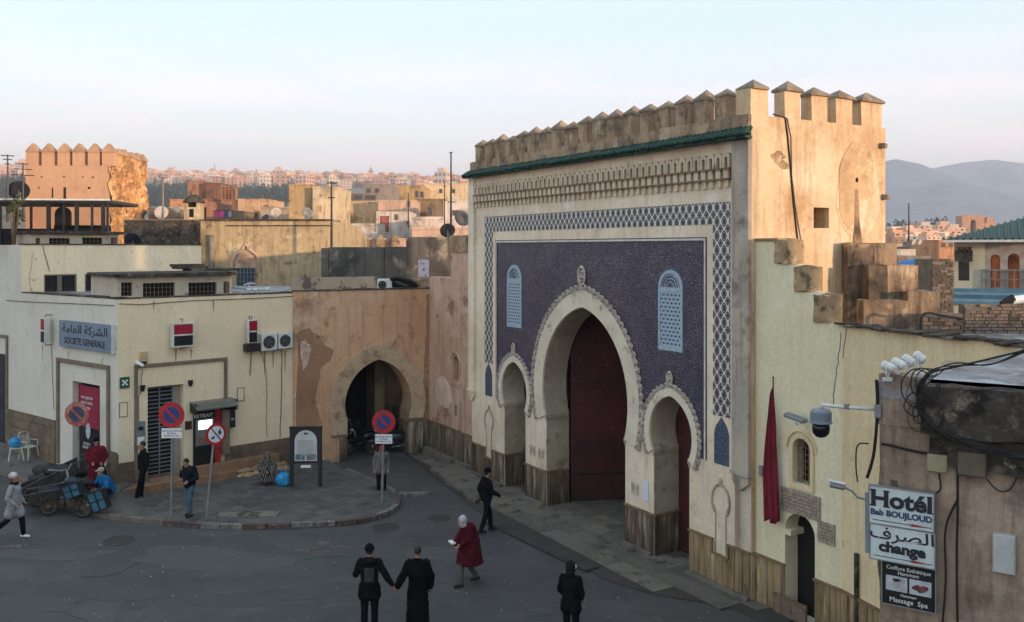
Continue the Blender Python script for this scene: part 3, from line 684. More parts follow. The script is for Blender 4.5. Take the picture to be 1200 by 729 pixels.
wo = [(wu0-.10, wz0-.12), (wu1+.10, wz0-.12)] + arcpts(wc, wr+.10, wz1-wr, n=12)
part('window_surround', MB().plate([wo, win], -.035, -.001), yellow_wall2, yb, bev=.01)
part('window_hood', MB().tube([(p_[0], -.04, p_[1]) for p_ in arcpts(wc, wr+.16, wz1-wr, n=14)], .022, 6), yellow_wall2, yb)
mb = MB().box(du0-.02, du0+.16, -.01, .45, dzt-.52, dzt-.40); part('doorway_ledge', mb, yellow_wall, yb)
wd = MB().box(YF.u(910), YF.u(948), -.10, -.045, .02, .42)
part('wooden_board', wd, dark_rubble, yb)
pm = M('carved_plaque', (.38,.33,.26), (.28,.24,.19), s=9, blotch=[((.16,.13,.10), 30, .52, .6)], bump=.4)
for r_ in ((916, 576, 962, 604), (959, 612, 979, 637)):
    u0, u1, z0, z1 = rq(YF, *r_)
    p_ = part('plaque', MB().box(u0, u1, -.035, -.001, z0, z1), pm, yb, bev=.006)
    l_ = MB()
    for k in range(5):
        zz = z0+(z1-z0)*(.2+.15*k); uu = u0+.06
        while uu < u1-.08:
            w_ = random.uniform(.02, .06); l_.box(uu, min(uu+w_, u1-.05), -.038, -.0352, zz, zz+.018); uu += w_+.015
    part('inscription', l_, brown_mold, p_, kind='stuff')
part('meter_box', rbox(MB(), YF, 889, 546, 893, 558, -.06, 0), grey_metal, yb)
YD = Fr(YF.x, YF.y, YF.dx, YF.dy)
dado(YF, yb, .0, du0, 0, 1.05, me=plk2); dado(YF, yb, du1, uE, 0, 1.0, me=plk2)
# stone step blocks on the stepped wall top
for i, (r_) in enumerate(((909, 282, 937, 309), (932, 313, 960, 341), (955, 346, 985, 378))):
    u0, u1, z0, z1 = rq(YF, r_[0], r_[1], r_[0]+17, r_[3])
    part('step_block', rough_block(u0, u1, -.05, .40, z0, z1+.02, .045, 10, 10, 8, 3+i), rubble, yb)
part('coping', MB().box(0.0, YF.u(912), -.03, .6, top[0][1], top[0][1]+.07), rubble, yb, bev=.02)
# long yellow wall running on towards the camera
o_ = YF.w(uE); WF = Fr(o_.x, o_.y, .333, -.943)
zt_ = WF.z(989, 381)
lw = part('long_wall', MB().plate([[(0, 0), (6.5, 0), (6.5, zt_-.05), (4.0, zt_), (0, zt_)]], .0, .5), yellow_wall2, yb, m=WF.m)
cp = MB(); u = -.1
while u < 6.4:
    w_ = random.uniform(.12, .4); h_ = random.uniform(.02, .07)
    cp.obox((u+w_/2, .14+random.uniform(-.03, .05), zt_+h_/2-.01), random.uniform(-.1, .1), random.uniform(-.06, .06), random.uniform(-.1, .1), w_*.98, .5, h_); u += w_
part('coping_stones', cp, slab_dark, yb, m=WF.m, kind='stuff', bev=.02)
dado(WF, yb, .02, 6.4, 0, 1.0, me=plk2)
def crack(pts, seed, r=.007, y=-.004):
    rr = random.Random(seed); out = []
    for (a, b), (c, d) in zip(pts[:-1], pts[1:]):
        for i in range(6): t = i/6; out.append((a+(c-a)*t+rr.uniform(-.02, .02), y, b+(d-b)*t))
    out.append((pts[-1][0], y, pts[-1][1])); return MB().tube(out, r, 4)
part('crack', crack([YF.q(*p) for p in ((986, 390), (983, 420), (978, 450), (976, 476))], 3), slab_dark, yb)
part('crack', crack([WF.q(*p) for p in ((993, 382), (988, 420))], 4), slab_dark, yb, m=WF.m)
part('drain_pipe', MB().tube([(WF.u(1006), -.05, 0), (WF.u(1006), -.05, 1.9)], .045, 8), slab_dark, yb, m=WF.m)
part('roof', MB().slab([tuple(YF.w(0,.5).xy), tuple(YF.w(uE,.5).xy), tuple(WF.w(6.5,.4).xy), tuple((WF.w(6.5,.4)+Vector((9,2,0))).xy), tuple((YF.w(0,.5)+Vector((6,3.5,0))).xy)], 5.2, 5.9), slab_top, yb, m=IDM)
# flag, lamp
fp = thing('flag', 'long limp maroon flag hanging from a black pole on the yellow wall', 'flag', YF)
u0, z0 = YF.q(900.5, 443, -.3); u1, z1 = YF.q(900.5, 612, -.3)
part('pole', MB().tube([(u0, -.16, z0), (u0, -.14, z1+.3)], .014, 6).ell((u0, -.16, z0), .022), black_metal, fp)
vs = []; nz, nx = 26, 15
for i in range(nz+1):
    t = i/nz; z = z0-.20-(z0-z1-.25)*t; w_ = .02+.30*min(1, t*1.5)**.8
    for j in range(nx+1):
        s_ = j/nx; x = u0-.28*w_/.3*.62*s_*1.0+ (1-s_)*.20*t*.9
        fold = .045*math.sin(s_*15+t*3)*min(1, t*3)+.02*math.sin(s_*31-t*4)
        vs.append((x, -.17+fold-.06*s_, z-.22*s_*(1-t)*.6-.10*abs(math.sin(s_*4.5))*(t > .9)*1.0))
fs = [(i*(nx+1)+j, i*(nx+1)+j+1, (i+1)*(nx+1)+j+1, (i+1)*(nx+1)+j) for i in range(nz) for j in range(nx)]
fo = part('cloth', MB().add(vs, fs), M('flag_cloth', (.20,.012,.03), (.14,.01,.022), rough=.8, s=2, bump=.1), fp, smooth=True)
fo.modifiers.new('thick', 'SOLIDIFY').thickness = .006
def wall_lamp(F0, px, py, label):
    t_ = thing('wall_lamp', label, 'lamp', F0)
    u, z = F0.q(px, py, -.35)
    part('arm', MB().tube([(u-.22, -.01, z-.22), (u-.15, -.22, z-.02), (u, -.34, z)], .012, 6), grey_metal, t_)
    part('lamp_head', MB().obox((u+.06, -.36, z), .1, .16, .1, .50, .17, .09), grey_metal, t_, bev=.03)
    part('lamp_glass', MB().obox((u+.08, -.37, z-.055), .1, .16, .1, .30, .12, .03), white_plastic, t_)
wall_lamp(YF, 930, 489, 'small grey floodlight on a bracket above the arched window')
# near building with the hotel signs
HF = Fr((1030-600)/F*10.5, 10.5, .832, -.555)
hb = thing('hotel_building', 'near brown rendered building corner with tangled cables and hotel signs', 'building', HF)
def lumpy_wall(w_, z0, z1, amp, seed, nx=36, nz=90):
    from mathutils import noise
    m_ = MB(); vs = []
    for j in range(nz+1):
        for i in range(nx+1):
            u = w_*i/nx; z = z0+(z1-z0)*j/nz
            d = amp*noise.fractal(Vector((u*1.6+seed, z*1.6, seed)), 1.0, 2.0, 5)
            vs.append((u - (0.03*noise.noise(Vector((z*3, seed, 0))) if i == 0 else 0), d-(.0), z))
    return m_.add(vs, [(j*(nx+1)+i, j*(nx+1)+i+1, (j+1)*(nx+1)+i+1, (j+1)*(nx+1)+i) for j in range(nz) for i in range(nx)])
zr = 6.27
part('front_wall', lumpy_wall(4.0, 0, zr, .06, 3.3, 120, 170), hotel_wall, hb, smooth=True)
part('wall_core', MB().box(.03, 4.0, .05, .5, 0, zr-.02).box(0.02, .4, .05, 5, 0, zr-.3), hotel_wall, hb)
# roof top slab (world polygon) with black front band
rp_ = [HF.w(-.02, -.02)] + [HF.w(4.0, -.02)] + [HF.w(4.0, 6.0)] + [gp(1290, 389, 6.25)] + [gp(1072, 440, 6.25)]
part('roof_slab', MB().slab([(p_.x, p_.y) for p_ in rp_], 6.05, 6.25), slab_top, hb, m=IDM, bev=.02)
part('canopy_slab', rough_block(.48, 4.0, -.20, .10, 5.72, 6.26, .03, 50, seed=4), slab_dark, hb, smooth=False)
part('wall_head', rough_block(.0, .50, -.02, .30, 5.75, 6.33, .02, 12, seed=9), hotel_wall, hb)
part('slab_soot_bracket', rough_block(.55, 4.0, -.07, .05, 5.35, 5.70, .05, 40, 8, 3, seed=14), slab_dark, hb)
def cable(pts, r=.012, sag=0, jit=.0, seed=0, F0=HF, mt=None, own=False, n=8):
    rr = random.Random(seed); P = [Vector(p) for p in pts]; out = []
    for i in range(len(P)-1):
        p0, p1, p2, p3 = P[max(i-1, 0)], P[i], P[i+1], P[min(i+2, len(P)-1)]
        for k in range(n):
            t = k/n
            v = .5*((2*p1)+(p2-p0)*t+(2*p0-5*p1+4*p2-p3)*t*t+(3*p1-p0-3*p2+p3)*t**3)
            out.append(v+Vector((rr.uniform(-jit, jit), rr.uniform(-jit, jit), rr.uniform(-jit, jit)-sag*4*t*(1-t))))
    out.append(P[-1]); return MB().tube(out, r, 5)
def hq(px, py, v=-.05): u, z = HF.q(px, py, v); return (u, v, z)
cl = thing('cable_bundle', 'tangle of black cables looping over the corner slab and along the brown wall', 'cables', HF)
rr = random.Random(5)
mainp = [(1205, 408), (1160, 424), (1120, 430), (1095, 437), (1080, 450), (1075, 470), (1085, 495), (1108, 510), (1140, 522), (1175, 532), (1210, 540)]
for k in range(9):
    pts = [hq(a+rr.uniform(-5, 5), b+rr.uniform(-5, 5), (-.26 if 2 < i else -.1)-rr.uniform(0, .05)) for i, (a, b) in enumerate(mainp[(3 if k > 3 else 0):])]
    pts = [p_ for p_ in pts]
    o = part('cable', cable(pts, rr.choice((.006, .009, .012)), seed=k), cable_mat, cl, smooth=True)
for k in range(10):
    cx_, cy_ = rr.uniform(1070, 1092), rr.uniform(448, 490); r_ = rr.uniform(8, 20)
    pts = [hq(cx_+r_*math.cos(a)*rr.uniform(.8, 1.2), cy_+r_*1.1*math.sin(a)*rr.uniform(.8, 1.2), -.24-rr.uniform(0, .08)) for a in [i*.9 for i in range(7)]]
    part('cable_loop', cable(pts, rr.choice((.004, .006, .008)), seed=k), cable_mat, cl, smooth=True)
for pl, r_ in (([(1033, 520), (1045, 522), (1060, 526), (1086, 531), (1110, 531)], .016), ([(1122, 548), (1122, 600), (1121, 660), (1122, 735)], .014), ([(1027, 445), (1028, 480), (1024, 530), (1016, 560)], .02),
               ([(1100, 555), (1101, 575), (1080, 580), (1050, 577)], .010), ([(1122, 585), (1108, 620), (1108, 680), (1104, 735)], .012), ([(1155, 560), (1170, 575), (1185, 572), (1198, 545)], .008), ([(1018, 520), (1005, 522), (1003, 545), (1005, 565)], .009)):
    part('cable', cable([hq(a, b, -.05) for a, b in pl], r_), cable_mat, cl, smooth=True)
def wallbox(name, label, cat, r_, d, mt, lid=None, F0=HF, bev=.012):
    t_ = thing(name, label, cat, F0)
    u0, u1, z0, z1 = rq(F0, *r_, -d)
    part('body', MB().box(u0, u1, -d, 0.02, z0, z1), mt, t_, bev=bev)
    part('lid', MB().box(u0+.012, u1-.012, -d-.012, -d-.001, z0+.012, z1-.012), lid or mt, t_, bev=.006)
    return t_
ybox = M('aged_beige_plastic', (.30,.27,.17), (.24,.21,.13), s=5, rough=.6, bump=.1)
dbox = M('brown_box_paint', (.13,.11,.075), (.10,.085,.06), s=5, rough=.6, bump=.1)
wallbox('junction_box', 'small beige junction box left of the brown one', 'junction box', (1086, 533, 1110, 554), .09, ybox)
wallbox('junction_box', 'larger brown junction box under the black slab', 'junction box', (1122, 531, 1156, 559), .10, dbox)
wallbox('meter_cabinet', 'white flat meter box low on the brown wall', 'meter box', (1163, 627, 1190, 673), .07, M('pale_box', (.46,.47,.46), (.38,.39,.38), s=4, rough=.5), None)
# signs
def sign_board(label, r_, face, frame_m, v=-.14, th=.05):
    t_ = thing('shop_sign', label, 'sign', HF)
    u0, u1, z0, z1 = rq(HF, *r_, v)
    part('panel', MB().box(u0, u1, v, v+th, z0, z1), face, t_)
    fr = MB(); b = .012
    fr.box(u0-b, u1+b, v-.008, v+th+.004, z1, z1+b).box(u0-b, u1+b, v-.008, v+th+.004, z0-b, z0).box(u0-b, u0, v-.008, v+th+.004, z0, z1).box(u1, u1+b, v-.008, v+th+.004, z0, z1)
    part('frame', fr, frame_m, t_)
    return t_, u0, u1, z0, z1, v
sgw = M('sign_pale_face', (.55,.62,.62), (.46,.53,.54), s=2, rough=.4, streak=((.3,.33,.33), .3), bump=.02, grain=.04)
navy = M('sign_navy_ink', (.03,.05,.13), (.03,.045,.11), rough=.5, bump=0, grain=0)
redi = M('sign_red_ink', (.32,.02,.03), (.28,.02,.03), rough=.5, bump=0, grain=0)
def arrow(t_, u0, u1, z, v):
    w_ = u1-u0
    part('arrow_line', MB().box(u0+.05*w_, u1-.03*w_, v-.003, v-.0005, z-.004, z+.004), ink, t_)
    part('arrow_head', MB().plate([[(u0+.62*w_, z+.018), (u1-.05*w_, z), (u0+.62*w_, z-.018), (u0+.70*w_, z)]], v-.005, v-.0032), redi, t_)
t_, u0, u1, z0, z1, v = sign_board('pale board reading Hotél Bab BOUJLOUD, topmost of the three signs', (1019, 574, 1094, 618), sgw, grey_metal)
w_, h_ = u1-u0, z1-z0
def serifs(s, size, uc, zc, spec, sx):
    def wd(q):
        if not q: return 0.0
        o = text(q, size, ink, None, IDM, bold=.008, sx=sx, align='LEFT'); xs = [p_.co.x for p_ in o.data.vertices]; zs_ = [p_.co.z for p_ in o.data.vertices]; r_ = (max(xs), min(zs_), max(zs_)); me_ = o.data; bpy.data.objects.remove(o); bpy.data.meshes.remove(me_); return r_
    tot = wd(s)[0]; m_ = MB()
    for i, (a, b, k) in spec.items():
        x0 = wd(s[:i])[0]+size*.05*sx if i else 0; x1, zl, zh = wd(s[:i+1])[0], *wd(s[i])[1:]
        for q in (a, b):
            if q is None: continue
            x = uc-tot/2+x0+(x1-x0)*q; h2 = size*.14
            if 'b' in k: m_.box(x-h2, x+h2, v-.006, v-.0031, zc+zl-.001, zc+zl+size*.055)
            if 't' in k: m_.box(x-h2, x+h2*(1 if i == 0 else .4), v-.006, v-.0031, zc+zh-size*.055, zc+zh)
    part('letter_serifs', m_, ink, t_, kind='stuff')
def tx(s, zf, size, mt, bold=.0, sx=1.0, uf=.5): return text(s, size, mt, t_, HF.m @ T(u0+w_*uf, v-.003, z0+h_*zf), bold=bold, sx=sx)
tx('Hotél', .67, h_*.60, ink, bold=.010, sx=1.12); tx('Bab BOUJLOUD', .31, h_*.215, navy, bold=.004, sx=1.04)
serifs('Hotél', h_*.60, u0+w_*.5, z0+h_*.67, {0: (.12, .88, 'tb'), 4: (.5, None, 'tb')}, 1.12)
arrow(t_, u0, u1, z0+h_*.10, v)
t_, u0, u1, z0, z1, v = sign_board('pale board reading change in Arabic and Latin letters, middle of the three signs', (1020, 619, 1095, 660), sgw, grey_metal)
w_, h_ = u1-u0, z1-z0
text(arabic('الصرف'), h_*.46, ink, t_, HF.m @ T(u0+w_*.5, v-.003, z0+h_*.76), bold=.002, sx=1.35)
tx('change', .38, h_*.40, ink, bold=.008, sx=1.12); arrow(t_, u0, u1, z0+h_*.10, v)
t_, u0, u1, z0, z1, v = sign_board('black board with two small pictures, lowest of the three signs', (1034, 662, 1096, 712), black_matte, grey_metal, v=-.10, th=.04)
w_, h_ = u1-u0, z1-z0
tx('Coiffure Esthétique', .87, h_*.13, white_paint, sx=.95); tx('Hammam', .76, h_*.12, white_paint)
tx('Hammam', .25, h_*.09, white_paint); tx('Massage  Spa', .12, h_*.16, white_paint)
for k, (a, b) in enumerate(((.07, .48), (.52, .93))):
    pic = part('picture', MB().box(u0+w_*a, u0+w_*b, v-.004, v-.001, z0+h_*.33, z0+h_*.68), M('photo_print_pale', (.45,.47,.50), (.30,.33,.38), s=9, bump=0), t_)
    cxp, czp = u0+w_*(a+b)/2, z0+h_*.49
    if k == 0:
        part('figure_print', MB().plate([wob((cxp, czp+.01), .04, .055, k=.12, seed=3)], v-.006, v-.0045), M('print_skin', (.42,.36,.33)), pic)
        part('hair_print', MB().plate([wob((cxp, czp+.05), .035, .022, k=.2, seed=4)], v-.008, v-.0065), ink, pic)
    else: part('figure_print', MB().plate([wob((cxp, czp), .065, .05, k=.25, seed=8)], v-.006, v-.0045), M('print_hair', (.07,.03,.025), (.16,.06,.05), s=20), pic)
part('sign_bracket', rbox(MB(), HF, 1013.5, 578, 1018.5, 648, -.12, -.06), M('blue_grey_metal', (.20,.25,.28)), hb, bev=.004)
# surveillance dome on its arm
dm = thing('dome_camera', 'grey and black surveillance dome hanging from a wall arm', 'security camera', HF)
cu, cz = HF.q(962, 486, 0); au, az = HF.q(1029, 480, 0)
part('arm', MB().tube([(au-.0, 0, az), (cu+.12, -.0, az-.01), (cu+.02, 0, az-.005), (cu, 0, az-.06)], [.022, .020, .026, .03], 8), white_metal, dm, smooth=True)
part('arm_joint', MB().tube([(cu+.30, 0, az-.03), (cu+.30, 0, az+.03)], .035, 8), grey_metal, dm)
part('wall_plate', MB().box(au-.03, au+.05, -.07, .05, az-.09, az+.07), grey_metal, dm, bev=.01)
hd = MB().lathe([(.03, 0), (.10, -.01), (.125, -.04), (.125, -.15), (.135, -.16), (.135, -.175), (.10, -.18)], (cu, 0, az-.05), 20)
part('housing', hd, M('camera_grey', (.17,.20,.23), (.15,.18,.21), rough=.45, bump=.02), dm, smooth=False)
part('lens_ball', MB().lathe([(.10, 0), (.105, -.06), (.095, -.12), (.06, -.16), (.01, -.175)], (cu, 0, az-.231), 20), M('dome_black', (.012,.012,.016), rough=.15, grain=0, bump=0), dm, smooth=True)
bc_ = thing('bullet_camera', 'small grey surveillance camera below the dome, pointing left', 'security camera', HF)
cu, cz = HF.q(984, 570, 0)
part('body', MB().tube([(cu-.10, -.05, cz+.02), (cu+.06, 0, cz)], [.035, .04], 10), grey_metal, bc_)
part('hood', MB().obox((cu-.03, -.02, cz+.055), 0, .12, .1, .2, .09, .012), white_metal, bc_)
part('bracket', MB().tube([(cu+.05, 0, cz), (cu+.15, 0, cz-.04), (cu+.20, 0, cz-.10), (cu+.36, 0, cz-.12)], .014, 6), grey_metal, bc_)
# four floodlights on the roof corner
for i, (px_, py_) in enumerate(((1041, 428), (1053, 424), (1065, 421), (1078, 414))):
    b_ = gp(px_-1, 441-i*2, 6.33); fr_ = Fr(b_.x, b_.y, .832, -.555, 6.30)
    fl = thing('floodlight', ('leftmost', 'second from left', 'third from left', 'rightmost and highest tilted')[i] + ' of the four white floodlights on the roof corner', 'floodlight', fr_, 'white floodlights on the near roof')
    mm = RY(.35+.12*i) @ RX(-.2)
    hh = .14 + .02*i
    body_ = MB().tube([(-.07, 0, 0), (-.05, 0, 0), (.06, 0, 0), (.085, 0, 0)], [.035, .055, .058, .035], 12)
    part('lamp_body', body_, white_metal, fl, local=T(0, 0, hh) @ mm, smooth=False)
    part('bracket', MB().tube([(0, -.07, hh), (0, -.07, .06), (0, -.03, .005), (0, .03, .005), (0, .07, .06), (0, .07, hh)], .010, 5), white_metal, fl)
    part('foot', MB().box(-.05, .05, -.04, .04, -.02, .012), white_metal, fl)
# stepped brown wall behind
SBF = GF.sub(0, 4.6, 0); 
sb = thing('stepped_wall', 'stepped brown stained wall descending behind the yellow house', 'wall', SBF)
stain_m = M('ochre_stained_step', (.32,.225,.145), (.23,.16,.105), s=.9, blotch=[((.17,.115,.075), .9, .52, .66), ((.50,.37,.24), 1.5, .56, .7), ((.10,.07,.05), 1.8, .64, .76)], streak=((.07,.05,.035), .8), bump=.8, bs=7, lump=1.4)
for k, (x0, y0, x1, Y_, dp, mt) in enumerate(((993, 285, 1024, 20.9, .9, dark_rubble), (1024.3, 285, 1051, 21.0, 2.6, stain_m), (1040, 311, 1076, 20.5, .5, stain_m), (1018, 311, 1040, 20.45, .5, dark_rubble), (1051.3, 311, 1076, 21.0, 3, stain_m),
        (1064, 342, 1101, 20.1, .4, stain_m), (1076.3, 342, 1101, 20.5, 3, rubble), (1012, 352, 1064, 20.0, .4, stain_m))):
    p0, p1 = at(x0, y0, Y_), at(x1, y0, Y_)
    part('wall_step', rough_block(p0.x, p1.x, Y_, Y_+dp, 3, p0.z, .04, 12, 26, 8, 20+k), mt, sb, m=IDM)
# brick parapet and rubble wall in front of the villa
def brick_wall(name, label, x0, y0, x1, y1, Y, bw, bh, mats, ragged=.0, seed=1, depth=.3):
    rr = random.Random(seed)
    p0, p1, pb = at(x0, y0, Y), at(x1, y0, Y), at(x0, y1, Y)
    t_ = thing(name, label, 'wall', loc=(p0.x, Y, 0))
    w_ = p1.x-p0.x; m0 = WM[t_]
    part('wall_core', MB().box(.02, w_-.02, .03, depth, 0, p0.z-.02), mortar, t_)
    bm_ = [MB().box(-.5, .5, -.5, .5, -.5, .5).mesh('brick', mt) for mt in mats]
    nr = int((p0.z-pb.z)/bh); n = 0
    for r_ in range(nr):
        z = p0.z - bh*(r_+.5); u = -(bw/2 if r_ % 2 else 0) + rr.uniform(-.03, .03)
        while u < w_-.04:
            a, b = max(u, 0), min(u+bw*rr.uniform(.85, 1.1), w_)
            if b-a > .05 and not (r_ < 2 and rr.random() < ragged):
                obj('brick', rr.choice(bm_), t_, None, T((a+b)/2, .04, z) @ RY(rr.uniform(-.02, .02)) @ S(b-a-.02, rr.uniform(.10, .14), bh-.018)); n += 1
            u = b + .001 if b < w_ else w_
    return t_
bwl = brick_wall('brick_parapet', 'low weathered brick parapet in front of the blue and cream villa', 1130, 356, 1215, 392, 20, .27, .075, brick_mat[:3], .3, 2)
brick_wall('rubble_parapet', 'broken brick wall stub with cables draped over it left of the brick parapet', 1081, 367, 1130, 388, 19.5, .24, .09, brick_mat[1:], .5, 4)
t_ = brick_wall('brick_tower', 'ruined square grey brick stack beside the villa', 1092, 303, 1118, 372, 27, .26, .085, [brick_mat[1], brick_mat[3]], .4, 6, 1.2)
pc = thing('pipe_piece', 'black capped white pipe lying at the right edge on the brick parapet', 'pipe', loc=(0,0,0))
a_, b_ = at(1186, 352, 19.8), at(1215, 348, 19.8)
part('pipe', MB().tube([a_, b_], .09, 10), white_plastic, pc); part('cover', MB().tube([at(1172, 355, 19.8), at(1187, 350, 19.8)], [.03, .11], 8), black_matte, pc)
a_ = thing('draped_cable', 'thick black cable looped over the rubble wall stub', 'cable')
part('cable', cable([at(x, y, 19.3) for x, y in ((1079, 388), (1080, 372), (1088, 367), (1104, 370), (1130, 374))], .03), cable_mat, a_, smooth=True)
# ================================================================== THE BANK
BX, BY = (138-600)/F*28.1, 28.1
BR = Fr(BX, BY, 1180/F, 1)                 # right face, u to the right, away
BL = Fr(BX, BY, 1340/F, -1)                # left face, u <= 0
bank = thing('bank_building', 'cream corner bank building with barred rooftop windows and brown stone base', 'building', BR)
uR = BR.u(347); ztop = BR.z(150, 350.5)
uL = BL.u(-60)
da = rq(BR, 173, 453, 215, 561); 
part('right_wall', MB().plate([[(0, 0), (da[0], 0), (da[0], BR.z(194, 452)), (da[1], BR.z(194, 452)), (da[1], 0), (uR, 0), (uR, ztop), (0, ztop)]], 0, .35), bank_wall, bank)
lz25 = BL.z(24, 287); u25 = BL.u(25)
dl = rq(BL, 85, 449, 117, 545); dlz = BL.z(100, 449)
el = (BL.u(-30), BL.u(8)); elz = BL.z(4, 415)
lz = .55
part('left_wall', MB().plate([[(uL, 0), (el[0], 0), (el[0], elz), (el[1], elz), (el[1], 0), (dl[0], 0), (dl[0], dlz), (dl[1], dlz), (dl[1], 0), (0, 0), (0, ztop+.001), (u25, ztop+.001), (u25, lz25), (uL, lz25)]], 0, .35), bank_shaded, bank, m=BL.m)
part('roof', MB().slab([tuple(BL.w(u25, .3).xy), tuple(BR.w(0, .3).xy), tuple(BR.w(uR, .3).xy), tuple(BR.w(uR, 7).xy), tuple(BL.w(u25, 7).xy)], ztop-.25, ztop-.02), slab_top, bank, m=IDM)
kb = MB(); u = -.02
while u < uR-.1:
    w_ = random.uniform(.5, 1.1); kb.box(u, min(u+w_-.01, uR), -.02, .38, ztop, ztop+random.uniform(.03, .06)); u += w_
part('roof_edge', kb, slab_dark, bank, kind='stuff', bev=.01)
kb = MB(); u = u25
while u < -.02:
    w_ = random.uniform(.5, 1.1); kb.box(u, min(u+w_-.01, 0), -.02, .38, ztop+.003, ztop+random.uniform(.03, .06)); u += w_
part('roof_edge', kb, slab_dark, bank, m=BL.m, kind='stuff', bev=.01)
# stone base in courses of blocks
def stone_base(F0, parent, u0, u1, z0, zf, y=-.05, hh=.32, ww=.75, mt=stone_dado, seed=1):
    rr = random.Random(seed); me = MB().box(-.5, .5, 0, .06, 0, 1).mesh('base_stone_block', mt)
    z = z0; k = 0
    while True:
        u = u0 - (ww/2 if k % 2 else 0); some = False
        while u < u1:
            w_ = ww*rr.uniform(.8, 1.2); a, b = max(u, u0), min(u+w_, u1); top_ = min(z+hh, zf((a+b)/2))
            if b-a > .06 and top_-z > .05:
                obj('base_block', me, parent, F0.m, T((a+b)/2, y+rr.uniform(-.008, .008), z) @ S(b-a-.012, 1, top_-z-.012)); some = True
            u += w_
        z += hh; k += 1
        if not some: break
zdad = BR.z(300, 518)
stone_base(BR, bank, -.04, da[0], .12, lambda u: zdad+.0, seed=1)
stone_base(BR, bank, BR.u(263), uR, .12, lambda u: zdad, seed=2)
stone_base(BR, bank, da[1]+.1, BR.u(227), .12, lambda u: .55, seed=3)
zdl = BL.z(40, 486)
stone_base(BL, bank, el[1]+.1, BL.u(66), .4, lambda u: zdl, seed=4)
stone_base(BL, bank, BL.u(128), .04, .4, lambda u: BL.z(130, 528), seed=5)
# frames (brown trim) round the doors
def trim(F0, pts, w_, d, parent):
    for (a, b), (c, e_) in zip(pts[:-1], pts[1:]):
        (u0, z0), (u1, z1) = F0.q(a, b), F0.q(c, e_)
        if abs(u1-u0) > abs(z1-z0): zz = (z0+z1)/2; part('trim', MB().box(min(u0, u1)-w_/2, max(u0, u1)+w_/2, -d, -.001, zz-w_/2, zz+w_/2), trim_stone, parent, m=F0.m, bev=.02)
        else:
            uu = (u0+u1)/2; part('trim', MB().box(uu-w_/2, uu+w_/2, -d+.004, -.001, min(z0, z1)+w_/2+.001, max(z0, z1)-w_/2-.001), trim_stone, parent, m=F0.m, bev=.02)
trim(BR, [(159, 566), (159, 429), (264, 421), (264, 478)], .11, .07, bank)
trim(BL, [(69, 545), (69, 421), (128, 431), (128, 555)], .14, .08, bank)
trim(BL, [(-8, 393), (9, 394), (9, 520)], .12, .07, bank)
# shuttered doorway: slatted grille in the recess
gu0, gu1, gz0, gz1 = da[0], BR.u(206), .40, BR.z(194, 453)
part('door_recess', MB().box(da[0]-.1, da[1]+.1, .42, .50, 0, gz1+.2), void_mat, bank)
part('door_jamb', MB().box(gu1, da[1], .25, .36, .3, gz1), M('grey_jamb', (.30,.27,.23), (.24,.22,.19), bump=.2), bank)
grl = thing('rolling_grille', 'closed grey slatted security grille in the cream bank doorway', 'grille', BR)
sm = MB().box(-.5, .5, -.012, .012, -.021, .021).mesh('slat', grey_metal)
ns = 23
for i in range(ns):
    z = gz0+.05+(gz1-gz0-.1)*i/(ns-1)
    obj('slat', sm, grl, None, T((gu0+gu1)/2, .24, z) @ RX(.35) @ S(gu1-gu0-.02, 1, 1))
for u in (gu0+.03, (gu0+gu1)/2, gu1-.03): part('upright', MB().box(u-.018, u+.018, .20, .222, gz0, gz1), grey_metal, grl)
part('threshold', MB().box(da[0], da[1], -.35, .35, .2, .40), plinth_tile, bank)
# tiled plinth that runs along the foot, in two steps, made of tiles
tl = MB().box(-.5, .5, 0, 1, 0, 1).mesh('plinth_tile', plinth_tile)
up1 = BR.u(268); u = -.30; k = 0
while u < up1:
    w_ = .62; b = min(u+w_, up1)
    if b-u > .05: obj('plinth_tile', tl, bank, BR.m, T((u+b)/2, -.62, .05) @ S(b-u-.008, .62, .31))
    u += w_
u = da[1]+.05
while u < BR.u(322):
    w_ = .62; b = min(u+w_, BR.u(322))
    if b-u > .05: obj('plinth_tile', tl, bank, BR.m, T((u+b)/2, -.38, .36 if b < up1 else .05) @ S(b-u-.008, .33, .26 if b < up1 else .57))
    u += w_
ft = MB(); rr = random.Random(3); u = BR.u(272)
while u < BR.u(326):
    s_ = rr.uniform(.12, .28); ft.ell((u, -.58+rr.uniform(-.1, .1), .14), s_*.8, s_*.7, s_*.5, 7, 5); ft.ell((u+.05, -.45, .26), s_*.7, s_*.5, s_*.5, 7, 5); u += s_*.8
part('rubble_footing', ft, rubble, bank, kind='stuff')
# left doorway with posters
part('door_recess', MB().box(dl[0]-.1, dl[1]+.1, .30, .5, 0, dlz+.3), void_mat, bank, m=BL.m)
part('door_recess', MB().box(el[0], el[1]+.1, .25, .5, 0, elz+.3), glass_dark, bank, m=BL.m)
magenta = M('magenta_poster', (.30,.015,.05), (.24,.012,.04), rough=.4, s=2, bump=0)
pf = Fr(BL.x, BL.y, BL.dx, BL.dy)
a0, a1 = BL.q(88, 452, .20), BL.q(115, 495, .20)
ps = thing('poster_panel', 'magenta and black bank poster panel in the left doorway', 'poster', BL)
pu0, pu1, pz1, pzm = BL.u(86.5, .2), BL.u(116, .2), BL.z(100, 452, .2), BL.z(100, 500, .2)
part('upper_panel', MB().box(pu0, pu1, .20, .24, pzm, pz1), magenta, ps)
part('lower_panel', MB().box(pu0+.02, pu1, .205, .245, .6, pzm-.002), M('black_gloss_panel', (.012,.012,.016), rough=.25, bump=0, grain=0), ps)
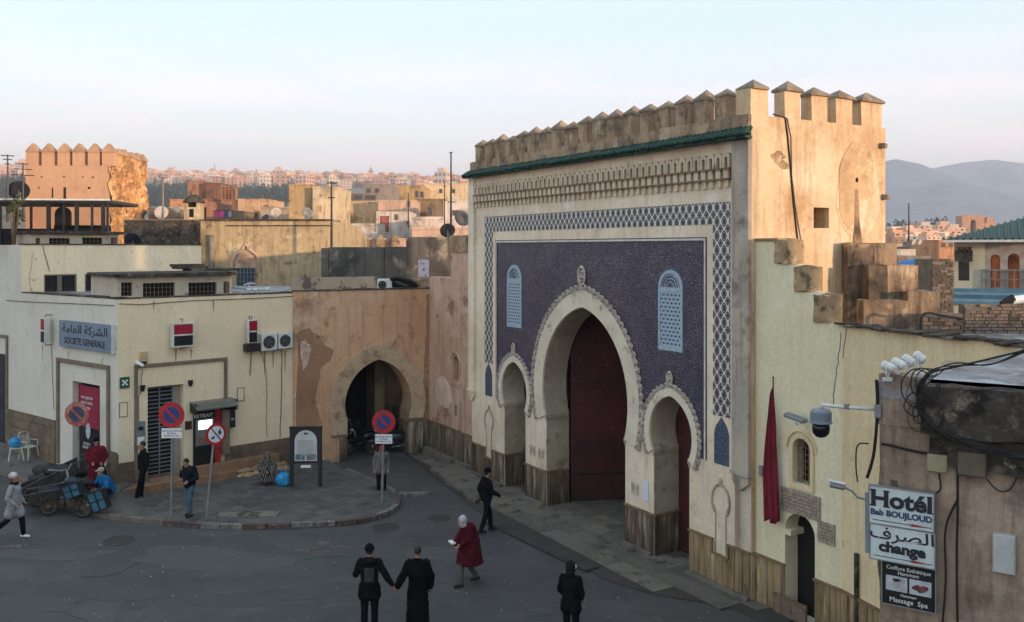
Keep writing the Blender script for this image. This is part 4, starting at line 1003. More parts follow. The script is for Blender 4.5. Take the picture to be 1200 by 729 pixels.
part('badge', MB().plate([wob(((pu0*.42+pu1*.58), pzm-.12), .14, .26, k=0.0)], .19, .204), M('badge_white', (.5,.55,.58), (.3,.36,.42), s=12), ps)
text('nos agences\nsont à votre\nservice', .17, white_paint, ps, BL.m @ T((pu0+pu1)/2+.05, .196, pz1-.55), sx=.95)
text('SOCIETE\nGENERALE', .12, white_paint, ps, BL.m @ T((pu0+pu1)/2+.05, .198, pzm-.62))
# bank name board
sb_ = thing('bank_sign', 'long slate blue board reading SOCIETE GENERALE in French and Arabic', 'sign', BL)
u0, u1, z0, z1 = rq(BL, 69, 378, 130.5, 410, -.12)
part('board', MB().box(u0, u1, -.12, -.0, z0, z1), M('slate_blue_face', (.17,.22,.29), (.14,.185,.25), rough=.45, s=3, bump=.02), sb_, bev=.01)
part('end_cap', MB().box(u1+.001, u1+.05, -.125, .0, z0-.01, z1+.01), white_metal, sb_, bev=.006)
w_, h_ = u1-u0, z1-z0
text('SOCIETE GENERALE', h_*.34, ink, sb_, BL.m @ T((u0+u1)/2, -.124, z0+h_*.26), bold=.006, sx=1.0)
text(arabic('الشركة العامة'), h_*.42, ink, sb_, BL.m @ T((u0+u1)/2, -.124, z0+h_*.70), bold=.004, sx=1.55)
# logo light boxes
sgred = M('logo_red', (.33,.012,.035), (.28,.01,.03), rough=.35, bump=0); sgblk = M('logo_black', (.015,.014,.018), rough=.35, bump=0, grain=0)
def logo_box(label, F0, r_, proud, w3=None, rot=0):
    t_ = thing('logo_box', label, 'sign', F0)
    a, b, c, d = r_
    v = -proud
    u0, u1, z0, z1 = rq(F0, a, b, c, d, v)
    m_ = F0.m
    if rot:
        m_ = F0.m @ T((u0+u1)/2, v, 0) @ RZ(rot) @ T(-(u0+u1)/2, -v, 0)
    hw = (w3 or (u1-u0))/2; uc = (u0+u1)/2; h_ = z1-z0
    part('case', MB().box(uc-hw, uc+hw, v, v+.18, z0, z1), white_metal, t_, m=m_, bev=.015)
    b_ = hw*.16
    part('red_field', MB().box(uc-hw+b_, uc+hw-b_, v-.006, v-.001, z0+h_*.53, z1-b_), sgred, t_, m=m_)
    part('black_field', MB().box(uc-hw+b_, uc+hw-b_, v-.006, v-.001, z0+b_, z0+h_*.47), sgblk, t_, m=m_)
    part('white_bar', MB().box(uc-hw*.42, uc+hw*.5, v-.008, v-.0005, z0+h_*.474, z0+h_*.526), white_paint, t_, m=m_)
    part('bracket', MB().tube([(uc, 0.02, z1+.10), (uc, v+.09, z1+.10), (uc, v+.09, z1)], .02, 6).tube([(uc, 0.02, z0-.08), (uc, v+.09, z0-.08), (uc, v+.09, z0)], .02, 6), grey_metal, t_)
logo_box('square red and black light box on the bank right of its corner', BR, (202, 378, 228, 407), .28)
logo_box('tall narrow red and black light box beside the air conditioners', BR, (289.5, 375, 304, 402), .34, .34)
logo_box('narrow red and black light box left of the slate blue name board', BL, (43.5, 373, 56, 402), .32, .30, .0)
# small fittings on the bank
def small(name, label, cat, F0, r_, d, mt, extra=None):
    t_ = thing(name, label, cat, F0); u0, u1, z0, z1 = rq(F0, *r_, -d)
    part('body', MB().box(u0, u1, -d, 0, z0, z1), mt, t_, bev=.01)
    if extra: extra(t_, u0, u1, z0, z1, d)
    return t_
def pharm(t_, u0, u1, z0, z1, d):
    cx, cz, w_ = (u0+u1)/2, (z0+z1)/2, (u1-u0)
    for k in range(4):
        a = math.pi/4+k*math.pi/2
        part('leaf_mark', MB().ell((cx+w_*.27*math.cos(a), -d-.004, cz+w_*.27*math.sin(a)*1.1), w_*.13, .004, w_*.10, 8, 5), white_paint, t_)
    part('centre_mark', MB().ell((cx, -d-.004, cz), w_*.17, .004, w_*.14, 8, 5), white_paint, t_)
small('square_sign', 'small dark green square sign with white pattern near the bank corner', 'sign', BR, (140.5, 442, 152, 455), .04, M('sign_green', (.01,.09,.05), (.01,.07,.04), rough=.4), pharm)
small('alarm_box', 'small beige and black alarm box above the white camera', 'alarm', BR, (165, 412, 173, 424), .10, M('alarm_beige', (.55,.40,.24)), lambda t_, u0, u1, z0, z1, d: part('base', MB().box(u0+.01, u1-.01, -d, 0, z0-.06, z0-.002), black_matte, t_))
def wallcam(t_, u0, u1, z0, z1, d):
    part('camera_tube', MB().tube([(u0-.02, -.12, z1), (u1+.05, -.34, z0)], .05, 8), white_plastic, t_)
small('bullet_camera', 'white tube camera at the left corner of the bank door trim', 'security camera', BR, (160, 424, 163, 428), .10, white_plastic, wallcam)
for px_, lb in ((166, 'left'), (222, 'right')):
    t_ = thing('wall_light', 'small black tapered wall light %s of the grille doorway' % lb, 'lamp', BR)
    u, z = BR.q(px_, 455 if px_ < 200 else 449); part('shade', MB().tube([(u, -.09, z-.09), (u, -.09, z+.10)], [.05, .085], 10), black_matte, t_); part('back_plate', MB().box(u-.03, u+.03, -.02, 0, z-.06, z+.06), black_metal, t_)
for px_, py_, lb in ((144.5, 480, 'pale outlined wall panel left of the bank grille'), (282, 462, 'pale outlined wall panel right of the cash machine')):
    t_ = thing('access_panel', lb, 'panel', BR); u, z = BR.q(px_, py_)
    part('frame', MB().plate([[(u-.13, z-.23), (u+.13, z-.23), (u+.13, z+.23), (u-.13, z+.23)], [(u-.11, z-.21), (u+.11, z-.21), (u+.11, z+.21), (u-.11, z+.21)]], -.02, 0), trim_stone, t_)
    part('door', MB().box(u-.109, u+.109, -.012, 0, z-.209, z+.209), bank_wall, t_)
small('deposit_slot', 'grey steel deposit slot with black mouth left of the grille', 'deposit box', BR, (160, 494, 170.5, 523), .08, grey_metal,
      lambda t_, u0, u1, z0, z1, d: (part('slot', MB().box(u0+.06, u1-.06, -d-.008, -d+.002, z1-.28, z1-.16), black_matte, t_), part('label', MB().box(u0+.03, u1-.03, -d-.006, -d, z0+.04, z0+.30), white_paint, t_)))
small('brown_plaque', 'small brown square plaque between grille and cash machine', 'plaque', BR, (217, 493.5, 225, 503.5), .03, M('brown_plaque_m', (.07,.025,.02), rough=.5))
# cash machine
atm = thing('cash_machine', 'black and red cash machine with lit screen under a curved canopy', 'cash machine', BR)
u0, u1, z0, z1 = rq(BR, 227, 487, 251, 553, -.08); zt_ = BR.z(240, 482, -.08)
part('black_body', MB().box(u0, u1+.02, -.10, .0, .62, zt_), M('atm_black', (.012,.012,.014), rough=.4, bump=0, grain=0), atm, bev=.01)
uu1 = BR.u(264, -.08)
part('red_panel', MB().box(u1+.021, BR.u(258, -.08), -.13, .0, .55, zt_), red_paint, atm)
part('side_pillar', MB().box(BR.u(259, -.08), BR.u(266, -.08), -.30, 0, .9, zt_), trim_stone, atm)
part('display_strip', MB().box(BR.u(266.5, -.08), BR.u(273, -.08), -.28, 0, 1.05+.7, zt_), black_metal, atm, bev=.01)
part('strip_label', MB().box(BR.u(268, -.08), BR.u(271.5, -.08), -.285, -.281, 2.0, zt_-.3), M('label_pale', (.4,.42,.46), (.15,.15,.2), s=25), atm)
fz0, fz1 = BR.z(238, 522, -.12), BR.z(238, 491, -.12)
part('steel_face', MB().box(u0+.05, u1-.02, -.13, -.101, fz0, fz1), grey_metal, atm)
part('screen', MB().box(u0+.14, u1-.10, -.14, -.131, fz1-.34, fz1-.05), M('lit_screen', (.5,.6,.62), rough=.3, bump=0, emit=((.75,.92,1.0), 1.4)), atm)
part('keypad', MB().box(u0+.16, u0+.42, -.20, -.131, fz0+.10, fz0+.30), M('warm_keys', (.35,.20,.08), (.06,.05,.05), s=22), atm)
part('card_slot', MB().box(u0+.46, u1-.09, -.16, -.131, fz0+.10, fz0+.20), black_metal, atm)
text('RETRAIT', .17, white_paint, atm, BR.m @ T((u0+u1)/2-.03, -.105, (fz1+zt_)/2-.02), bold=.003)
cv = MB(); cu0, cu1 = BR.u(226, -.3), BR.u(275, -.3)
for i in range(10):
    a0, a1 = i/10*1.3, (i+1)/10*1.3
    y0_, y1_ = -.02-.62*math.sin(a0), -.02-.62*math.sin(a1); za, zb_ = zt_+.10+.26*math.cos(a0)-.0, zt_+.10+.26*math.cos(a1)
    cv.add([(cu0, y0_, za), (cu1, y0_, za), (cu1, y1_, zb_), (cu0, y1_, zb_), (cu0, y0_, za-.04), (cu1, y0_, za-.04), (cu1, y1_, zb_-.04), (cu0, y1_, zb_-.04)], [(0,3,2,1),(4,5,6,7),(0,4,7,3),(1,2,6,5),(3,7,6,2),(0,1,5,4)])
part('canopy', cv, M('canopy_smoked', (.10,.10,.09), (.16,.155,.14), rough=.2, bump=0), atm)
for u_ in (cu0+.02, cu1-.02): part('canopy_side', MB().plate([[(u_, zt_-.0), (u_+.03, zt_), (u_+.03, zt_+.34), (u_, zt_+.34)]], -.5, 0), black_metal, atm)
# air conditioners
def ac_unit(label, F0, r_, v, grp='air conditioners on the bank wall', dep=.30):
    t_ = thing('air_conditioner', label, 'air conditioner', F0, grp)
    u0, u1, z0, z1 = rq(F0, *r_, v-dep)
    part('case', MB().box(u0, u1, v-dep, v-.02, z0, z1), white_metal, t_, bev=.02)
    h_ = z1-z0; r0 = h_*.38; cx = u0+r0*1.2; cz = (z0+z1)/2
    part('fan_opening', MB().tube([(cx, v-dep-.004, cz), (cx, v-dep+.02, cz)], r0, 20), black_matte, t_)
    g_ = MB()
    for q in (.35, .65, .95): g_.torus((cx, v-dep-.010, cz), r0*q, .006, 20, 4)
    for k in range(6): a = k*math.pi/3; g_.tube([(cx, v-dep-.01, cz), (cx+r0*math.cos(a), v-dep-.01, cz+r0*math.sin(a))], .006, 4)
    part('fan_guard', g_, grey_metal, t_)
    part('side_panel', MB().box(cx+r0*1.1, u1-.02, v-dep-.008, v-dep-.001, z0+.04, z1-.04), white_plastic, t_)
    part('bracket', MB().box(u0+.03, u0+.07, v-dep, v+.0, z0-.05, z0-.002).box(u1-.07, u1-.03, v-dep, v, z0-.05, z0-.002), grey_metal, t_)
ac_unit('white air conditioner beside the narrow light box, left of the two', BR, (307, 391, 325, 411), 0)
ac_unit('white air conditioner nearer the terracotta wall, right of the two', BR, (326.5, 390, 343, 408.5), 0)
small('black_device', 'small black box hanging under the narrow light box', 'device', BR, (289, 403, 305, 412), .28, black_metal)
for F_, pl_, r_ in ((BR, [(139, 356), (165, 357), (200, 354), (230, 352), (290, 350), (346, 347)], .012), (BR, [(292, 372), (292, 390), (294, 415), (293, 440)], .012), (BR, [(166, 428), (166, 440), (162, 470), (163, 494)], .010),
        (BR, [(306, 412), (312, 440), (312, 500), (313, 512)], .010), (BL, [(60, 405), (61, 412), (62, 440), (64, 480)], .010), (BL, [(8, 352), (40, 354), (90, 356), (134, 358)], .012), (BR, [(329, 409), (330, 430), (328, 512)], .012)):
    part('wall_cable', crack([F_.q(*p_) for p_ in pl_], 5, r_, -.02), cable_mat if r_ > .011 else trim_stone, bank, m=F_.m)
rust = M('rust_run', (.30,.19,.11), (.40,.30,.20), s=3, bump=.1)
for F_, x_, y_, l_ in ((BR, 206, 409, 16), (BR, 224, 409, 10), (BR, 310, 412, 26), (BR, 320, 412, 18), (BR, 334, 411, 24), (BL, 50, 404, 18), (BL, 80, 412, 14), (BL, 120, 420, 10), (BR, 250, 352, 12), (BR, 180, 353, 9)):
    u, z = F_.q(x_, y_); _, z2 = F_.q(x_, y_+l_); part('rust_run', MB().plate([[(u-.03, z), (u-.012, z2), (u+.008, z2-.05), (u+.02, z2+.1), (u+.035, z)]], -.004, -.0005), rust, bank, m=F_.m)
# upper storeys and roof structures of the bank block
c25 = BL.w(u25); CW = Fr(c25.x, c25.y, BR.dx, BR.dy)
uc1 = CW.u(236); cz1 = CW.z(30, 287); cz0 = ztop-.3
wn = [rq(CW, 51.5, 321.5, 90, 343), rq(CW, 99.5, 320.5, 133, 342)]
sl_ = [[(w[0], w[2]), (w[1], w[2]), (w[1], w[3]), (w[0], w[3])] for w in wn]
up = thing('upper_storey', 'cream upper storey set back behind the bank corner with two dark windows', 'building', CW)
part('front_wall', MB().plate([[(0, cz0), (uc1, cz0), (uc1, cz1), (0, cz1)]] + sl_, 0, .3), M('upper_cream_plaster', (.80,.68,.48), (.74,.62,.43), s=.5, blotch=[((.38,.28,.18), 3.5, .70, .76), ((.80,.72,.56), 1, .6, .7)], streak=((.58,.47,.32), .3), bump=.2, bs=12), up)
part('body', MB().box(.01, uc1, .31, 6.5, 2, cz1-.03), slab_top, up)
part('wall_cap', MB().box(-.02, uc1, -.03, .33, cz1, cz1+.05), slab_dark, up)
for k, w in enumerate(wn):
    f_ = part('window', MB().plate([[(w[0], w[2]), (w[1], w[2]), (w[1], w[3]), (w[0], w[3])], [(w[0]+.05, w[2]+.05), (w[1]-.05, w[2]+.05), (w[1]-.05, w[3]-.05), (w[0]+.05, w[3]-.05)]], .02, .10), trim_stone, up)
    part('pane', MB().box(w[0]+.04, w[1]-.04, .12, .14, w[2]+.04, w[3]-.04), glass_dark, f_)
    g_ = MB(); nb = 9 if k else 8
    for i in range(1, nb): g_.box(w[0]+(w[1]-w[0])*i/nb-.007, w[0]+(w[1]-w[0])*i/nb+.007, .085, .10, w[2]+.05, w[3]-.05)
    for i in range(1, 5): g_.box(w[0]+.05, w[1]-.05, .07, .084, w[2]+(w[3]-w[2])*i/5-.006, w[2]+(w[3]-w[2])*i/5+.006)
    if k == 0: part('mullion', MB().box((w[0]+w[1])/2-.10, (w[0]+w[1])/2+.05, .03, .11, w[2]+.05, w[3]-.05), trim_stone, f_)
    part('grille', g_, black_metal, f_)
part('wall_cable', crack([CW.q(*p) for p in ((50, 288), (53, 300), (58, 318))], 8, .012, -.012), cable_mat, up)
part('wall_cable', crack([CW.q(*p) for p in ((39, 295), (37, 310), (34, 330), (38, 343))], 9, .005, -.008), trim_stone, up)
def monitor(name, label, F0, x0, x1, yt, yb_, wins, v, dep, lip=.10, z0=None):
    t_ = thing(name, label, 'rooflight', F0)
    u0, u1 = F0.u(x0, v), F0.u(x1, v); zt = F0.z((x0+x1)/2, yt, v); zb = F0.z((x0+x1)/2, yb_, v) if z0 is None else z0
    holes = []
    for (a, b, c, d) in wins:
        h_ = rq(F0, a, c, b, d, v); holes.append([(h_[0], h_[2]), (h_[1], h_[2]), (h_[1], h_[3]), (h_[0], h_[3])])
    wm_ = M('monitor_plaster', (.50,.44,.35), (.42,.37,.30), s=1.5, blotch=[((.25,.20,.15), 4, .64, .76)], bump=.2)
    part('front_wall', MB().plate([[(u0, zb), (u1, zb), (u1, zt), (u0, zt)]] + holes, v, v+.15), wm_, t_)
    part('side_wall', MB().box(u1-.15, u1, v+.151, v+dep, zb, zt).box(u0, u0+.15, v+.151, v+dep, zb, zt), wm_, t_)
    part('roof_slab', MB().slab([(u0-lip, v-lip*1.5), (u1+lip, v-lip*1.5), (u1+lip, v+dep), (u0-lip, v+dep)], zt, zt+.11), slab_dark, t_, bev=.02)
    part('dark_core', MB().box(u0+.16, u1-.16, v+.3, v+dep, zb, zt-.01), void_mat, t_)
    for h_ in holes:
        (a, c), (b, _), (_, d), _ = h_
        g_ = MB()
        nb = max(3, int((b-a)/.13)); nv = max(2, int((d-c)/.13))
        for i in range(nb+1): g_.box(a+(b-a)*i/nb-.008, a+(b-a)*i/nb+.008, v+.06, v+.075, c, d)
        for i in range(nv+1): g_.box(a, b, v+.076, v+.09, c+(d-c)*i/nv-.007, c+(d-c)*i/nv+.007)
        part('window_grille', g_, trim_stone, t_)
monitor('roof_monitor', 'low rooflight box with three barred openings on the bank roof', BR, 137, 272, 323.5, 351, [(142, 155, 331, 347), (167.5, 205, 331.5, 348), (221, 254, 331, 347), (262, 269, 330, 344)], .5, 2.6, .14, ztop-.05)
MF = CW
monitor('roof_monitor', 'smaller flat rooflight box higher up beside the glazed terrace', CW, 36, 139, 274.5, 288, [(42, 47, 279, 286.5), (57.5, 82, 279, 286.5), (96.5, 120, 278.5, 286.5), (130, 137, 278.5, 286)], .6, 2.5, .14, cz1-.1)
sl3 = thing('stacked_slabs', 'stack of black slabs and rubble on the roof right of the rooflight', 'slabs', BR)
p0 = BR.q(205, 313, 2.5); 
for k, (a, b, yy) in enumerate(((206, 240, 311), (208, 242, 313.5), (220, 275, 316))):
    u0, z0 = BR.q(a, yy+2, 2.6+.05*k); u1, _ = BR.q(b, yy+2, 2.6+.05*k)
    part('slab', MB().box(u0, u1, 2.6-.1*k, 3.2, z0, z0+.10), slab_dark, sl3, bev=.02)
p_u = BR.q(222, 320, 2.8)
part('support', MB().box(BR.u(212, 2.8), BR.u(270, 2.8), 2.8, 3.3, ztop-.1, BR.z(230, 318, 2.8)), M('monitor_plaster', (.5,.44,.35)), sl3)
# glazed terrace on the left
GT = Fr(CW.w(0, 3.4).x, CW.w(0, 3.4).y, 1, .10)
gt = thing('glazed_terrace', 'dark framed glass terrace enclosure in front of the crenellated tower', 'terrace', GT)
def gq(px, py, v=0): return GT.q(px, py, v)
g0, g1 = GT.u(-40), GT.u(126)
ztb, zbb = gq(60, 238)[1], gq(60, 284)[1]
part('roof_beam', MB().box(g0, g1+.1, -.15, 3.5, ztb, ztb+.14), black_metal, gt, bev=.02)
part('roof_edge', MB().box(g0, g1+.15, -.18, -.151, ztb+.10, ztb+.16), white_metal, gt)
zgl = gq(60, 268)[1]
part('base_wall', MB().box(g0, g1, .02, .2, 3, zgl), black_matte, gt)
for px_ in (-20, 0.5, 17.5, 36.5, 57, 75, 90, 108, 121, 126):
    u = GT.u(px_); part('post', MB().box(u-(.07 if px_ in (17.5, 57, 90, 121) else .035), u+(.07 if px_ in (17.5, 57, 90, 121) else .035), -.05, .05, zbb-1, ztb), black_metal, gt)
gl = NT('terrace_glass'); gl.p.inputs['Base Color'].default_value = (.75, .72, .68, 1); gl.p.inputs['Roughness'].default_value = .03; gl.p.inputs['Transmission Weight'].default_value = 1.0; gl.p.inputs['IOR'].default_value = 1.05
for a, b in ((-20, 0.5), (.5, 17.5), (17.5, 36.5), (36.5, 57), (57, 75), (75, 90), (90, 108), (108, 121)):
    part('glass_pane', MB().box(GT.u(a)+.04, GT.u(b)-.04, -.008, .008, zgl, ztb-.01), gl.m, gt)
part('chair_row', MB().box(GT.u(57), GT.u(120), .5, 1.0, zgl-.6, zgl+.15), black_matte, gt)
ta = thing('terrace_arch', 'dark arched opening seen through the terrace glass', 'arch', GT)
ua, ub = GT.u(64, 4.5), GT.u(82, 4.5); za_ = GT.z(73, 251, 4.5)
part('arch_panel', MB().plate([[(ua, 4), (ub, 4)] + arcpts((ua+ub)/2, (ub-ua)/2, za_, n=12)], 4.5, 4.7), black_matte, ta)

# ================================================================== TERRACOTTA ARCH BUILDING
PF = Fr(-7.80, 32.05, 4.63, 2.35)
pk = thing('arch_building', 'terracotta plastered building with a brick horseshoe archway beside the bank', 'building', PF)
q1, q2 = PF.u(404), PF.u(482); pc_, ph = (q1+q2)/2, (q2-q1)/2
zs, za = 1.62, PF.z(444, 421)
AR_ = (pc_, ph*.965, ph, zs, za)
upE = PF.u(503.5); ztp = PF.z(420, 340)
prof = [(0, 0), (pc_-ph*.93, 0)] + horseshoe(*AR_) + [(pc_+ph*.93, 0), (upE, 0), (upE, ztp), (0, ztp)]
part('front_wall', MB().plate([prof], 0, 1.0), terra, pk)
ring(PF, pk, AR_, .56, -.045, -.001, arch_brick, 46, gap=.30, bulk=False)
rl = MB(); I = horseshoe(*AR_); n = len(I)
c_, a_, b_ = pc_, ph*.93-.015, ph-.015
I2 = [(c_-a_, 0)] + horseshoe(c_, a_, b_, zs, za-.015) + [(c_+a_, 0)]; n = len(I2)
rl.add([(p[0], .004, p[1]) for p in I2] + [(p[0], 1.0, p[1]) for p in I2], [(i, i+n, i+1+n, i+1) for i in range(n-1)])
part('reveal_lining', rl, M('brown_reveal_plaster', (.36,.25,.17), (.27,.185,.125), s=1, blotch=[((.14,.10,.07), 2, .58, .8)], zd=((.10,.08,.06), 0, 2, .7), bump=.5, bs=12, lump=1), pk)
tb = MB().box(-.5, .5, 0, 1, 0, 1).mesh('arch_brick', arch_brick)
for sgn in (-1, 1):
    z = zs-.62 if sgn < 0 else zs-.25
    while z < zs-.03:
        u = pc_+sgn*(ph*.93+.28); obj('arch_brick', tb, pk, None, T(u, -.045, z) @ S(.56, .045, .05)); z += .062
    part('impost', MB().box(pc_+sgn*(ph*.93-.03), pc_+sgn*(ph*.93+.6), -.06, .2, zs-(.70 if sgn < 0 else .32), zs-(.63 if sgn < 0 else .255)), trim_stone, pk, bev=.01)
dado(PF, pk, pc_-ph*.93-.3, pc_-ph*.93, 0, .92, me=plk)
dado(PF, pk, pc_+ph*.93, upE, 0, 1.25, me=plk)
J = PF.sub(pc_+ph*.93-.012, 0, 0, math.pi/2); J2 = Fr(PF.w(pc_+ph*.93-.012, 1.0).x, PF.w(pc_+ph*.93-.012, 1.0).y, -J.dx, -J.dy)
dado(J2, pk, .0, 1.0, 0, 1.2, me=plk)
stn = M('brown_wall_stain', (.33,.185,.105), (.27,.145,.08), s=.8, blotch=[((.42,.25,.15), 1.2, .56, .7), ((.20,.11,.065), 2.4, .58, .72)], bump=.5, bs=10, lump=1)
def pxpoly(F_, pts, jit=.03, seed=1, n=4):
    r3 = random.Random(seed); o_ = []
    for i in range(len(pts)):
        a, b = F_.q(*pts[i]), F_.q(*pts[(i+1) % len(pts)])
        for k in range(n): t = k/n; o_.append((a[0]+(b[0]-a[0])*t+r3.uniform(-jit, jit), a[1]+(b[1]-a[1])*t+r3.uniform(-jit, jit)))
    ar = sum(o_[i][0]*o_[(i+1)%len(o_)][1]-o_[(i+1)%len(o_)][0]*o_[i][1] for i in range(len(o_)))
    return o_ if ar > 0 else o_[::-1]
part('wall_stain', MB().plate([pxpoly(PF, [(348, 388), (362, 384), (374, 396), (391, 411), (389, 419), (376, 432), (372, 452), (369, 474), (377, 494), (374, 516), (365, 545), (348, 546)], .05, 2)], -.008, -.0015), stn, pk)
part('peeled_patch', MB().plate([pxpoly(PF, [(352, 402), (358, 396), (364, 408), (361, 424), (355, 434), (352, 420)], .04, 3, 3)], -.014, -.0085), M('peeled_white', (.60,.46,.40), (.42,.27,.19), s=9, bump=.5), pk)
part('wall_stain', MB().plate([pxpoly(PF, [(499, 345), (503, 345), (503, 500), (497, 495), (494, 470), (497, 420), (500, 380)], .03, 4)], -.006, -.0015), stn, pk)
# court behind the arch: walls, second dark arch
inn = M('inner_tan_plaster', (.42,.30,.20), (.33,.23,.155), s=.8, blotch=[((.20,.14,.095), 1.8, .58, .8)], zd=((.12,.09,.07), 0, 2, .7), bump=.5, bs=12, lump=1)
ia, ib = PF.u(400, 3.4), PF.u(433, 3.4)
part('court_wall', MB().plate([[(ib, 0), (upE+1.5, 0), (upE+1.5, 5.5), (ia-2, 5.5), (ia-2, 4.4), (ia, 4.4)] + arcpts((ia+ib)/2, (ib-ia)/2, 3.6, a0=math.pi, a1=0, n=12)[0:0] + [(ia, 3.7), (ib, 3.7)]], 3.4, 3.8), inn, pk)
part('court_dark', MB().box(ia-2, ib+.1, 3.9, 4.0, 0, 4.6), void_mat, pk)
part('court_wall', MB().box(ib-.0, ib+.4, 2.7, 3.399, 0, 5.5), inn, pk)
part('court_wall', MB().box(PF.u(478, 2.5), PF.u(478, 2.5)+.5, 1.0, 3.39, 0, 5.5), inn, pk)
part('court_roof', MB().box(-.5, upE+1, 1.01, 1.9, 4.6, 5.2), inn, pk)
dado(PF.sub(0, 3.4), pk, ib+.41, PF.u(478, 2.5), 0, 1.25, me=plk)
# side wall parallel to the gate, with window, slit and dado
PS = GF.sub(0, .05)
part('pale_patch', MB().plate([pxpoly(PS, [(513, 445), (520, 440), (528, 452), (530, 470), (524, 480), (515, 474), (511, 460)], .03, 5)], -.006, -.0015), M('pale_pink_patch', (.64,.49,.39), (.54,.38,.28), s=2, bump=.4), pk, m=PS.m)
s0, s1 = PS.u(503.5), UL
zu, zl = PS.z(535, 278), PS.z(515, 325)
wu0, wu1, wz0, wz1 = rq(PS, 530.5, 417, 537.5, 446); wc = (wu0+wu1)/2; wr = (wu1-wu0)/2
win2 = [(wu0, wz0), (wu1, wz0)] + arcpts(wc, wr, wz1-wr, n=10)
su0, su1, sz0, sz1 = rq(PS, 532, 474.5, 535.5, 488)
us = PS.u(528)
part('side_wall', MB().plate([[(s0-.0, 0), (s1, 0), (s1, zu), (us, zu), (us, zl), (s0, zl)], win2, [(su0, sz0), (su1, sz0), (su1, sz1), (su0, sz1)]], 0, .6), terra_side, pk, m=PS.m)
part('window_back', MB().box(wu0-.1, wu1+.1, .22, .3, wz0-.1, wz1+.1), dark_rubble, pk, m=PS.m)
part('slit_back', MB().box(su0-.05, su1+.05, .3, .35, sz0-.1, sz1+.1), dark_rubble, pk, m=PS.m)
part('window_moulding', MB().tube([(p_[0], -.02, p_[1]) for p_ in arcpts(wc, wr+.12, wz1-wr-.0, n=14)] , .03, 6).tube([(wu0-.12, -.02, wz1-wr), (wu0-.12, -.02, wz0-.05)], .025, 6).tube([(wu1+.12, -.02, wz1-wr), (wu1+.12, -.02, wz0-.05)], .025, 6).box(wu0-.22, wu1+.22, -.07, 0, wz0-.14, wz0-.07), terra_side, pk, m=PS.m)
part('upper_patch', rough_block(us-.02, s1, -.05, .5, zu-.55, zu+.06, .03, 12, 6, 4, 3), rubble, pk, m=PS.m)
dado(PS, pk, s0+.05, s1, 0, 1.22, me=plk)
part('side_kerb', MB().plate([[(s0, 0), (s1, 0), (s1, .25), (s0, .25)]], -.30, -.05), pave_gate, pk, m=PS.m, bev=.03)
part('roof', MB().slab([tuple(PF.w(0, .2).xy), tuple(PF.w(upE, .2).xy), tuple(PS.w(s1, .3).xy), tuple((PS.w(s1, .3)+Vector((2, 8, 0))).xy), tuple(PF.w(-1, 9).xy)], ztp-.6, ztp-.12), slab_top, pk, m=IDM)
pe = MB(); u = 0
while u < upE:
    w_ = random.uniform(.2, .6); pe.box(u, min(upE, u+w_), -.03, .25, ztp+.001, ztp+random.uniform(.02, .07)); u += w_
part('roof_edge', pe, slab_dark, pk, kind='stuff')
# ================================================================== GROUND
gm = M('earth_ground', (.13,.105,.08), (.09,.075,.055), s=.05, blotch=[((.06,.065,.035), .08, .5, .7)], bump=.3, bs=2)
nx, ny = 60, 60
part('ground', MB().slab([(-6000, -200), (6000, -200), (6000, 9000), (-6000, 9000)], -1, -.06), gm, None, kind='structure')
road = part('road', MB().slab([(-45, -12), (34, -12), (34, 48), (-45, 48)], -.05, 0), asphalt, None, kind='structure')
kl = [(-90, 512), (-40, 532), (0, 549), (40, 567), (80, 586), (115, 599), (150, 605), (190, 609), (240, 613), (300, 614), (360, 612), (410, 609), (440, 603), (458, 595), (464, 586), (459, 576), (447, 568), (432, 561), (415, 554), (402, 549)]
KP = [gp(a, b, .12) for a, b in kl]
def smooth(pts, n=6):
    out = []
    for i in range(len(pts)-1):
        p0, p1, p2, p3 = pts[max(i-1,0)], pts[i], pts[i+1], pts[min(i+2,len(pts)-1)]
        for k in range(n):
            t = k/n; out.append(.5*((2*p1)+(p2-p0)*t+(2*p0-5*p1+4*p2-p3)*t*t+(3*p1-p0-3*p2+p3)*t**3))
    return out+[pts[-1]]
KS = smooth(KP)
walk = tag(bpy.data.objects.new('sidewalk', None), kind='structure'); COL.objects.link(walk); WM[walk] = IDM
back = [gp(345, 520, .12), gp(270, 512, .12), gp(150, 540, .12)]
poly = [(p.x, p.y) for p in KS] + [(p.x, p.y) for p in back]
part('paving', MB().slab([(p.x, p.y) for p in KS[4*6:]] + [(p.x, p.y) for p in back], .01, .12), pave, walk)
# sloping part along the left face of the bank
m_ = MB(); n = 14; vs = []
for i in range(n+1):
    t = i/n; k = KS[int(t*30)]
    w = BL.w(BL.u(-90)*(1-t)+.3*t, .2); w = Vector((w.x, w.y, .58-.1*t))
    vs += [(k.x, k.y, .125), ((k.x+w.x)/2, (k.y+w.y)/2, .40-.05*t), tuple(w)]
fs = []
for i in range(n): fs += [(i*3, i*3+3, i*3+4, i*3+1), (i*3+1, i*3+4, i*3+5, i*3+2)]
w = BR.w(1.0, .1); vs.append((w.x, w.y, .13)); b = len(vs)-1
k24 = KS[38]; vs.append((k24.x, k24.y, .126)); fs += [(n*3, b+1, n*3+1), (n*3+1, b+1, b), (n*3+1, b, n*3+2)]
part('sloping_paving', MB().add(vs, fs), pave, walk)
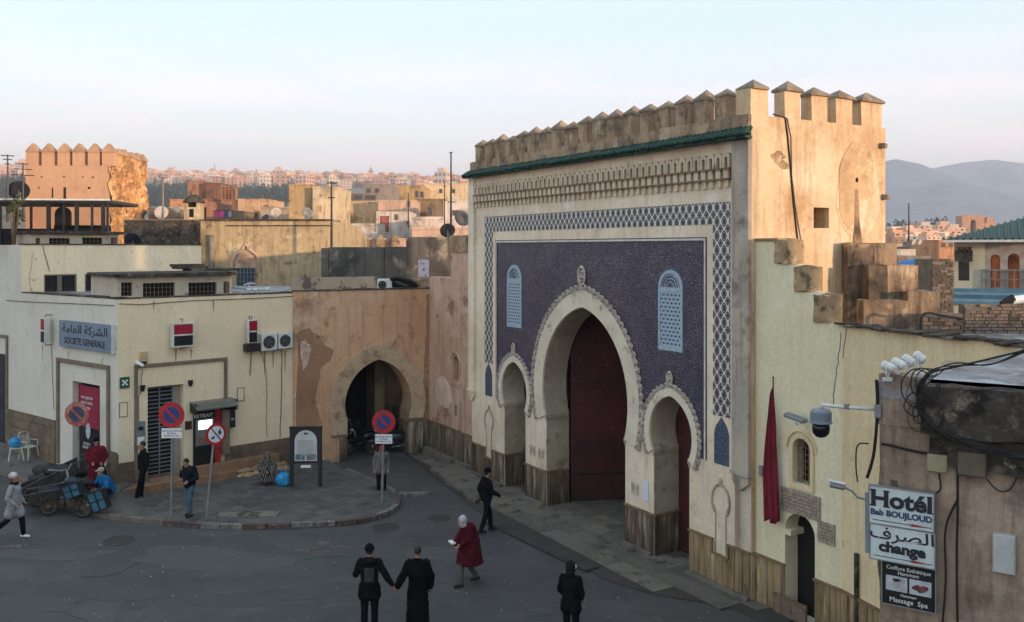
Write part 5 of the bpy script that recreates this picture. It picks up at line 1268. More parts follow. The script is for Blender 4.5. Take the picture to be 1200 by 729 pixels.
# kerb stones, worn red and white
i = 0; d = 0; seg = []; rr = random.Random(11)
cum = [0]
for a, b in zip(KS[:-1], KS[1:]): cum.append(cum[-1]+(b-a).length)
def along(s):
    for j in range(len(cum)-1):
        if cum[j+1] >= s: t = (s-cum[j])/(cum[j+1]-cum[j]+1e-9); return KS[j].lerp(KS[j+1], t), (KS[j+1]-KS[j]).normalized()
    return KS[-1], (KS[-1]-KS[-2]).normalized()
s = 0; k = 0
kmw = MB().box(-.5, .5, -.13, .04, -.13, .0).mesh('kerb_stone', kerb_white); kmr = MB().box(-.5, .5, -.13, .04, -.13, .0).mesh('kerb_stone', kerb_red)
kmg = MB().box(-.5, .5, -.13, .04, -.13, .0).mesh('kerb_stone', pave_gate)
while s < cum[-1]-.3:
    L_ = .62*rr.uniform(.92, 1.05); p, tg = along(s+L_/2)
    px_ = 600+F*p.x/p.y
    me = kmg if (p.y > 29.0 or px_ < 190) else (kmr if (k//2) % 2 else kmw)
    o = obj('kerb_stone', me, walk, None, T(p.x, p.y, .135+rr.uniform(-.008, .008)) @ RZ(math.atan2(tg.y, tg.x)+rr.uniform(-.02, .02)) @ S(L_-.015, 1, 1))
    s += L_; k += 1
# loose paving slabs let into the sidewalk
sl = MB().box(-.5, .5, -.5, .5, 0, .02).mesh('paving_slab', M('pale_slab', (.17,.15,.13), (.13,.115,.10), s=3, blotch=[((.07,.06,.055), 4, .6, .7)], bump=.4))
for a, b, w_, h_ in ((272, 604, .8, .5), (291, 604, .62, .5), (309, 603, .85, .52)):
    p = gp(a, b, .12); obj('paving_slab', sl, walk, None, T(p.x, p.y, .113+.012) @ RZ(-.02) @ S(w_, h_, 1))
p = gp(176, 590, .12); obj('paving_slab', MB().box(-.5, .5, -.5, .5, 0, .02).mesh('paving_slab', asphalt), walk, None, T(p.x, p.y, .112+.012) @ S(.55, .55, 1))
# square joints of the sidewalk paving, nearest ones as tiles
tm = [MB().box(-.5, .5, -.5, .5, 0, .012).mesh('paving_tile', m) for m in (pave, M('sidewalk_tile_b', (.075,.072,.071), (.055,.053,.052), s=1.5, bump=.4), M('sidewalk_tile_c', (.10,.093,.088), (.075,.07,.067), s=1.5, bump=.4))]
def inpoly(x, y, P):
    c = False; j = len(P)-1
    for i in range(len(P)):
        if (P[i][1] > y) != (P[j][1] > y) and x < (P[j][0]-P[i][0])*(y-P[i][1])/(P[j][1]-P[i][1])+P[i][0]: c = not c
        j = i
    return c
PP = [(p.x, p.y) for p in KS[28:]] + [(p.x, p.y) for p in back]
cells = []
for i in range(-30, 60):
    for j in range(-30, 60):
        w = BR.w(i*.42, -.6-j*.42); 
        if all(inpoly(w.x+a, w.y+b, PP) for a, b in ((.3,0),(-.3,0),(0,.3),(0,-.3))) and (w.x-gp(291,604,.12).x)**2/1.6+(w.y-gp(291,604,.12).y)**2 > .5:
            cells.append((w.y, w.x))
cells.sort()
for y, x in cells[:260]:
    obj('paving_tile', rr.choice(tm), walk, None, T(x, y, .113+rr.uniform(0, .004)) @ RZ(math.atan2(BR.dy, BR.dx)) @ S(.41, .41, 1))
# forecourt of the gate, slightly raised, in big worn slabs
fc = tag(bpy.data.objects.new('forecourt', None), kind='structure'); COL.objects.link(fc); WM[fc] = IDM
fl = [(470, 528), (488, 541), (505, 556), (530, 574), (556, 596), (600, 622), (650, 648), (692, 668), (706, 677), (745, 690), (790, 700), (830, 706), (868, 716), (900, 735), (930, 760)]
FP = smooth([gp(a, b, .03) for a, b in fl], 3)
bk = [GF.w(1.2, -.1), GF.w(0, 4.6), GF.w(-17.2, 4.6)]
poly = [(p.x, p.y) for p in FP] + [(p.x, p.y) for p in bk]
part('forecourt_bed', MB().slab(poly, .004, .03), mortar if False else M('forecourt_joint', (.05,.045,.04)), fc)
fm = [pave_gate, M('forecourt_slab_b', (.12,.108,.092), (.085,.076,.066), s=1.2, blotch=[((.14,.115,.09), 2, .6, .72)], bump=.5, bs=14), M('forecourt_slab_c', (.17,.148,.12), (.125,.108,.09), s=1.2, blotch=[((.05,.045,.04), 2, .6, .72)], bump=.5, bs=14)]
fme = [MB().box(-.5, .5, -.5, .5, 0, .028).mesh('forecourt_slab', m) for m in fm]
n = 0
for j in range(0, 13):
    off = (j % 2)*.5
    for i in range(-20, 4):
        w = GF.w(i*.98+off, -(j*.62)+2.5)
        if all(inpoly(w.x+a*.4, w.y+b*.3, poly) for a, b in ((1,0),(-1,0),(0,1),(0,-1))):
            o = obj('forecourt_slab', rr.choice(fme), fc, None, T(w.x, w.y, .032-.022+rr.uniform(0, .006)) @ RZ(math.atan2(GF.dy, GF.dx)) @ S(.965, .605, 1)); n += 1
# step beside the arch passage and the gutter channel
stp = [(355, 0)]
part('low_step', MB().slab([tuple(gp(a, b, .0).xy) for a, b in ((504, 553), (556, 592), (582, 580), (536, 546))], .035, .16), pave_gate, fc, bev=.03)
dr = tag(bpy.data.objects.new('drain_channel', None), kind='structure'); COL.objects.link(dr); WM[dr] = IDM
A_, B_ = gp(577, 612, .03), gp(694, 668, .03); dd = (B_-A_).normalized(); L_ = (B_-A_).length
dgm = M('dark_drain', (.028,.027,.027), (.04,.038,.037), s=3, bump=.5)
part('channel', MB().box(0, L_, -.22, .22, .0, .058), dgm, dr, m=T(A_.x, A_.y, 0) @ RZ(math.atan2(dd.y, dd.x)))
gmm = MB().box(-.5, .5, -.19, .19, 0, .012).mesh('drain_grate', M('grate_iron', (.035,.034,.034), (.05,.048,.045), s=5, bump=.4))
for i in range(int(L_/.5)): obj('drain_grate', gmm, dr, None, T(A_.x, A_.y, .057) @ RZ(math.atan2(dd.y, dd.x)) @ T(.25+i*.5, 0, 0) @ S(.485, 1, 1))
# manholes
def manhole(label, px, py, r, z=.0):
    p = gp(px, py, z); t_ = thing('manhole_cover', label, 'manhole cover', loc=(p.x, p.y, z))
    mi = M('manhole_iron', (.04,.038,.036), (.06,.057,.052), s=8, bump=.5)
    part('ring', MB().lathe([(r*.86, .001), (r*.86, .012), (r, .012), (r, .001)], seg=32), mi, t_)
    part('lid', MB().lathe([(.01, .001), (.01, .007), (r*.84, .007), (r*.84, .001)], seg=32), M('manhole_lid', (.030,.029,.028), (.045,.043,.04), s=10, bump=.5), t_)
    g_ = MB()
    for i in range(-4, 5):
        for j in range(-4, 5):
            if (i*i+j*j) < 17: g_.box(i*r*.17-.02, i*r*.17+.02, j*r*.17-.02, j*r*.17+.02, .007, .011)
    part('stud_pattern', g_, mi, t_, kind='stuff')
manhole('round iron manhole cover in the road left of the couple', 140, 633.5, .42)
manhole('worn round manhole cover just right of the striped kerb', 452, 618, .38)
manhole('small manhole cover in the road near the man leaving the arches', 515, 607, .33)
# painted white block on the road and litter marks
wb = thing('concrete_block', 'worn whitewashed low concrete strip lying in the road mouth', 'concrete strip', loc=tuple(gp(485, 581)))
part('strip', rough_block(-.48, .48, -.13, .13, 0, .10, .015, 14, 3, 4, 2), kerb_white, wb)
lit = MB(); rr = random.Random(21)
for _ in range(160):
    a, b = rr.uniform(20, 860), rr.uniform(590, 729); p = gp(a, b, .003)
    s_ = rr.uniform(.008, .025); lit.obox((p.x, p.y, .006), 0, 0, rr.uniform(0, 3), s_*rr.uniform(1, 3), s_, .006)
tag(part('litter', lit, M('litter_pale', (.4,.38,.36), (.2,.18,.17), s=8), None), kind='stuff', label='tiny pale scraps of litter scattered over the asphalt', cat='litter')
ch = MB(); rr = random.Random(22)
for cx_, cy_, w_, n_ in ((365, 645, 15, 60), (400, 640, 14, 26), (378, 636, 8, 16), (18, 640, 20, 16)):
    for _ in range(n_):
        p = gp(cx_+rr.gauss(0, w_*.5), cy_+rr.gauss(0, 1.1), .003); s_ = rr.uniform(.015, .05)
        ch.obox((p.x, p.y, .004), 0, 0, rr.uniform(-.3, .3), s_*3, s_*.7, .003)
tag(part('chalk_smear', ch, M('pink_dust', (.24,.17,.15), (.15,.12,.11), s=12), None), kind='stuff', label='pinkish dusty smear on the dark asphalt left of the couple', cat='smear')

# repaired patches, cracks and tyre-polished streaks in the road
pt = tag(bpy.data.objects.new('road_repairs', None), kind='structure'); COL.objects.link(pt); WM[pt] = IDM
pdk = M('patch_asphalt', (.054,.053,.053), (.062,.06,.06), s=1.5, bump=.4, bs=50, grain=.25); plt_ = M('old_patch_asphalt', (.076,.073,.071), (.068,.066,.065), s=1.5, bump=.4, bs=50, grain=.25)
for k, (a, b, rx, ry, mt) in enumerate(((250, 655, 2.2, .8, plt_), (610, 700, 1.8, .7, pdk), (350, 700, 2.6, .5, pdk), (120, 690, 1.6, .6, pdk), (520, 650, 1.0, .5, plt_), (455, 560, .9, .8, plt_), (60, 650, 1.3, .5, plt_))):
    p = gp(a, b); pl_ = [(p.x+u, p.y+v) for u, v in wob((0, 0), rx, ry, k=.22, seed=30+k)]
    part('asphalt_patch', MB().slab(pl_, .0005, .003+.0004*k), mt, pt)
ckm = M('crack_tar', (.022,.021,.021), bump=0)
rr = random.Random(77)
for k in range(9):
    p = gp(rr.uniform(0, 820), rr.uniform(600, 740)); a = rr.uniform(0, 3.14); P_ = []
    for i in range(rr.randint(6, 16)):
        P_.append((p.x, p.y, .004)); a += rr.uniform(-.6, .6); p = p+Vector((math.cos(a), math.sin(a)*.8, 0))*rr.uniform(.08, .25)
    part('crack', MB().tube(P_, rr.uniform(.002, .005), 4), ckm, pt)
# ================================================================== BACKGROUND
rr = random.Random(99)
# crenellated tower at the left
TW = Fr(at(30, 0, 84).x, 84, 1, .02); TWs = Fr(at(128.5, 0, 84).x, 84, .06, 1)
tw = thing('crenellated_tower', 'square old tower with pointed merlons, its right side rough and glowing orange', 'tower', TW)
tw1 = TW.u(128.5); ztw = TW.z(80, 194); tws1 = TWs.u(172.5)
tower_l = M('tower_smooth_render', (.52,.31,.19), (.46,.26,.155), s=.12, blotch=[((.40,.23,.14), .5, .6, .8)], streak=((.34,.2,.12), .35), bump=.3, bs=4)
tower_r = M('tower_rough_rammed_earth', (.62,.36,.15), (.34,.16,.06), s=.7, blotch=[((.24,.12,.05), .9, .50, .66), ((.70,.45,.22), 1.2, .56, .70), ((.13,.065,.03), 1.8, .62, .74)], streak=((.20,.09,.04), .6), bump=1.0, bs=3, lump=2.5)
part('front_wall', MB().box(0, tw1, 0, 1, 0, ztw), tower_l, tw)
def ruin_wall(w_, z0, z1, amp, seed, nx, nz, x0=0.0):
    vs = []
    for j in range(nz+1):
        for i in range(nx+1):
            u = x0+(w_-x0)*i/nx; z = z0+(z1-z0)*j/nz
            d = amp*1.3*mnoise.fractal(Vector((u*.8+seed, z*.6, seed)), .8, 2.0, 6)+amp*1.2*max(0, mnoise.noise(Vector((u*.9, z*.5, seed+9))))
            vs.append((u, d, z))
    return MB().add(vs, [(j*(nx+1)+i, j*(nx+1)+i+1, (j+1)*(nx+1)+i+1, (j+1)*(nx+1)+i) for j in range(nz) for i in range(nx)])
part('side_wall', ruin_wall(tws1, 2, ztw, .38, 5, 60, 60), tower_r, tw, m=TWs.m, smooth=True)
part('core', MB().box(.5, tws1-.3, .55, tw1-.5, 0, ztw-.3), tower_r, tw, m=TWs.m)
th = thing
ms = MB().box(-.85, .85, 0, .9, 0, 2.3).mesh('merlon', tower_l)
mc = MB().add([(-.95,-.1,0),(.95,-.1,0),(.95,1.0,0),(-.95,1.0,0),(-.75,-.05,.4),(.75,-.05,.4),(.75,.95,.4),(-.75,.95,.4),(0,.1,1.5),(0,.8,1.5)],
    [(0,3,2,1),(0,1,5,4),(1,2,6,5),(2,3,7,6),(3,0,4,7),(4,5,8),(5,6,9,8),(6,7,9),(7,4,8,9)]).mesh('merlon_cap', M('tower_cap', (.42,.25,.15), (.30,.18,.11), s=.8, bump=.4, bs=5))
for c in (37, 55.5, 74, 91.5, 109.5, 126):
    u = TW.u(c); s_ = .74
    o = obj('merlon', ms, tw, None, T(u, 0, ztw-.02) @ S(.62, 1, .56)); obj('merlon_cap', mc, o, None, T(0, 0, 2.3))
mss = MB().merge(MB().box(-.85, .85, 0, .9, 0, 2.3)).mesh('merlon', tower_r)
for i in range(6):
    u = .9+i*(tws1-1.2)/5.2
    o = obj('merlon', mss, tw, TWs.m, T(u, .0, ztw-.3) @ RY(rr.uniform(-.05, .05)) @ S(.7, 1, .66*rr.uniform(.85, 1.05))); obj('merlon_cap', mc, o, None, T(0, 0, 2.25) @ S(.9, 1, rr.uniform(.5, .9)))
back_m = MB().box(-.85, .85, 0, .9, 0, 2.3).mesh('merlon', tower_l)
for c in (48, 62, 80, 99, 117):
    p = at(c, 200, 84+7.5); obj('merlon', back_m, tw, IDM, T(p.x, p.y, ztw-.5) @ S(.5, 1, .75))
for a, b, c, d in ((74.5, 219.5, 77.5, 233), (60.8, 220, 62.4, 232), (48, 206.5, 50, 208), (74, 206.5, 76, 208), (103, 219, 106, 221.5), (96, 207, 98, 208), (108, 207, 110, 208.5), (45, 219, 46.5, 221)):
    u0, u1, z0, z1 = rq(TW, a, b, c, d); part('wall_slit', MB().box(u0, u1, -.02, .0, z0, z1), void_mat, tw)
bw = {}
def bwm(name, c, k=.82, **kw):
    if name not in bw: bw[name] = M(name, c, tuple(x*k for x in c), s=.35, blotch=[(tuple(x*.45 for x in c), .7, .56, .76), (tuple(x*.3 for x in c), 1.8, .66, .78)], streak=(tuple(x*.45 for x in c), .75), bump=.4, bs=6, **kw)
    return bw[name]
ochre = bwm('ochre_house', (.46,.31,.16)); ochre_l = bwm('light_yellow_house', (.60,.465,.30)); pinkh = bwm('pink_house', (.56,.38,.29))
whiteh = bwm('whitewashed_house', (.62,.53,.46)); oran = bwm('orange_house', (.52,.26,.14)); mud = bwm('mud_wall', (.24,.17,.11)); greyh = bwm('grey_render', (.26,.22,.19)); brk = bwm('raw_brick_house', (.34,.17,.11)); redp = bwm('brick_red_paint', (.28,.10,.07))
def house(name, label, x0, x1, yt, Y, mt, dep=8, wins=(), cat='house', side=None, parapet=.25, zb=0.0, extra=None, rz=0.0, smt=None):
    """box house whose near face spans x0..x1 with its top at yt; wins = (x0,y0,x1,y1,kind)"""
    p0 = at(x0, yt, Y); f_ = Fr(p0.x, Y, math.cos(rz), math.sin(rz)); t_ = thing(name, label, cat, f_)
    u1 = f_.u(x1); z = p0.z
    part('wall', MB().box(0, u1, 0, dep, zb, z-parapet*.4), mt, t_)
    if smt: part('side_wall', MB().box(u1+.001, u1+.03, .01, dep-.01, zb, z-parapet*.4), smt, t_)
    pr = MB(); th_ = .25
    pr.box(-.03, u1+.03, -.05, th_, z-parapet*.4+.001, z).box(-.03, th_, th_+.001, dep, z-parapet*.4+.001, z).box(u1-th_, u1+.03, th_+.001, dep, z-parapet*.4+.001, z)
    part('parapet', pr, mt, t_)
    for (a, b, c, d, *k) in wins:
        a_, b_, c_, d_ = rq(f_, a, b, c, d)
        m2 = k[0] if k else glass_dark
        w_ = part('window' if (d-b) < 14 else 'door', MB().box(a_, b_, -.03, .02, c_, d_), m2, t_)
        part('frame', MB().plate([[(a_-.06, c_-.06), (b_+.06, c_-.06), (b_+.06, d_+.06), (a_-.06, d_+.06)], [(a_, c_), (b_, c_), (b_, d_), (a_, d_)]], -.06, -.001), mt if k else trim_stone, w_)
    return t_, f_, u1, z
# ochre wall with the trefoil arch doorway
OW = Fr(at(235, 0, 49).x, 49, 1, -.02)
ow = thing('ochre_wall', 'long stained ochre wall with a lobed arch over a blue barred door', 'wall', OW)
u1 = OW.u(387); z1 = OW.z(300, 259); u2 = OW.u(425)
ow_m = M('ochre_stained_wall', (.48,.355,.21), (.39,.28,.155), s=.25, blotch=[((.26,.19,.11), .7, .56, .74), ((.14,.10,.065), 1.3, .64, .78), ((.58,.47,.30), .5, .56, .7)], streak=((.16,.12,.07), .6), bump=.5, bs=6, lump=1)
part('wall', MB().box(0, u1, 0, .8, 0, z1), ow_m, ow)
part('wall', MB().plate([[(u1+.004, 0), (u2, 0), (u2+.1, z1-.9), (u2-.3, z1-.35), (u2-.8, z1-.12), (u1+.004, z1-.04)]], .05, .8), ow_m, ow)
part('wall_cap', MB().box(-.1, u1, -.08, .85, z1+.002, z1+.10).box(u1*.2, u1, -.06, -.001, z1-.28, z1-.22), slab_dark, ow)
def owq(x, y): return OW.q(x, y)
out_ = [(272, 318), (272.5, 305), (276, 299), (281, 296), (285, 291), (288, 286), (291, 291), (296, 295), (301, 299), (304, 305), (304.5, 318)]
part('arch_moulding', MB().tube([(u, -.04, z) for u, z in [owq(*p) for p in out_]], .08, 6), pinkh, ow)
out2 = [(276, 318), (276, 308), (281, 300), (288, 293), (296, 300), (300, 308), (300, 318)]
part('arch_panel', MB().plate([[owq(*p) for p in out2]], -.03, -.001), terra_side, ow)
a_, b_, c_, d_ = rq(OW, 278, 314, 299, 335)
dr_ = part('blue_door', MB().box(a_, b_, -.06, -.031, c_, d_), M('door_blue_dark', (.03,.05,.075), rough=.5), ow)
g_ = MB()
for i in range(6): g_.box(a_+(b_-a_)*i/5-.015, a_+(b_-a_)*i/5+.015, -.09, -.061, c_, d_)
for i in range(5): g_.box(a_, b_, -.105, -.091, c_+(d_-c_)*i/4-.012, c_+(d_-c_)*i/4+.012)
part('door_bars', g_, grey_metal, dr_)
part('drain_pipe', MB().tube([(OW.u(248.5), -.12, 5), (OW.u(248.5), -.12, OW.z(248, 275))], .13, 8), greyh, ow)
# dark stone wall to its left
dk = thing('dark_wall', 'blackened stone wall between the upper storey and the ochre wall', 'wall', OW)
part('wall', MB().box(OW.u(150), -.01, -.5, .3, 0, OW.z(200, 258.5)), slab_dark, dk)
part('wall_cap', MB().box(OW.u(150), -.01, -.56, .36, OW.z(200, 258.5)+.002, OW.z(200, 257.5)), greyh, dk)
# grey dark walls right of it
gw = thing('grey_terrace_wall', 'dark grey stained terrace wall behind the terracotta roof', 'wall', loc=at(385, 324, 41)*1)
gmw = M('soot_grey_wall', (.135,.12,.10), (.09,.08,.068), s=.4, blotch=[((.30,.25,.19), .9, .60, .72), ((.05,.045,.04), .8, .56, .72)], streak=((.05,.045,.04), .7), bump=.6, bs=6, lump=1)
a = at(385, 289.5, 41); b = at(450, 290, 40.6); c = at(475, 290, 40.4)
part('wall', MB().box(a.x, b.x-.02, 41, 41.5, 0, a.z), gmw, gw, m=IDM, bev=.03)
part('wall', MB().box(b.x, c.x, 40.9, 41.5, 0, a.z+.02), gmw, gw, m=IDM, bev=.03)
part('wall', MB().box(at(384, 0, 41).x-.3, a.x-.01, 41, 48, 0, a.z-.05), gmw, gw, m=IDM)
part('wall', MB().plate([[(at(475, 0, 39).x, 0), (at(531, 0, 39).x, 0), (at(531, 0, 39).x, at(0, 278, 39).z), (at(480, 0, 39).x, at(0, 277.5, 39).z), (at(476, 0, 39).x, at(0, 282, 39).z)]], 39, 39.5), gmw, gw, m=IDM, bev=.03)
pp_ = thing('patterned_barrel', 'white barrel with purple blotched pattern on the terracotta roof', 'barrel', loc=at(496.5, 325, 37.2))
def purple():
    t = NT('purple_pattern'); P = t.pos(); v = t.n('ShaderNodeTexVoronoi', {'Vector': P, 'Scale': 6.5}).outputs['Distance']
    t.set(t.p.inputs['Base Color'], t.mix(t.ramp(v, .22, .36, 1, 0), (.50,.45,.52), (.16,.09,.26))); return t.m
part('barrel', MB().lathe([(.20, 0), (.225, .02), (.225, .70), (.20, .72), (.19, .70)], seg=20), purple(), pp_)
rb_ = at(450, 337, 35.6)
acF = Fr(at(442, 0, 35.6).x, 35.6, 1, .1, ztp-.15)
t_ = thing('air_conditioner', 'lone air conditioner standing on the terracotta roof', 'air conditioner', acF)
part('case', MB().box(0, .58, 0, .3, 0, .48), white_metal, t_, bev=.02); part('fan_opening', MB().tube([(.2, -.01, .24), (.2, .02, .24)], .17, 18), black_matte, t_)
part('fan_guard', MB().torus((.2, -.02, .24), .15, .008, 18, 4).torus((.2, -.02, .24), .08, .008, 14, 4), grey_metal, t_)
hs = thing('black_hose_coil', 'coiled black hose and plastic beside the rooftop air conditioner', 'hose', Fr(at(472, 0, 36).x, 36, 1, 0, ztp-.1))
hm = MB()
for k in range(5): hm.torus((.05*k-.1, -.1*k, .17+.03*k), .42+.03*k, .05, 24, 6, m=RY(.25) @ RX(.9+.05*k) @ S(1, 1, .7))
part('coil', hm, cable_mat, hs, smooth=True, kind='stuff')
part('support_block', MB().box(.35, 1.0, .1, .6, 0, .42), rubble, hs)
lp = thing('roof_parapet', 'low flaking pale parapet along the terracotta roof', 'parapet', PF)
part('wall', MB().box(PF.u(342, 2.2), PF.u(444, 2.2), 2.2, 2.4, ztp-.3, PF.z(390, 325, 2.2)), M('flaking_white', (.42,.33,.24), (.36,.28,.2), s=1, blotch=[((.13,.10,.08), 1.5, .58, .62)], bump=.5), lp)
# mid-distance houses ---------------------------------------------------------
dkw = glass_dark
house('yellow_block', 'tall house with dark ochre front and bright yellow side wall', 338.5, 366, 216, 74, ochre, 4, smt=None)
house('yellow_block', 'bright yellow blank house wall with a small diamond mark left of the mast', 366.3, 396, 219, 73.4, ochre_l, 6, [(372, 241, 377, 248, ochre)])
house('yellow_house', 'yellow walled terrace with dark railing right of the diamond marked wall', 396.5, 444, 235.5, 80, ochre_l, 8)
house('grey_shed', 'long grey shed with window strip on the yellow terrace', 399, 444, 226.5, 90, greyh, 6, [(402, 229, 412, 234), (415, 229, 425, 234), (428, 229, 440, 234)])
house('grey_house', 'grey upper house behind the railing terrace', 427, 458, 216, 100, greyh, 8, [(430, 221, 434, 226), (440, 221, 444, 226)])
house('pink_white_house', 'whitewashed small house with brick red door and slit window', 441, 479, 248, 66, whiteh, 5, [(445, 253, 456, 272, redp), (463.5, 252, 466, 257), (476, 259, 478, 263, redp)])
house('pink_house', 'pinkish flat house behind the brick red door house', 443, 487, 234.5, 78, pinkh, 6, [(478, 235.5, 480, 242)])
house('mud_house', 'brown mud walled block right of the pinkish house', 487, 521, 233, 82, mud, 8, [(503, 243, 506, 252)])
house('orange_ochre_house', 'orange ochre block on the skyline with two door openings', 457, 497, 217.5, 110, ochre, 8, [(487, 224, 490, 231), (493, 225, 496, 231)])
house('pale_yellow_house', 'long pale yellow block on the skyline left of the gate', 497, 560, 215, 118, ochre_l, 10, [(515, 222, 518, 226), (530, 222, 533, 226)])
house('white_house', 'white terrace house with dark window beside the gate roof edge', 520, 560, 235.5, 72, whiteh, 6, [(531, 247, 540, 252)])
house('low_roof_house', 'low pale terrace roofs in front of the white house', 483, 552, 254, 60, whiteh, 6, [(497, 268, 500, 272)], parapet=.5)
house('low_roof_house', 'lower brown edged terrace wall just above the grey wall', 483, 552, 266, 56, pinkh, 4, parapet=.4)
house('white_wall', 'small bright white wall behind the ochre wall end', 395, 442, 262, 62, whiteh, 4)
hm_, f_, _, zz = house('pink_merlon_wall', 'pink wall with worn pointed merlons above the dark grey wall', 424, 473, 279, 55, pinkh, 2)
for k, cx_ in enumerate((428.5, 446.5, 464)):
    p = at(cx_, 277, 54.9); part('merlon', MB().plate([[(-.26, -1.0), (.26, -1.0), (.22, -.2), (0, .12), (-.22, -.2)]], 0, .4), rubble, hm_, m=IDM, local=T(p.x, p.y-.3, p.z))
house('brick_house', 'unfinished red brick tower house behind the ochre wall', 220, 240.5, 212, 120, brk, 8, [(223, 224, 225, 229)])
house('brick_house', 'darker brick half of the unfinished tower house', 240.8, 257, 214, 119, bwm('dark_brick', (.20,.10,.065)), 8)
house('brick_house', 'low red brick block below the unfinished tower house', 234, 252, 233, 100, brk, 6, [(236, 243, 242, 256, void_mat)])
house('pink_orange_house', 'small peach coloured house with one brown doorway', 279, 314, 233, 98, bwm('peach_house', (.58,.36,.22)), 7, [(299, 246, 303.5, 256, ochre)])
house('orange_house', 'bright orange low house left of the domed turret', 199, 220, 233.5, 110, oran, 7)
house('tiny_white_house', 'small white block under the orange house', 200, 218, 243, 95, whiteh, 5, [(206, 247, 209, 251)])
house('brown_house', 'flat brown house behind the tower and lamp mast', 174, 202, 244, 90, mud, 7, [(180, 249, 184, 253)])
house('pink_low_house', 'low pinkish terraces filling between the peach house and yellow block', 305, 345, 243, 92, bwm('dusty_terrace', (.40,.30,.22)), 8, [(320, 248, 324, 252)])
house('terrace_rail_house', 'brown terrace with laundry under the unfinished brick house', 250, 282, 247, 88, mud, 6)
crt = thing('crate_scaffold', 'brown lattice of wooden crates on the brick house terrace', 'scaffold', loc=(0,0,0))
a, b = at(260, 216, 99), at(276, 234, 99)
fm_ = MB()
for i in range(5): x = a.x+(b.x-a.x)*i/4; fm_.box(x-.06, x+.06, 98.9, 99.1, b.z, a.z-.15*i)
for i in range(6): z = b.z+(a.z-b.z)*i/6; fm_.box(a.x, b.x, 98.8, 98.9, z-.05, z+.05)
part('lattice', fm_, brk, crt); part('backing', MB().box(a.x+.05, b.x-.05, 99.2, 100, b.z, a.z-.3), mud, crt)
ln = thing('laundry', 'bright pink and blue washing hung on a terrace rail', 'laundry', loc=(0,0,0))
for k, (x0, x1, c) in enumerate(((252, 257, (.55,.03,.22)), (258, 262, (.60,.08,.3)), (263, 267, (.05,.07,.16)), (267.5, 271, (.35,.32,.33)))):
    p0, p1 = at(x0, 247, 87), at(x1, 254, 87); part('cloth', MB().box(p0.x, p1.x, 87, 87.05, p1.z, p0.z), M('laundry_%d' % k, c), ln)
part('line', MB().tube([at(250, 247, 87), at(274, 247, 87)], .03, 5), cable_mat, ln)
# little domed turret
dt = thing('domed_turret', 'small square turret with dark pyramid cap on the ochre wall corner', 'turret', loc=at(227.5, 258, 49.6))
part('shaft', MB().box(-.42, .42, -.4, .4, -.3, .70).box(-.42, -.24, -.4, .4, .70, .95).box(.24, .42, -.4, .4, .70, .95), ow_m, dt, bev=.02)
part('cap', MB().lathe([(.60, .95), (.62, 1.0), (.5, 1.15), (.3, 1.33), (.05, 1.42)], seg=10), slab_dark, dt)
part('dark_opening', MB().box(-.23, .23, -.2, .2, .70, .95).box(-.12, .12, -.42, -.401, .15, .6), void_mat, dt)
# dishes and masts
def dish(label, px, py, r, Y, mt, yaw=0.5):
    p = at(px, py, Y); t_ = thing('satellite_dish', label, 'satellite dish', loc=p)
    r_ = r/F*Y; mm = RZ(yaw) @ RX(math.pi/2+.45)
    part('bowl', MB().lathe([(.02*r_, -.22*r_), (.5*r_, -.17*r_), (.85*r_, -.06*r_), (r_, 0), (.98*r_, .02*r_), (.5*r_, -.13*r_), (.02*r_, -.18*r_)], seg=24), mt, t_, local=mm, smooth=True)
    part('arm', MB().tube([(0, 0, -.05*r_), (0, -.25*r_, .75*r_)], .03*r_, 5).ell((0, -.25*r_, .75*r_), .09*r_), grey_metal, t_, local=mm)
    part('stand', MB().tube([(0, .25*r_, -.2*r_), (0, .3*r_, -1.9*r_)], .05*r_, 6), grey_metal, t_)
dw = M('dish_white', (.52,.50,.48), (.44,.42,.40), s=2, rough=.5, bump=0); dg = M('dish_grey', (.22,.22,.23), (.18,.18,.19), s=2, rough=.5, bump=0); dbk = M('dish_dark', (.02,.022,.03), (.03,.03,.04), s=2, rough=.4, bump=0)
dish('white dish behind the dark wall near the street lamp mast', 189, 249, 8, 60, dw); dish('small white dish left of the domed turret', 207, 245, 4.5, 80, dw, -.3)
dish('mid sized white dish on the ochre wall terrace', 323, 249, 6, 60, dw); dish('black dish seen from behind on the ochre wall', 311, 255.5, 5, 52, dbk, 2.8)
dish('white dish in front of the dark ochre house front', 360, 249.5, 7, 60, dw, -.3); dish('big pale grey dish next to the gate', 542, 256, 10, 45, dg, -.4)
dish('dark navy dish on the grey wall near the gate', 524.5, 270, 9, 39.2, dbk, .2); dish('black dish on the dark wall above the upper storey', 156, 282, 10, 40, dbk, 0)
dish('large dark dish at the left edge before the tower', 22, 223, 12, 45, dbk, .4); dish('tiny white dish among rooftops beside the gate', 533, 234, 4, 70, dw, .3)
dish('small white dish left of the pair beyond the gate', 1071, 284, 3.5, 70, dw); dish('small white dish right of the pair beyond the gate', 1078, 284, 3.5, 71, dw)
def mast(name, label, px, y0, y1, Y, r=.04, cross=(), mt=black_metal, cat='mast'):
    p = at(px, y1, Y); h_ = (y1-y0)/F*Y; t_ = thing(name, label, cat, loc=p)
    part('pole', MB().tube([(0, 0, -1), (0, 0, h_)], [r*1.3, r*.7], 6), mt, t_)
    for k, (f, w_) in enumerate(cross): part('crossbar', MB().tube([(-w_, 0, h_*f), (w_, 0, h_*f-.1*w_)], r*.5, 5), mt, t_)
mast('tall_mast', 'tallest thin dark mast rising left of the gate', 528.5, 178, 268, 45, .05, ((.99, .08), (.35, .15)))
mast('thin_mast', 'shorter leaning thin mast beside the tallest one', 521, 213, 262, 46, .03, ((.9, .1),))
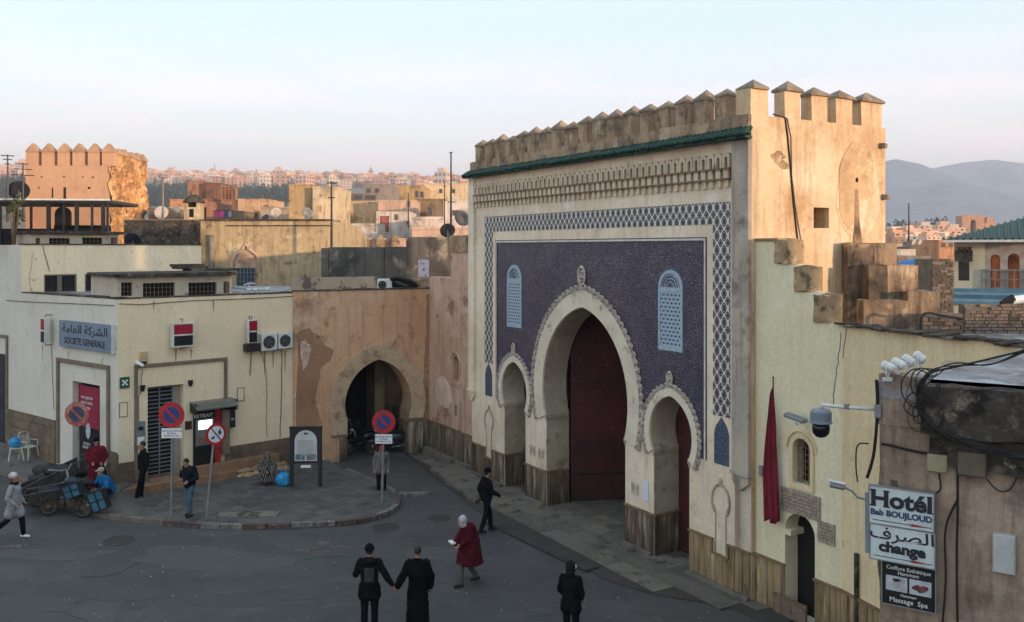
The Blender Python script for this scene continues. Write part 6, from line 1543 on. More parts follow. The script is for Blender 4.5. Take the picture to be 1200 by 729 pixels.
mast('tv_mast', 'dark rod mast at the right end of the ochre wall', 388.5, 212, 290, 47, .06, ((.97, .25), (.75, .18), (.55, .05)))
mast('tv_mast', 'short rod on the mud house terrace', 478.5, 226, 250, 60, .04)
mast('lamp_mast', 'grey street lamp mast behind the dark wall', 191, 208, 258, 50, .06, (), greyh, 'street lamp'); 
lmp = [o for o in bpy.data.objects if o.name.startswith('lamp_mast')][-1]; part('lamp_shade', MB().lathe([(.05, .12), (.26, .02), (.28, -.06), (.05, -.08)], seg=12), greyh, lmp, m=Matrix.Translation(at(191, 207.5, 50)))
mast('tv_antenna', 'dark television antenna at the far left above the terrace', 9, 181, 236, 44, .05, ((.98, .32), (.9, .22), (.80, .12)))
mast('tv_antenna', 'second antenna right of the far left one before the tower', 27, 191, 236, 44, .045, ((.98, .25), (.85, .45), (.7, .55)))
mast('lattice_mast', 'thin far mast on the right beyond the gate', 1065, 238, 285, 120, .10)
# hillside, wood and far city ------------------------------------------------------
def prof_z(Y):
    P = [(200, 0), (400, 6), (700, 44), (900, 68), (1200, 96), (1900, 152), (2300, 158), (3200, 120)]
    for (a, za_), (b, zb_) in zip(P[:-1], P[1:]):
        if Y <= b: return za_+(zb_-za_)*max(0, (Y-a))/(b-a)
    return 120
def hillz(X, Y):
    px = 600+F*X/Y
    g = 1.0 - .09*max(0, min(1, (px-330)/260)) - max(0, min(1, (px-620)/260))*.75 + (.10 if px < 40 else 0)
    return prof_z(Y)*g - .1 + 3*mnoise.noise(Vector((X*.006, Y*.006, 1)))*min(1, max(0, (Y-300))/300)
vs = []; nx, ny = 90, 60
for j in range(ny+1):
    Y = 200+3000*(j/ny)**1.3
    for i in range(nx+1):
        px = -500+1500*i/nx; X = (px-600)/F*Y; vs.append((X, Y, hillz(X, Y)-.0))
hill_m = M('dry_hillside', (.22,.17,.12), (.16,.125,.085), s=.01, blotch=[((.07,.075,.04), .02, .5, .6), ((.30,.22,.16), .03, .56, .7)], bump=.3, bs=1)
part('hillside', MB().add(vs, [(j*(nx+1)+i, j*(nx+1)+i+1, (j+1)*(nx+1)+i+1, (j+1)*(nx+1)+i) for j in range(ny) for i in range(nx)]), hill_m, None, smooth=True, kind='structure')
cols = [(.70,.42,.29), (.64,.36,.24), (.74,.54,.40), (.68,.50,.38), (.54,.30,.20), (.78,.63,.50), (.46,.28,.20)]
fhm = [M('far_house_%d' % k, c, tuple(x*.85 for x in c), s=.2, bump=0, grain=.05) for k, c in enumerate(cols)]
fwd = M('far_window', (.10,.075,.065), bump=0)
fmesh = []
for k in range(10):
    m_ = MB(); w_, d_, h_ = rr.uniform(.8, 1.3), rr.uniform(.8, 1.2), rr.uniform(.8, 1.5)
    m_.box(-w_/2, w_/2, -d_/2, d_/2, -1, h_)
    if rr.random() < .6: m_.box(-w_/2+rr.uniform(0, .2), rr.uniform(0, .3), -d_/4, d_/2, h_, h_+rr.uniform(.2, .35))
    m_.cm = 1
    for a in range(3):
        for b in range(3):
            x = -w_/2+w_*(a+.3)/3; z = h_*(b+.3)/3; m_.box(x, x+w_*.13, -d_/2-.015, -d_/2+.01, z, z+h_*.13)
            y = -d_/2+d_*(a+.3)/3; m_.box(w_/2-.01, w_/2+.015, y, y+d_*.13, z, z+h_*.13)
    fmesh.append((m_, h_))
fme = [m_.mesh('far_house', [fhm[k % 7], fwd]) for k, (m_, _) in enumerate(fmesh)]
pos = []
for n in range(3200):
    px = rr.uniform(-60, 640); Y = 960+1240*rr.random()**.8
    X = (px-600)/F*Y; pos.append((Y, X, px, hillz(X, Y)))
pos.sort()
vis = [p for p in pos if (175 < p[2] < 555 or p[2] < 32)]
rr.shuffle(vis)
big = sorted(vis[:900], key=lambda p: p[0]); ind = big[::3][:285]; iset = set(ind)
for (Y, X, px, z) in ind:
    s_ = rr.uniform(9, 15)
    o = obj('far_house', rr.choice(fme), None, None, T(X, Y, z) @ RZ(rr.uniform(-.6, .6)) @ S(s_, s_, s_*rr.uniform(.6, .95)))
    tag(o, 'small pinkish flat roofed house crowded on the distant sunlit hillside', 'house', 'houses on the far hillside')
for k in range(7):
    bm_ = MB()
    for i, (Y, X, px, z) in enumerate([p for p in pos if p not in iset]):
        if i % 7 != k: continue
        s_ = rr.uniform(9, 14); bm_.merge(fmesh[(i//7) % 10][0], T(X, Y, z) @ RZ(rr.uniform(-.6, .6)) @ S(s_, s_, s_*.75))
    src = [fmesh[(i//7) % 10][0] for i, p in enumerate([p for p in pos if p not in iset]) if i % 7 == k]
    mi = []
    for s__ in src: mi += s__.mi
    bm_.mi = mi
    tag(part('far_houses', bm_, [fhm[k], fwd], None, kind='stuff'), 'mass of little flat roofed houses covering the far hillside', 'houses', 'far hillside town')
mn = thing('minaret', 'slim pale minaret standing above the far hillside town', 'minaret', loc=at(434.5, 213, 1500))
part('shaft', MB().box(-3, 3, -3, 3, -20, 16), fhm[3], mn); part('gallery', MB().box(-4.2, 4.2, -4.2, 4.2, 16, 18), fhm[4], mn); part('lantern', MB().box(-1.8, 1.8, -1.8, 1.8, 18, 22).cyl((0,0,22), 1.6, 4, 8, .1), fhm[4], mn)
for px_, y0_ in ((204, 194), (251.5, 192)): mast('radio_mast', 'thin radio mast on the far hill top, %s one' % ('left' if px_ < 220 else 'right'), px_, y0_, 210, 1700, .7)
leafm = [M('dark_foliage', (.035,.05,.022), (.02,.032,.014), s=.3, bump=0, rough=.9), M('mid_foliage', (.06,.075,.03), (.04,.055,.02), s=.3, bump=0, rough=.9)]
def leaf_clumps(n, rad, leaf, rz=1.0, seed=0, flat_=.0, centres=None):
    r2 = random.Random(seed); m_ = MB(); cs = centres or [(Vector((r2.gauss(0, .5), r2.gauss(0, .5), r2.gauss(0, .5)*rz))*rad, r2.uniform(.25, .5)*rad) for _ in range(9)]
    vs = []; fs = []
    for i in range(n):
        c, cr = r2.choice(cs); d = Vector((r2.gauss(0, 1), r2.gauss(0, 1), r2.gauss(0, 1))).normalized()
        p = c + d*cr*r2.uniform(.6, 1.05); t1 = Vector((r2.uniform(-1, 1), r2.uniform(-1, 1), r2.uniform(-1, 1))).normalized(); t2 = t1.cross(d).normalized() if abs(t1.dot(d)) < .95 else t1.orthogonal()
        l = leaf*r2.uniform(.6, 1.3); b = len(vs); vs += [p, p+t1*l+t2*l*.4, p+t1*l*.4+t2*l]; fs.append((b, b+1, b+2))
    return m_.add(vs, fs)
def wood(name, label, pts, size, seed, mt):
    m_ = MB(); r2 = random.Random(seed); protos = [leaf_clumps(170, 1, .33, 1.1, seed+k) for k in range(5)]
    for (x, y, z) in pts:
        s_ = size*r2.uniform(.7, 1.3); m_.merge(r2.choice(protos), T(x, y, z+s_*.9) @ RZ(r2.uniform(0, 6)) @ S(s_, s_, s_*r2.uniform(.9, 1.5))); m_.tube([(x, y, z-1), (x, y, z+s_)], s_*.06, 4)
    return tag(part(name, m_, mt, None, kind='stuff'), label, 'trees')
P_ = []
for _ in range(330):
    px = rr.choice((rr.uniform(172, 225), rr.uniform(262, 350), rr.uniform(-20, 32))); Y = rr.uniform(640, 900); X = (px-600)/F*Y
    P_.append((X, Y, hillz(X, Y)))
wood('wood', 'dark belt of pines below the far hillside town', P_, 3.0, 3, leafm[0])
# right-hand hill with ruins, wooded slope and mountains
def ridge(name, pts, Y, dep, mt, seed, amp, label=None):
    """ridge whose crest follows pixel points at distance Y, sloping to the ground towards the viewer"""
    vs = []; n = 140; r_ = 26; x0, x1 = pts[0][0], pts[-1][0]
    for j in range(r_+1):
        t = j/r_
        for i in range(n+1):
            px = x0+(x1-x0)*i/n
            for (a, ya), (b, yb_) in zip(pts[:-1], pts[1:]):
                if px <= b: py = ya+(yb_-ya)*(px-a)/(b-a); break
            Yj = Y-dep*(1-t) if t <= 1 else Y
            X = (px-600)/F*Y; zc = H+(HY-py)/F*Y
            z = -20+(zc+20)*(t**1.3)
            nz = mnoise.fractal(Vector((X/Y*6+seed, Yj/Y*9, seed)), 1.0, 2.0, 6)*amp*(.25+t*(1-t)*3)
            vs.append((X, Yj, z+nz))
    fs = [(j*(n+1)+i, j*(n+1)+i+1, (j+1)*(n+1)+i+1, (j+1)*(n+1)+i) for j in range(r_) for i in range(n)]
    b = len(vs)
    for i in range(n+1): v = vs[r_*(n+1)+i]; vs.append((v[0], v[1]+dep, -30))
    fs += [(r_*(n+1)+i, r_*(n+1)+i+1, b+i+1, b+i) for i in range(n)]
    return part(name, MB().add(vs, fs), mt, None, smooth=True, kind='structure')
mount = M('mountain_slope', (.16,.16,.15), (.10,.115,.11), s=.003, blotch=[((.05,.06,.05), .006, .52, .60), ((.24,.20,.17), .012, .58, .66)], bump=0)
ridge('mountain', [(560, 250), (700, 232), (850, 222), (960, 205), (1020, 192), (1050, 187), (1080, 193), (1105, 204), (1150, 222), (1200, 240), (1300, 262), (1500, 290)], 3900, 1500, mount, 3, 40)
ridge('mountain', [(700, 262), (900, 240), (1040, 215), (1090, 199), (1130, 190), (1165, 186), (1200, 191), (1300, 196), (1450, 215), (1700, 280)], 4700, 650, mount, 8, 35)
ridge('hill', [(560, 300), (900, 292), (1030, 276), (1060, 270), (1085, 268), (1110, 266), (1140, 267), (1175, 268), (1220, 272), (1400, 292)], 560, 300, M('tan_hill', (.30,.22,.16), (.22,.165,.12), s=.02, blotch=[((.07,.075,.045), .05, .5, .62), ((.38,.29,.22), .06, .58, .7)], bump=.2, bs=2), 5, 4)
P_ = []
for _ in range(95):
    px = rr.choice((rr.uniform(1045, 1125), rr.uniform(1040, 1080), rr.uniform(1085, 1112))); Y = rr.uniform(430, 545); X = (px-600)/F*Y
    t = (Y-260)/300; P_.append((X, Y, -20+((HY-269)/F*560+H+20)*t**1.3))
wood('wood', 'dark green trees scattered on the hill beyond the gate', P_, 3.0, 13, leafm[0])
tb_ = thing('ruined_tomb', 'square ruined tomb with arched doorway on the far hill, left of the ruin pair', 'ruin', loc=at(1136.5, 267, 540))
w_ = 6.6; part('walls', MB().plate([[(-w_, -4), (-1.6, -4), (-1.6, 3)] + [(1.6*math.cos(a), 3+1.8*math.sin(a)) for a in [math.pi-i*math.pi/8 for i in range(1, 8)]] + [(1.6, 3), (1.6, -4), (w_, -4), (w_, 7), (w_*.9, 7.6), (w_*.4, 7.2), (-w_*.6, 7.7), (-w_, 7)]], -4, 4), oran, tb_)
part('doorway_dark', MB().box(-1.8, 1.8, 1, 2, -4, 5), void_mat, tb_)
tb_ = thing('ruined_wall', 'broken ruin wall rising to a stump, right of the ruin pair', 'ruin', loc=at(1157, 267, 540))
part('walls', MB().plate([[(-7, -4), (5, -4), (4.5, 1), (3, 6), (-1, 6.4), (-1.5, 3), (-4, 1.8), (-7, 1.6)]], -2, 2), oran, tb_)
# white villages specks on mountain: a few pale houses
for k in range(26):
    px, py = rr.choice(((1075, 222), (1072, 233), (1112, 247), (1090, 244), (1060, 262), (1130, 260), (1120, 243))); px += rr.gauss(0, 6); py += rr.gauss(0, 1.2)
    t = (HY-py)/(HY-195); Y = 2500+1500*max(0, min(1, t))**.77
    o = obj('far_house', fme[k % 10], None, None, T(*at(px, py, Y-30)) @ S(13, 9, 8)); tag(o, 'tiny pale house dotted on the blue mountain slope', 'house', 'houses on the mountain slope')
# town below the hill at right
for k, (x0, x1, yt, Y, mt, lb) in enumerate(((1100, 1121, 281, 85, oran, 'bright orange house with two small windows left of the villa roof'), (1040, 1073, 292, 75, whiteh, 'flat pale house with white roof beyond the steps'),
    (1072, 1100, 289, 92, mud, 'brown house under the pair of small dishes'), (1086, 1101, 283, 98, greyh, 'grey narrow house left of the bright orange one'), (1045, 1090, 300, 66, greyh, 'grey brick house wall above the blue tarpaulin'),
    (1038, 1066, 285, 110, pinkh, 'pale pink house touching the gate edge'))):
    w_ = [] if k == 1 else [(x0+4, yt+4, x0+7, yt+8), (x1-8, yt+4, x1-5, yt+8)]
    house('town_house', lb, x0, x1, yt, Y, mt, 6, w_)
for k in range(70):
    px = rr.uniform(1036, 1125); py = rr.uniform(277, 288); Y = 130+(289-py)*24; s_ = rr.uniform(4, 7)*Y/330
    o = obj('hill_house', rr.choice(fme), None, None, T(*at(px, py+2, Y)) @ RZ(rr.uniform(-.5, .5)) @ S(s_, s_, s_*.6)); tag(o, 'little flat roofed house on the slope between gate and villa', 'house', 'houses on the slope beyond the gate')
tp = thing('blue_tarpaulin', 'bright blue tarpaulin shelter above a white sheet', 'tarpaulin', loc=(0,0,0))
p = [at(a, b, Y) for a, b, Y in ((1071, 313, 34), (1076, 307, 34.5), (1084, 304, 35), (1091, 305, 35), (1091, 317, 34), (1071, 317, 33.6))]
part('sheet', MB().plate([[(q_.x, q_.z) for q_ in (p[0], p[1], p[2], p[3], p[4], p[5])]][:1] if False else [[(p[5].x, p[5].z), (p[4].x, p[4].z), (p[3].x, p[3].z), (p[2].x, p[2].z), (p[1].x, p[1].z), (p[0].x, p[0].z)]], 34, 36), M('tarp_blue', (.03,.16,.42), (.02,.12,.34), s=1, bump=.2, bs=3), tp)
part('white_sheet', MB().box(p[5].x, p[4].x, 33.8, 36, at(0, 323, 34).z, at(0, 317.5, 34).z), white_paint, tp)
part('post', MB().box(p[5].x, p[5].x+.1, 34, 34.1, 0, p[5].z).box(p[4].x-.1, p[4].x, 34, 34.1, 0, p[4].z), grey_metal, tp)
# villa with green roof
vY = 36; VF = Fr(at(1118, 0, vY).x, vY, .88, -.47)
vl = thing('green_roof_villa', 'cream villa with green tiled roof, arched gallery and blue painted band', 'villa', VF)
vm = M('villa_cream', (.56,.53,.40), (.48,.46,.35), s=.6, blotch=[((.36,.33,.25), 1.2, .62, .8)], bump=.15)
def vq(a, b, v=0): return VF.q(a, b, v)
ux = VF.u(1154); uE2 = VF.u(1260); ze = vq(1130, 281)[1]; zb1 = vq(1130, 338)[1]; zb2 = vq(1130, 362)[1]
a_, b_, c_, d_ = rq(VF, 1123, 302, 1136, 329)
part('wall', MB().plate([[(0, zb1), (ux, zb1), (ux, ze), (0, ze)], [(a_, c_), (b_, c_), (b_, d_), (a_, d_)]], 0, .3), vm, vl)
part('window', MB().box(a_, b_, .1, .15, c_, d_), glass_dark, vl)
part('window_awning', MB().add([(a_-.12,-.35,d_-.05),(b_+.12,-.35,d_-.05),(b_+.12,0,d_+.30),(a_-.12,0,d_+.30),(a_-.12,-.35,d_-.15),(b_+.12,-.35,d_-.15),(b_+.12,0,d_+.15),(a_-.12,0,d_+.15)], [(0,1,2,3),(7,6,5,4),(0,4,5,1),(1,5,6,2),(2,6,7,3),(3,7,4,0)]), slab_dark, vl)
for k in range(3):
    u, z = vq(1124+k*6.3, 293); part('bracket', MB().obox((u, -.08, z), .5, 0, 0, .12, .16, .2), slab_dark, vl)
part('wall', MB().box(0.01, .3, .301, 8, zb1, ze).box(ux-.3, ux, .301, 1.4, zb1, ze), vm, vl)
vb = [M('villa_blue_%d' % k, c, s=2) for k, c in enumerate(((.10,.24,.36), (.20,.36,.44), (.07,.16,.28)))]
zz = zb1
for k, (h_, mk) in enumerate(((.14, 0), (.10, 1), (.16, 2), (.12, 1), (.12, 0))):
    part('blue_band', MB().box(-.05-.02*k, uE2, -.05-.0*k-.03*(5-k)/5, .3, zz-h_, zz-.002), vb[mk], vl); zz -= h_
part('lower_wall', MB().box(0, uE2, .02, .3, 0, zz-.002), vm, vl)
part('gallery_floor', MB().box(ux, uE2, .301, 8, zb1-.2, zb1), vm, vl)
part('gallery_back', MB().box(ux, uE2, 1.4, 1.7, zb1, ze), M('gallery_red', (.26,.12,.075), (.2,.09,.06), s=1), vl)
ar = MB(); zsp = vq(1165, 303)[1]; holes = []
for (xa, xb) in ((1161, 1172), (1181, 1195), (1204, 1218), (1226, 1240)):
    ua, ub = VF.u(xa), VF.u(xb); holes.append([(ua, zb1+.05), (ub, zb1+.05)] + arcpts((ua+ub)/2, (ub-ua)/2, zsp, n=10))
part('arcade', MB().plate([[(ux+.001, zb1), (uE2, zb1), (uE2, ze), (ux+.001, ze)]] + holes, .05, .25), M('arcade_carved', (.40,.36,.33), (.30,.26,.24), s=3, bump=.4), vl)
for h_ in holes:
    a_, b_ = h_[0][0], h_[1][0]
    part('gallery_door', MB().plate([[(a_+.05, zb1), (b_-.05, zb1)] + arcpts((a_+b_)/2, (b_-a_)/2-.05, zsp-.05, n=8)], 1.36, 1.399), M('gallery_door_brown', (.12,.05,.035), (.3,.14,.07), s=1.5), vl)
rl_ = MB()
zr_ = vq(1165, 317)[1]
rl_.box(ux-.1, uE2, -.06, -.02, zr_, zr_+.05).box(ux-.1, uE2, -.06, -.02, (zb1+zr_)/2, (zb1+zr_)/2+.03)
u = ux-.1
while u < uE2: rl_.box(u, u+.035, -.06, -.02, zb1-.1, zr_); u += .22
part('balcony_rail', rl_, grey_metal, vl)
rfp = MB(); zri = vq(1215, 258, 4)[1]; L_, R_ = -.35, uE2+.5
rfp.add([(L_, -.6, ze), (R_, -.6, ze), (R_, 4, zri+.3), (3.2, 4, zri+.3), (L_, 8.6, ze)], [(0,1,2,3), (0,3,4)])
part('roof', rfp, green_tile, vl)
rt = MB(); u = L_
k = 0
while u < R_:
    t1 = min(1, max(.02, (u-L_)/(3.2-L_))); rt.tube([(u, -.62, ze+.03), (u, -.6+4.6*t1, ze+.03+(zri+.3-ze)*t1)], .05, 5); u += .24
part('roof_tile_rows', rt, green_tile, vl, kind='stuff')
part('eave', MB().box(L_, R_, -.62, -.5, ze-.10, ze-.01).box(L_, R_, -.5, .3, ze-.04, ze-.002), white_metal, vl)
# shrub at the left terrace
def shrub(name, label, p, h_, rad, n, leaf, seed, cat='plant'):
    t_ = thing(name, label, cat, loc=p); r2 = random.Random(seed)
    st_ = MB()
    cs = []
    for k in range(7):
        a = r2.uniform(0, 6.28); q_ = Vector((math.cos(a)*rad*r2.uniform(.2, .8), math.sin(a)*rad*.6, h_*r2.uniform(.45, .95))); st_.tube([(0, 0, -.5), q_*.5+Vector((0,0,.1)), q_], [.03, .02, .008], 5); cs.append((q_, rad*r2.uniform(.2, .42)))
    part('stems', st_, brown_mold, t_); part('leaves', leaf_clumps(n, rad, leaf, 1, seed, centres=cs), leafm[1], t_, kind='stuff')
shrub('potted_shrub', 'leafy shrub on the parapet at the far left of the terrace', CW.w(-.9, 1.6, cz1-.1), 1.9, .9, 900, .11, 3)
shrub('potted_shrub', 'smaller loose shrub right of the far left one on the parapet', CW.w(.2, 2.0, cz1-.1), 2.0, .5, 300, .10, 4)
# unseen blocks added right of the frame, sized to keep low sun off the square
sd = Vector((SUN_AZ[0], SUN_AZ[1], 0)).normalized(); pd = Vector((-sd.y, sd.x, 0))
base_ = Vector((9, 21, 0)); c0 = base_.dot(pd)
lst = [(-62, 12.2, 11.0), (-50, 9.2, 11.2), (-41, 10.2, 10.9), (-31, 9.2, 11.1), (-22, 8.2, 12.6), (-14, 9.2, 12.8), (-5, 1.6, 12.4), (-3.4, 9.8, 7.7)]
for k, (c_, w_, h_) in enumerate(lst):
    o_ = base_ + sd*26 + pd*(c_)
    fr_ = Fr(o_.x, o_.y, pd.x, pd.y)
    t_ = thing('shade_block', ['ochre', 'pale', 'pink', 'brown', 'cream', 'tan', 'yellow', 'grey'][k] + ' flat roofed town block east of the square, outside the picture', 'building', fr_)
    part('wall', MB().box(0, w_, -8, 0, 0, h_), (ochre, whiteh, pinkh, mud, ochre_l, oran, ochre_l, greyh)[k], t_); part('parapet', MB().box(-.05, w_-.15, -.25, .05, h_, h_+.35), greyh, t_)
    for i in range(int(w_/2.4)):
        for j in range(2): part('window', MB().box(.9+i*2.4, 1.9+i*2.4, .0, .05, 1.5+j*3.6, 3.0+j*3.6), glass_dark, t_)
# ================================================================== STREET FURNITURE
def noparking(label, px, yb, cy, r, z=.12, plate=None, worn=False, tilt=0.0, yaw=0.0, kind=0, pole_w=.035):
    b = gp(px[0], yb, z); Y = b.y
    t_ = thing('traffic_sign', label, 'traffic sign', Fr(b.x, b.y, math.cos(yaw), math.sin(yaw), z))
    hc = (yb-cy)/F*Y; rr_ = r/F*Y; dx = (px[1]-px[0])/F*Y
    part('pole', MB().tube([(0, 0, -.02), (dx*.95, 0, hc+rr_*.2)], pole_w, 10), grey_metal, t_)
    C = T(dx, -.055, hc) @ RY(tilt)
    def disc(r_, y0, y1, seg=36): return MB().plate([[(r_*math.cos(a), r_*math.sin(a)) for a in [2*math.pi*i/seg for i in range(seg)]]], y0, y1)
    rm = M('worn_sign_red', (.30,.06,.05), (.38,.16,.12), s=10, rough=.6) if worn else red_paint
    bm = M('worn_sign_blue', (.05,.065,.12), (.03,.04,.08), s=8, rough=.6) if worn else blue_paint
    part('red_ring', disc(rr_, -.01, .0), rm, t_, local=C)
    part('back_disc', disc(rr_*.99, .001, .006), grey_metal, t_, local=C)
    part('inner_field', disc(rr_*(.62 if kind == 0 else .74), -.014, -.011), bm if kind == 0 else white_paint, t_, local=C)
    L_ = rr_*(.66 if kind == 0 else .76); w_ = rr_*.09 if kind == 0 else rr_*.055
    part('diagonal_bar', MB().box(-L_, L_, -.018, -.015, -w_, w_), rm if kind == 0 else ink, t_, local=C @ RY(math.pi/4))
    if kind == 1:
        for k, (x, z_) in enumerate(((.28, .25), (-.25, -.32), (.35, .10))): part('worn_sticker', MB().plate([wob((x*rr_, z_*rr_), .13*rr_, .16*rr_, k=.3, seed=k)], -.0175, -.0145), blue_paint, t_, local=C)
    if worn: 
        for k in range(9):
            a = math.pi*(.12+.76*k/8); part('worn_mark', MB().box(-.012, .012, -.013, -.011, -.03, .03), M('faded_print', (.5,.42,.36)), t_, local=C @ T(rr_*.80*math.cos(a), 0, rr_*.80*math.sin(a)) @ RY(-a+math.pi/2))
    if plate:
        x0, x1, y0, y1 = plate; w_, h_ = (x1-x0)/F*Y, (y1-y0)/F*Y; pc = T(dx, -.05, hc-((y0+y1)/2-cy)/F*Y)
        p_ = part('text_plate', MB().box(-w_/2, w_/2, -.01, 0, -h_/2, h_/2), white_paint, t_, local=pc, bev=.004)
        text('Réservé aux véhicules\nde Police\nde Garde à vue', h_*.25, navy, p_, WM[p_] @ T(0, -.0115, 0), bold=.001, ext=.001, cell=1.0)
    part('clamp', MB().box(dx-.05, dx+.05, -.05, .04, hc+.06, hc+.10).box(dx-.05, dx+.05, -.05, .04, hc-.12, hc-.08), grey_metal, t_)
    return t_
noparking('red and blue no parking sign with white text plate on the kerb before the grille', (201, 202), 604, 486, 15.2, plate=(190.5, 214.5, 501.5, 513))
noparking('leaning narrow sign with white slashed disc in front of the cash machine', (242, 252.5), 606, 510, 13.0, kind=1, tilt=.12, yaw=.75)
noparking('red and blue no parking sign with text plate at the kerb tip before the archway', (448, 450), 588, 494, 13.6, plate=(440, 460, 508.5, 519.5))
noparking('faded no parking sign with worn lettering at the left bank doorway', (93, 91), 572, 485, 14.2, z=.35, worn=True)
# information board
b = gp(358.5, 570, .12); IB = Fr(b.x, b.y, 1, .04, .12)
ib = thing('information_board', 'black framed information board with white arched panel beside the terracotta wall', 'information board', IB)
k_ = b.y/F; Wd, Ht = 33*k_, 68*k_
for s_ in (-1, 1): part('leg', MB().box(s_*Wd/2-.06, s_*Wd/2+.06, -.05, .05, -.0, Ht), black_metal, ib, bev=.008)
part('board', MB().box(-Wd/2+.06, Wd/2-.06, -.02, .02, Ht-41*k_, Ht), black_metal, ib)
part('top_rail', MB().box(-Wd/2-.07, Wd/2+.07, -.06, .06, Ht, Ht+.06), black_metal, ib)
pw, pz0, pz1 = 13*k_, Ht-38*k_, Ht-15*k_
pan = [(-pw, pz0), (pw, pz0), (pw, pz1)] + arcpts(0, pw, pz1, n=16)[1:-1] + [(-pw, pz1)]
pnl = part('arched_panel', MB().plate([pan], -.028, -.021), M('board_white', (.52,.53,.52), (.46,.47,.46), s=3, bump=0), ib)
tl_ = MB()
for k in range(17):
    z = pz1+.02-k*.034; tl_.box(-pw*.78, pw*rr.uniform(.6, .8), -.031, -.0285, z, z+.010)
part('print_lines', tl_, M('print_grey', (.22,.22,.22)), pnl, kind='stuff')
part('heading', MB().box(-.06, .06, -.031, -.0285, pz1+pw*.62, pz1+pw*.78), ink, pnl)
for s_ in (-1, 1): part('picture', MB().box(s_*pw*.5-pw*.42, s_*pw*.5+pw*.42, -.032, -.0285, pz0+.03, pz0+.22), M('board_photo_%d' % s_, (.08,.11,.16) if s_ < 0 else (.12,.13,.12), (.25,.27,.29), s=12, bump=0), pnl)
part('name_plate', MB().box(-.16, .16, -.03, 0, Ht-46*k_, Ht-43*k_), white_paint, ib)
# plastic chair, stool, bag
ws = M('old_white_plastic', (.50,.50,.46), (.42,.42,.38), s=5, rough=.5)
def seat_chair(name, label, px, py, z, Y, rz, back=True, s=1.0):
    X = (px-600)/F*Y; t_ = thing(name, label, 'chair', loc=(X, Y, z), rz=rz)
    part('seat', MB().box(-.20, .20, -.20, .20, .40, .43), ws, t_, bev=.012)
    for a in (-1, 1):
        for b_ in (-1, 1): part('leg', MB().tube([(a*.17, b_*.17, .40), (a*.23, b_*.23, 0)], [.028, .02], 6), ws, t_)
    if back:
        for k in range(5): part('back_slat', MB().box(-.16+k*.075, -.12+k*.075, .185, .20, .45, .82), ws, t_, local=RX(-.12))
        part('back_frame', MB().tube([(-.20, .20, .42), (-.20, .28, .80), (-.12, .30, .90), (.12, .30, .90), (.20, .28, .80), (.20, .20, .42)], .02, 6), ws, t_)
        for a in (-1, 1): part('arm_rest', MB().tube([(a*.22, .2, .62), (a*.23, -.14, .62), (a*.21, -.18, .42)], .018, 6), ws, t_)
seat_chair('plastic_chair', 'white plastic armchair by the stone base of the bank, left face', 34, 530, .50, 31.2, 1.2)
seat_chair('plastic_stool', 'white plastic stool carrying a bright blue bag', 19, 532, .50, 31.0, .5, False)
bagm = M('blue_plastic_bag', (.02,.26,.52), (.015,.18,.40), rough=.35, s=6, bump=.5, bs=12)
def bag(label, p, r_):
    t_ = thing('plastic_bag', label, 'bag', loc=p)
    m_ = MB().ell((0, 0, r_*.9), r_*1.05, r_*.85, r_*.95, 14, 10).ell((r_*.2, 0, r_*.5), r_*.9, r_*.8, r_*.5, 12, 8)
    o = part('bag_body', m_, bagm, t_, smooth=True); o.modifiers.new('r', 'REMESH').voxel_size = r_*.09
    tx_ = bpy.data.textures.new('crumple', 'CLOUDS'); tx_.noise_scale = r_*.5; d = o.modifiers.new('d', 'DISPLACE'); d.texture = tx_; d.strength = r_*.25; d.mid_level = .5
    part('handle', MB().torus((0, 0, r_*1.85), r_*.4, r_*.07, 14, 5), bagm, t_, smooth=True)
bag('bright blue plastic bag on the white stool', Vector(((17-600)/F*31.0, 31.0, .93)), .19)
bag('round bright blue plastic bag beside the seated striped figure', gp(332, 569.5, .12), .24)
# floodlights on the bank roof
for k, (px_, dz) in enumerate(((291, 0), (298, .04), (305, .08), (312, .1))):
    u, z = BR.q(px_, 344, .7); f_ = BR.sub(u, .7, ztop)
    t_ = thing('floodlight', ('leftmost', 'second', 'third', 'rightmost')[k] + ' of the four small white floodlights on the bank roof', 'floodlight', f_, 'white floodlights on the bank roof')
    part('lamp_body', MB().tube([(-.06, 0, .02), (.10, -.05, .05)], [.075, .05], 8), white_metal, t_, local=T(0, 0, .10))
    part('bracket', MB().tube([(0, 0, -.02), (0, 0, .12)], .022, 6).tube([(-.08, 0, 0), (.08, 0, 0)], .02, 5), white_metal, t_)
u, z = BR.q(292, 333, .9); f_ = BR.sub(u, .9, ztop); t_ = thing('floodlight', 'taller white lamp bar behind the bank roof floodlights', 'floodlight', f_)
part('stem', MB().tube([(0, 0, 0), (0, 0, .34)], .02, 6), white_metal, t_); part('cross_bar', MB().tube([(-.2, 0, .30), (.0, 0, .36), (.22, 0, .33)], .025, 6), white_metal, t_)
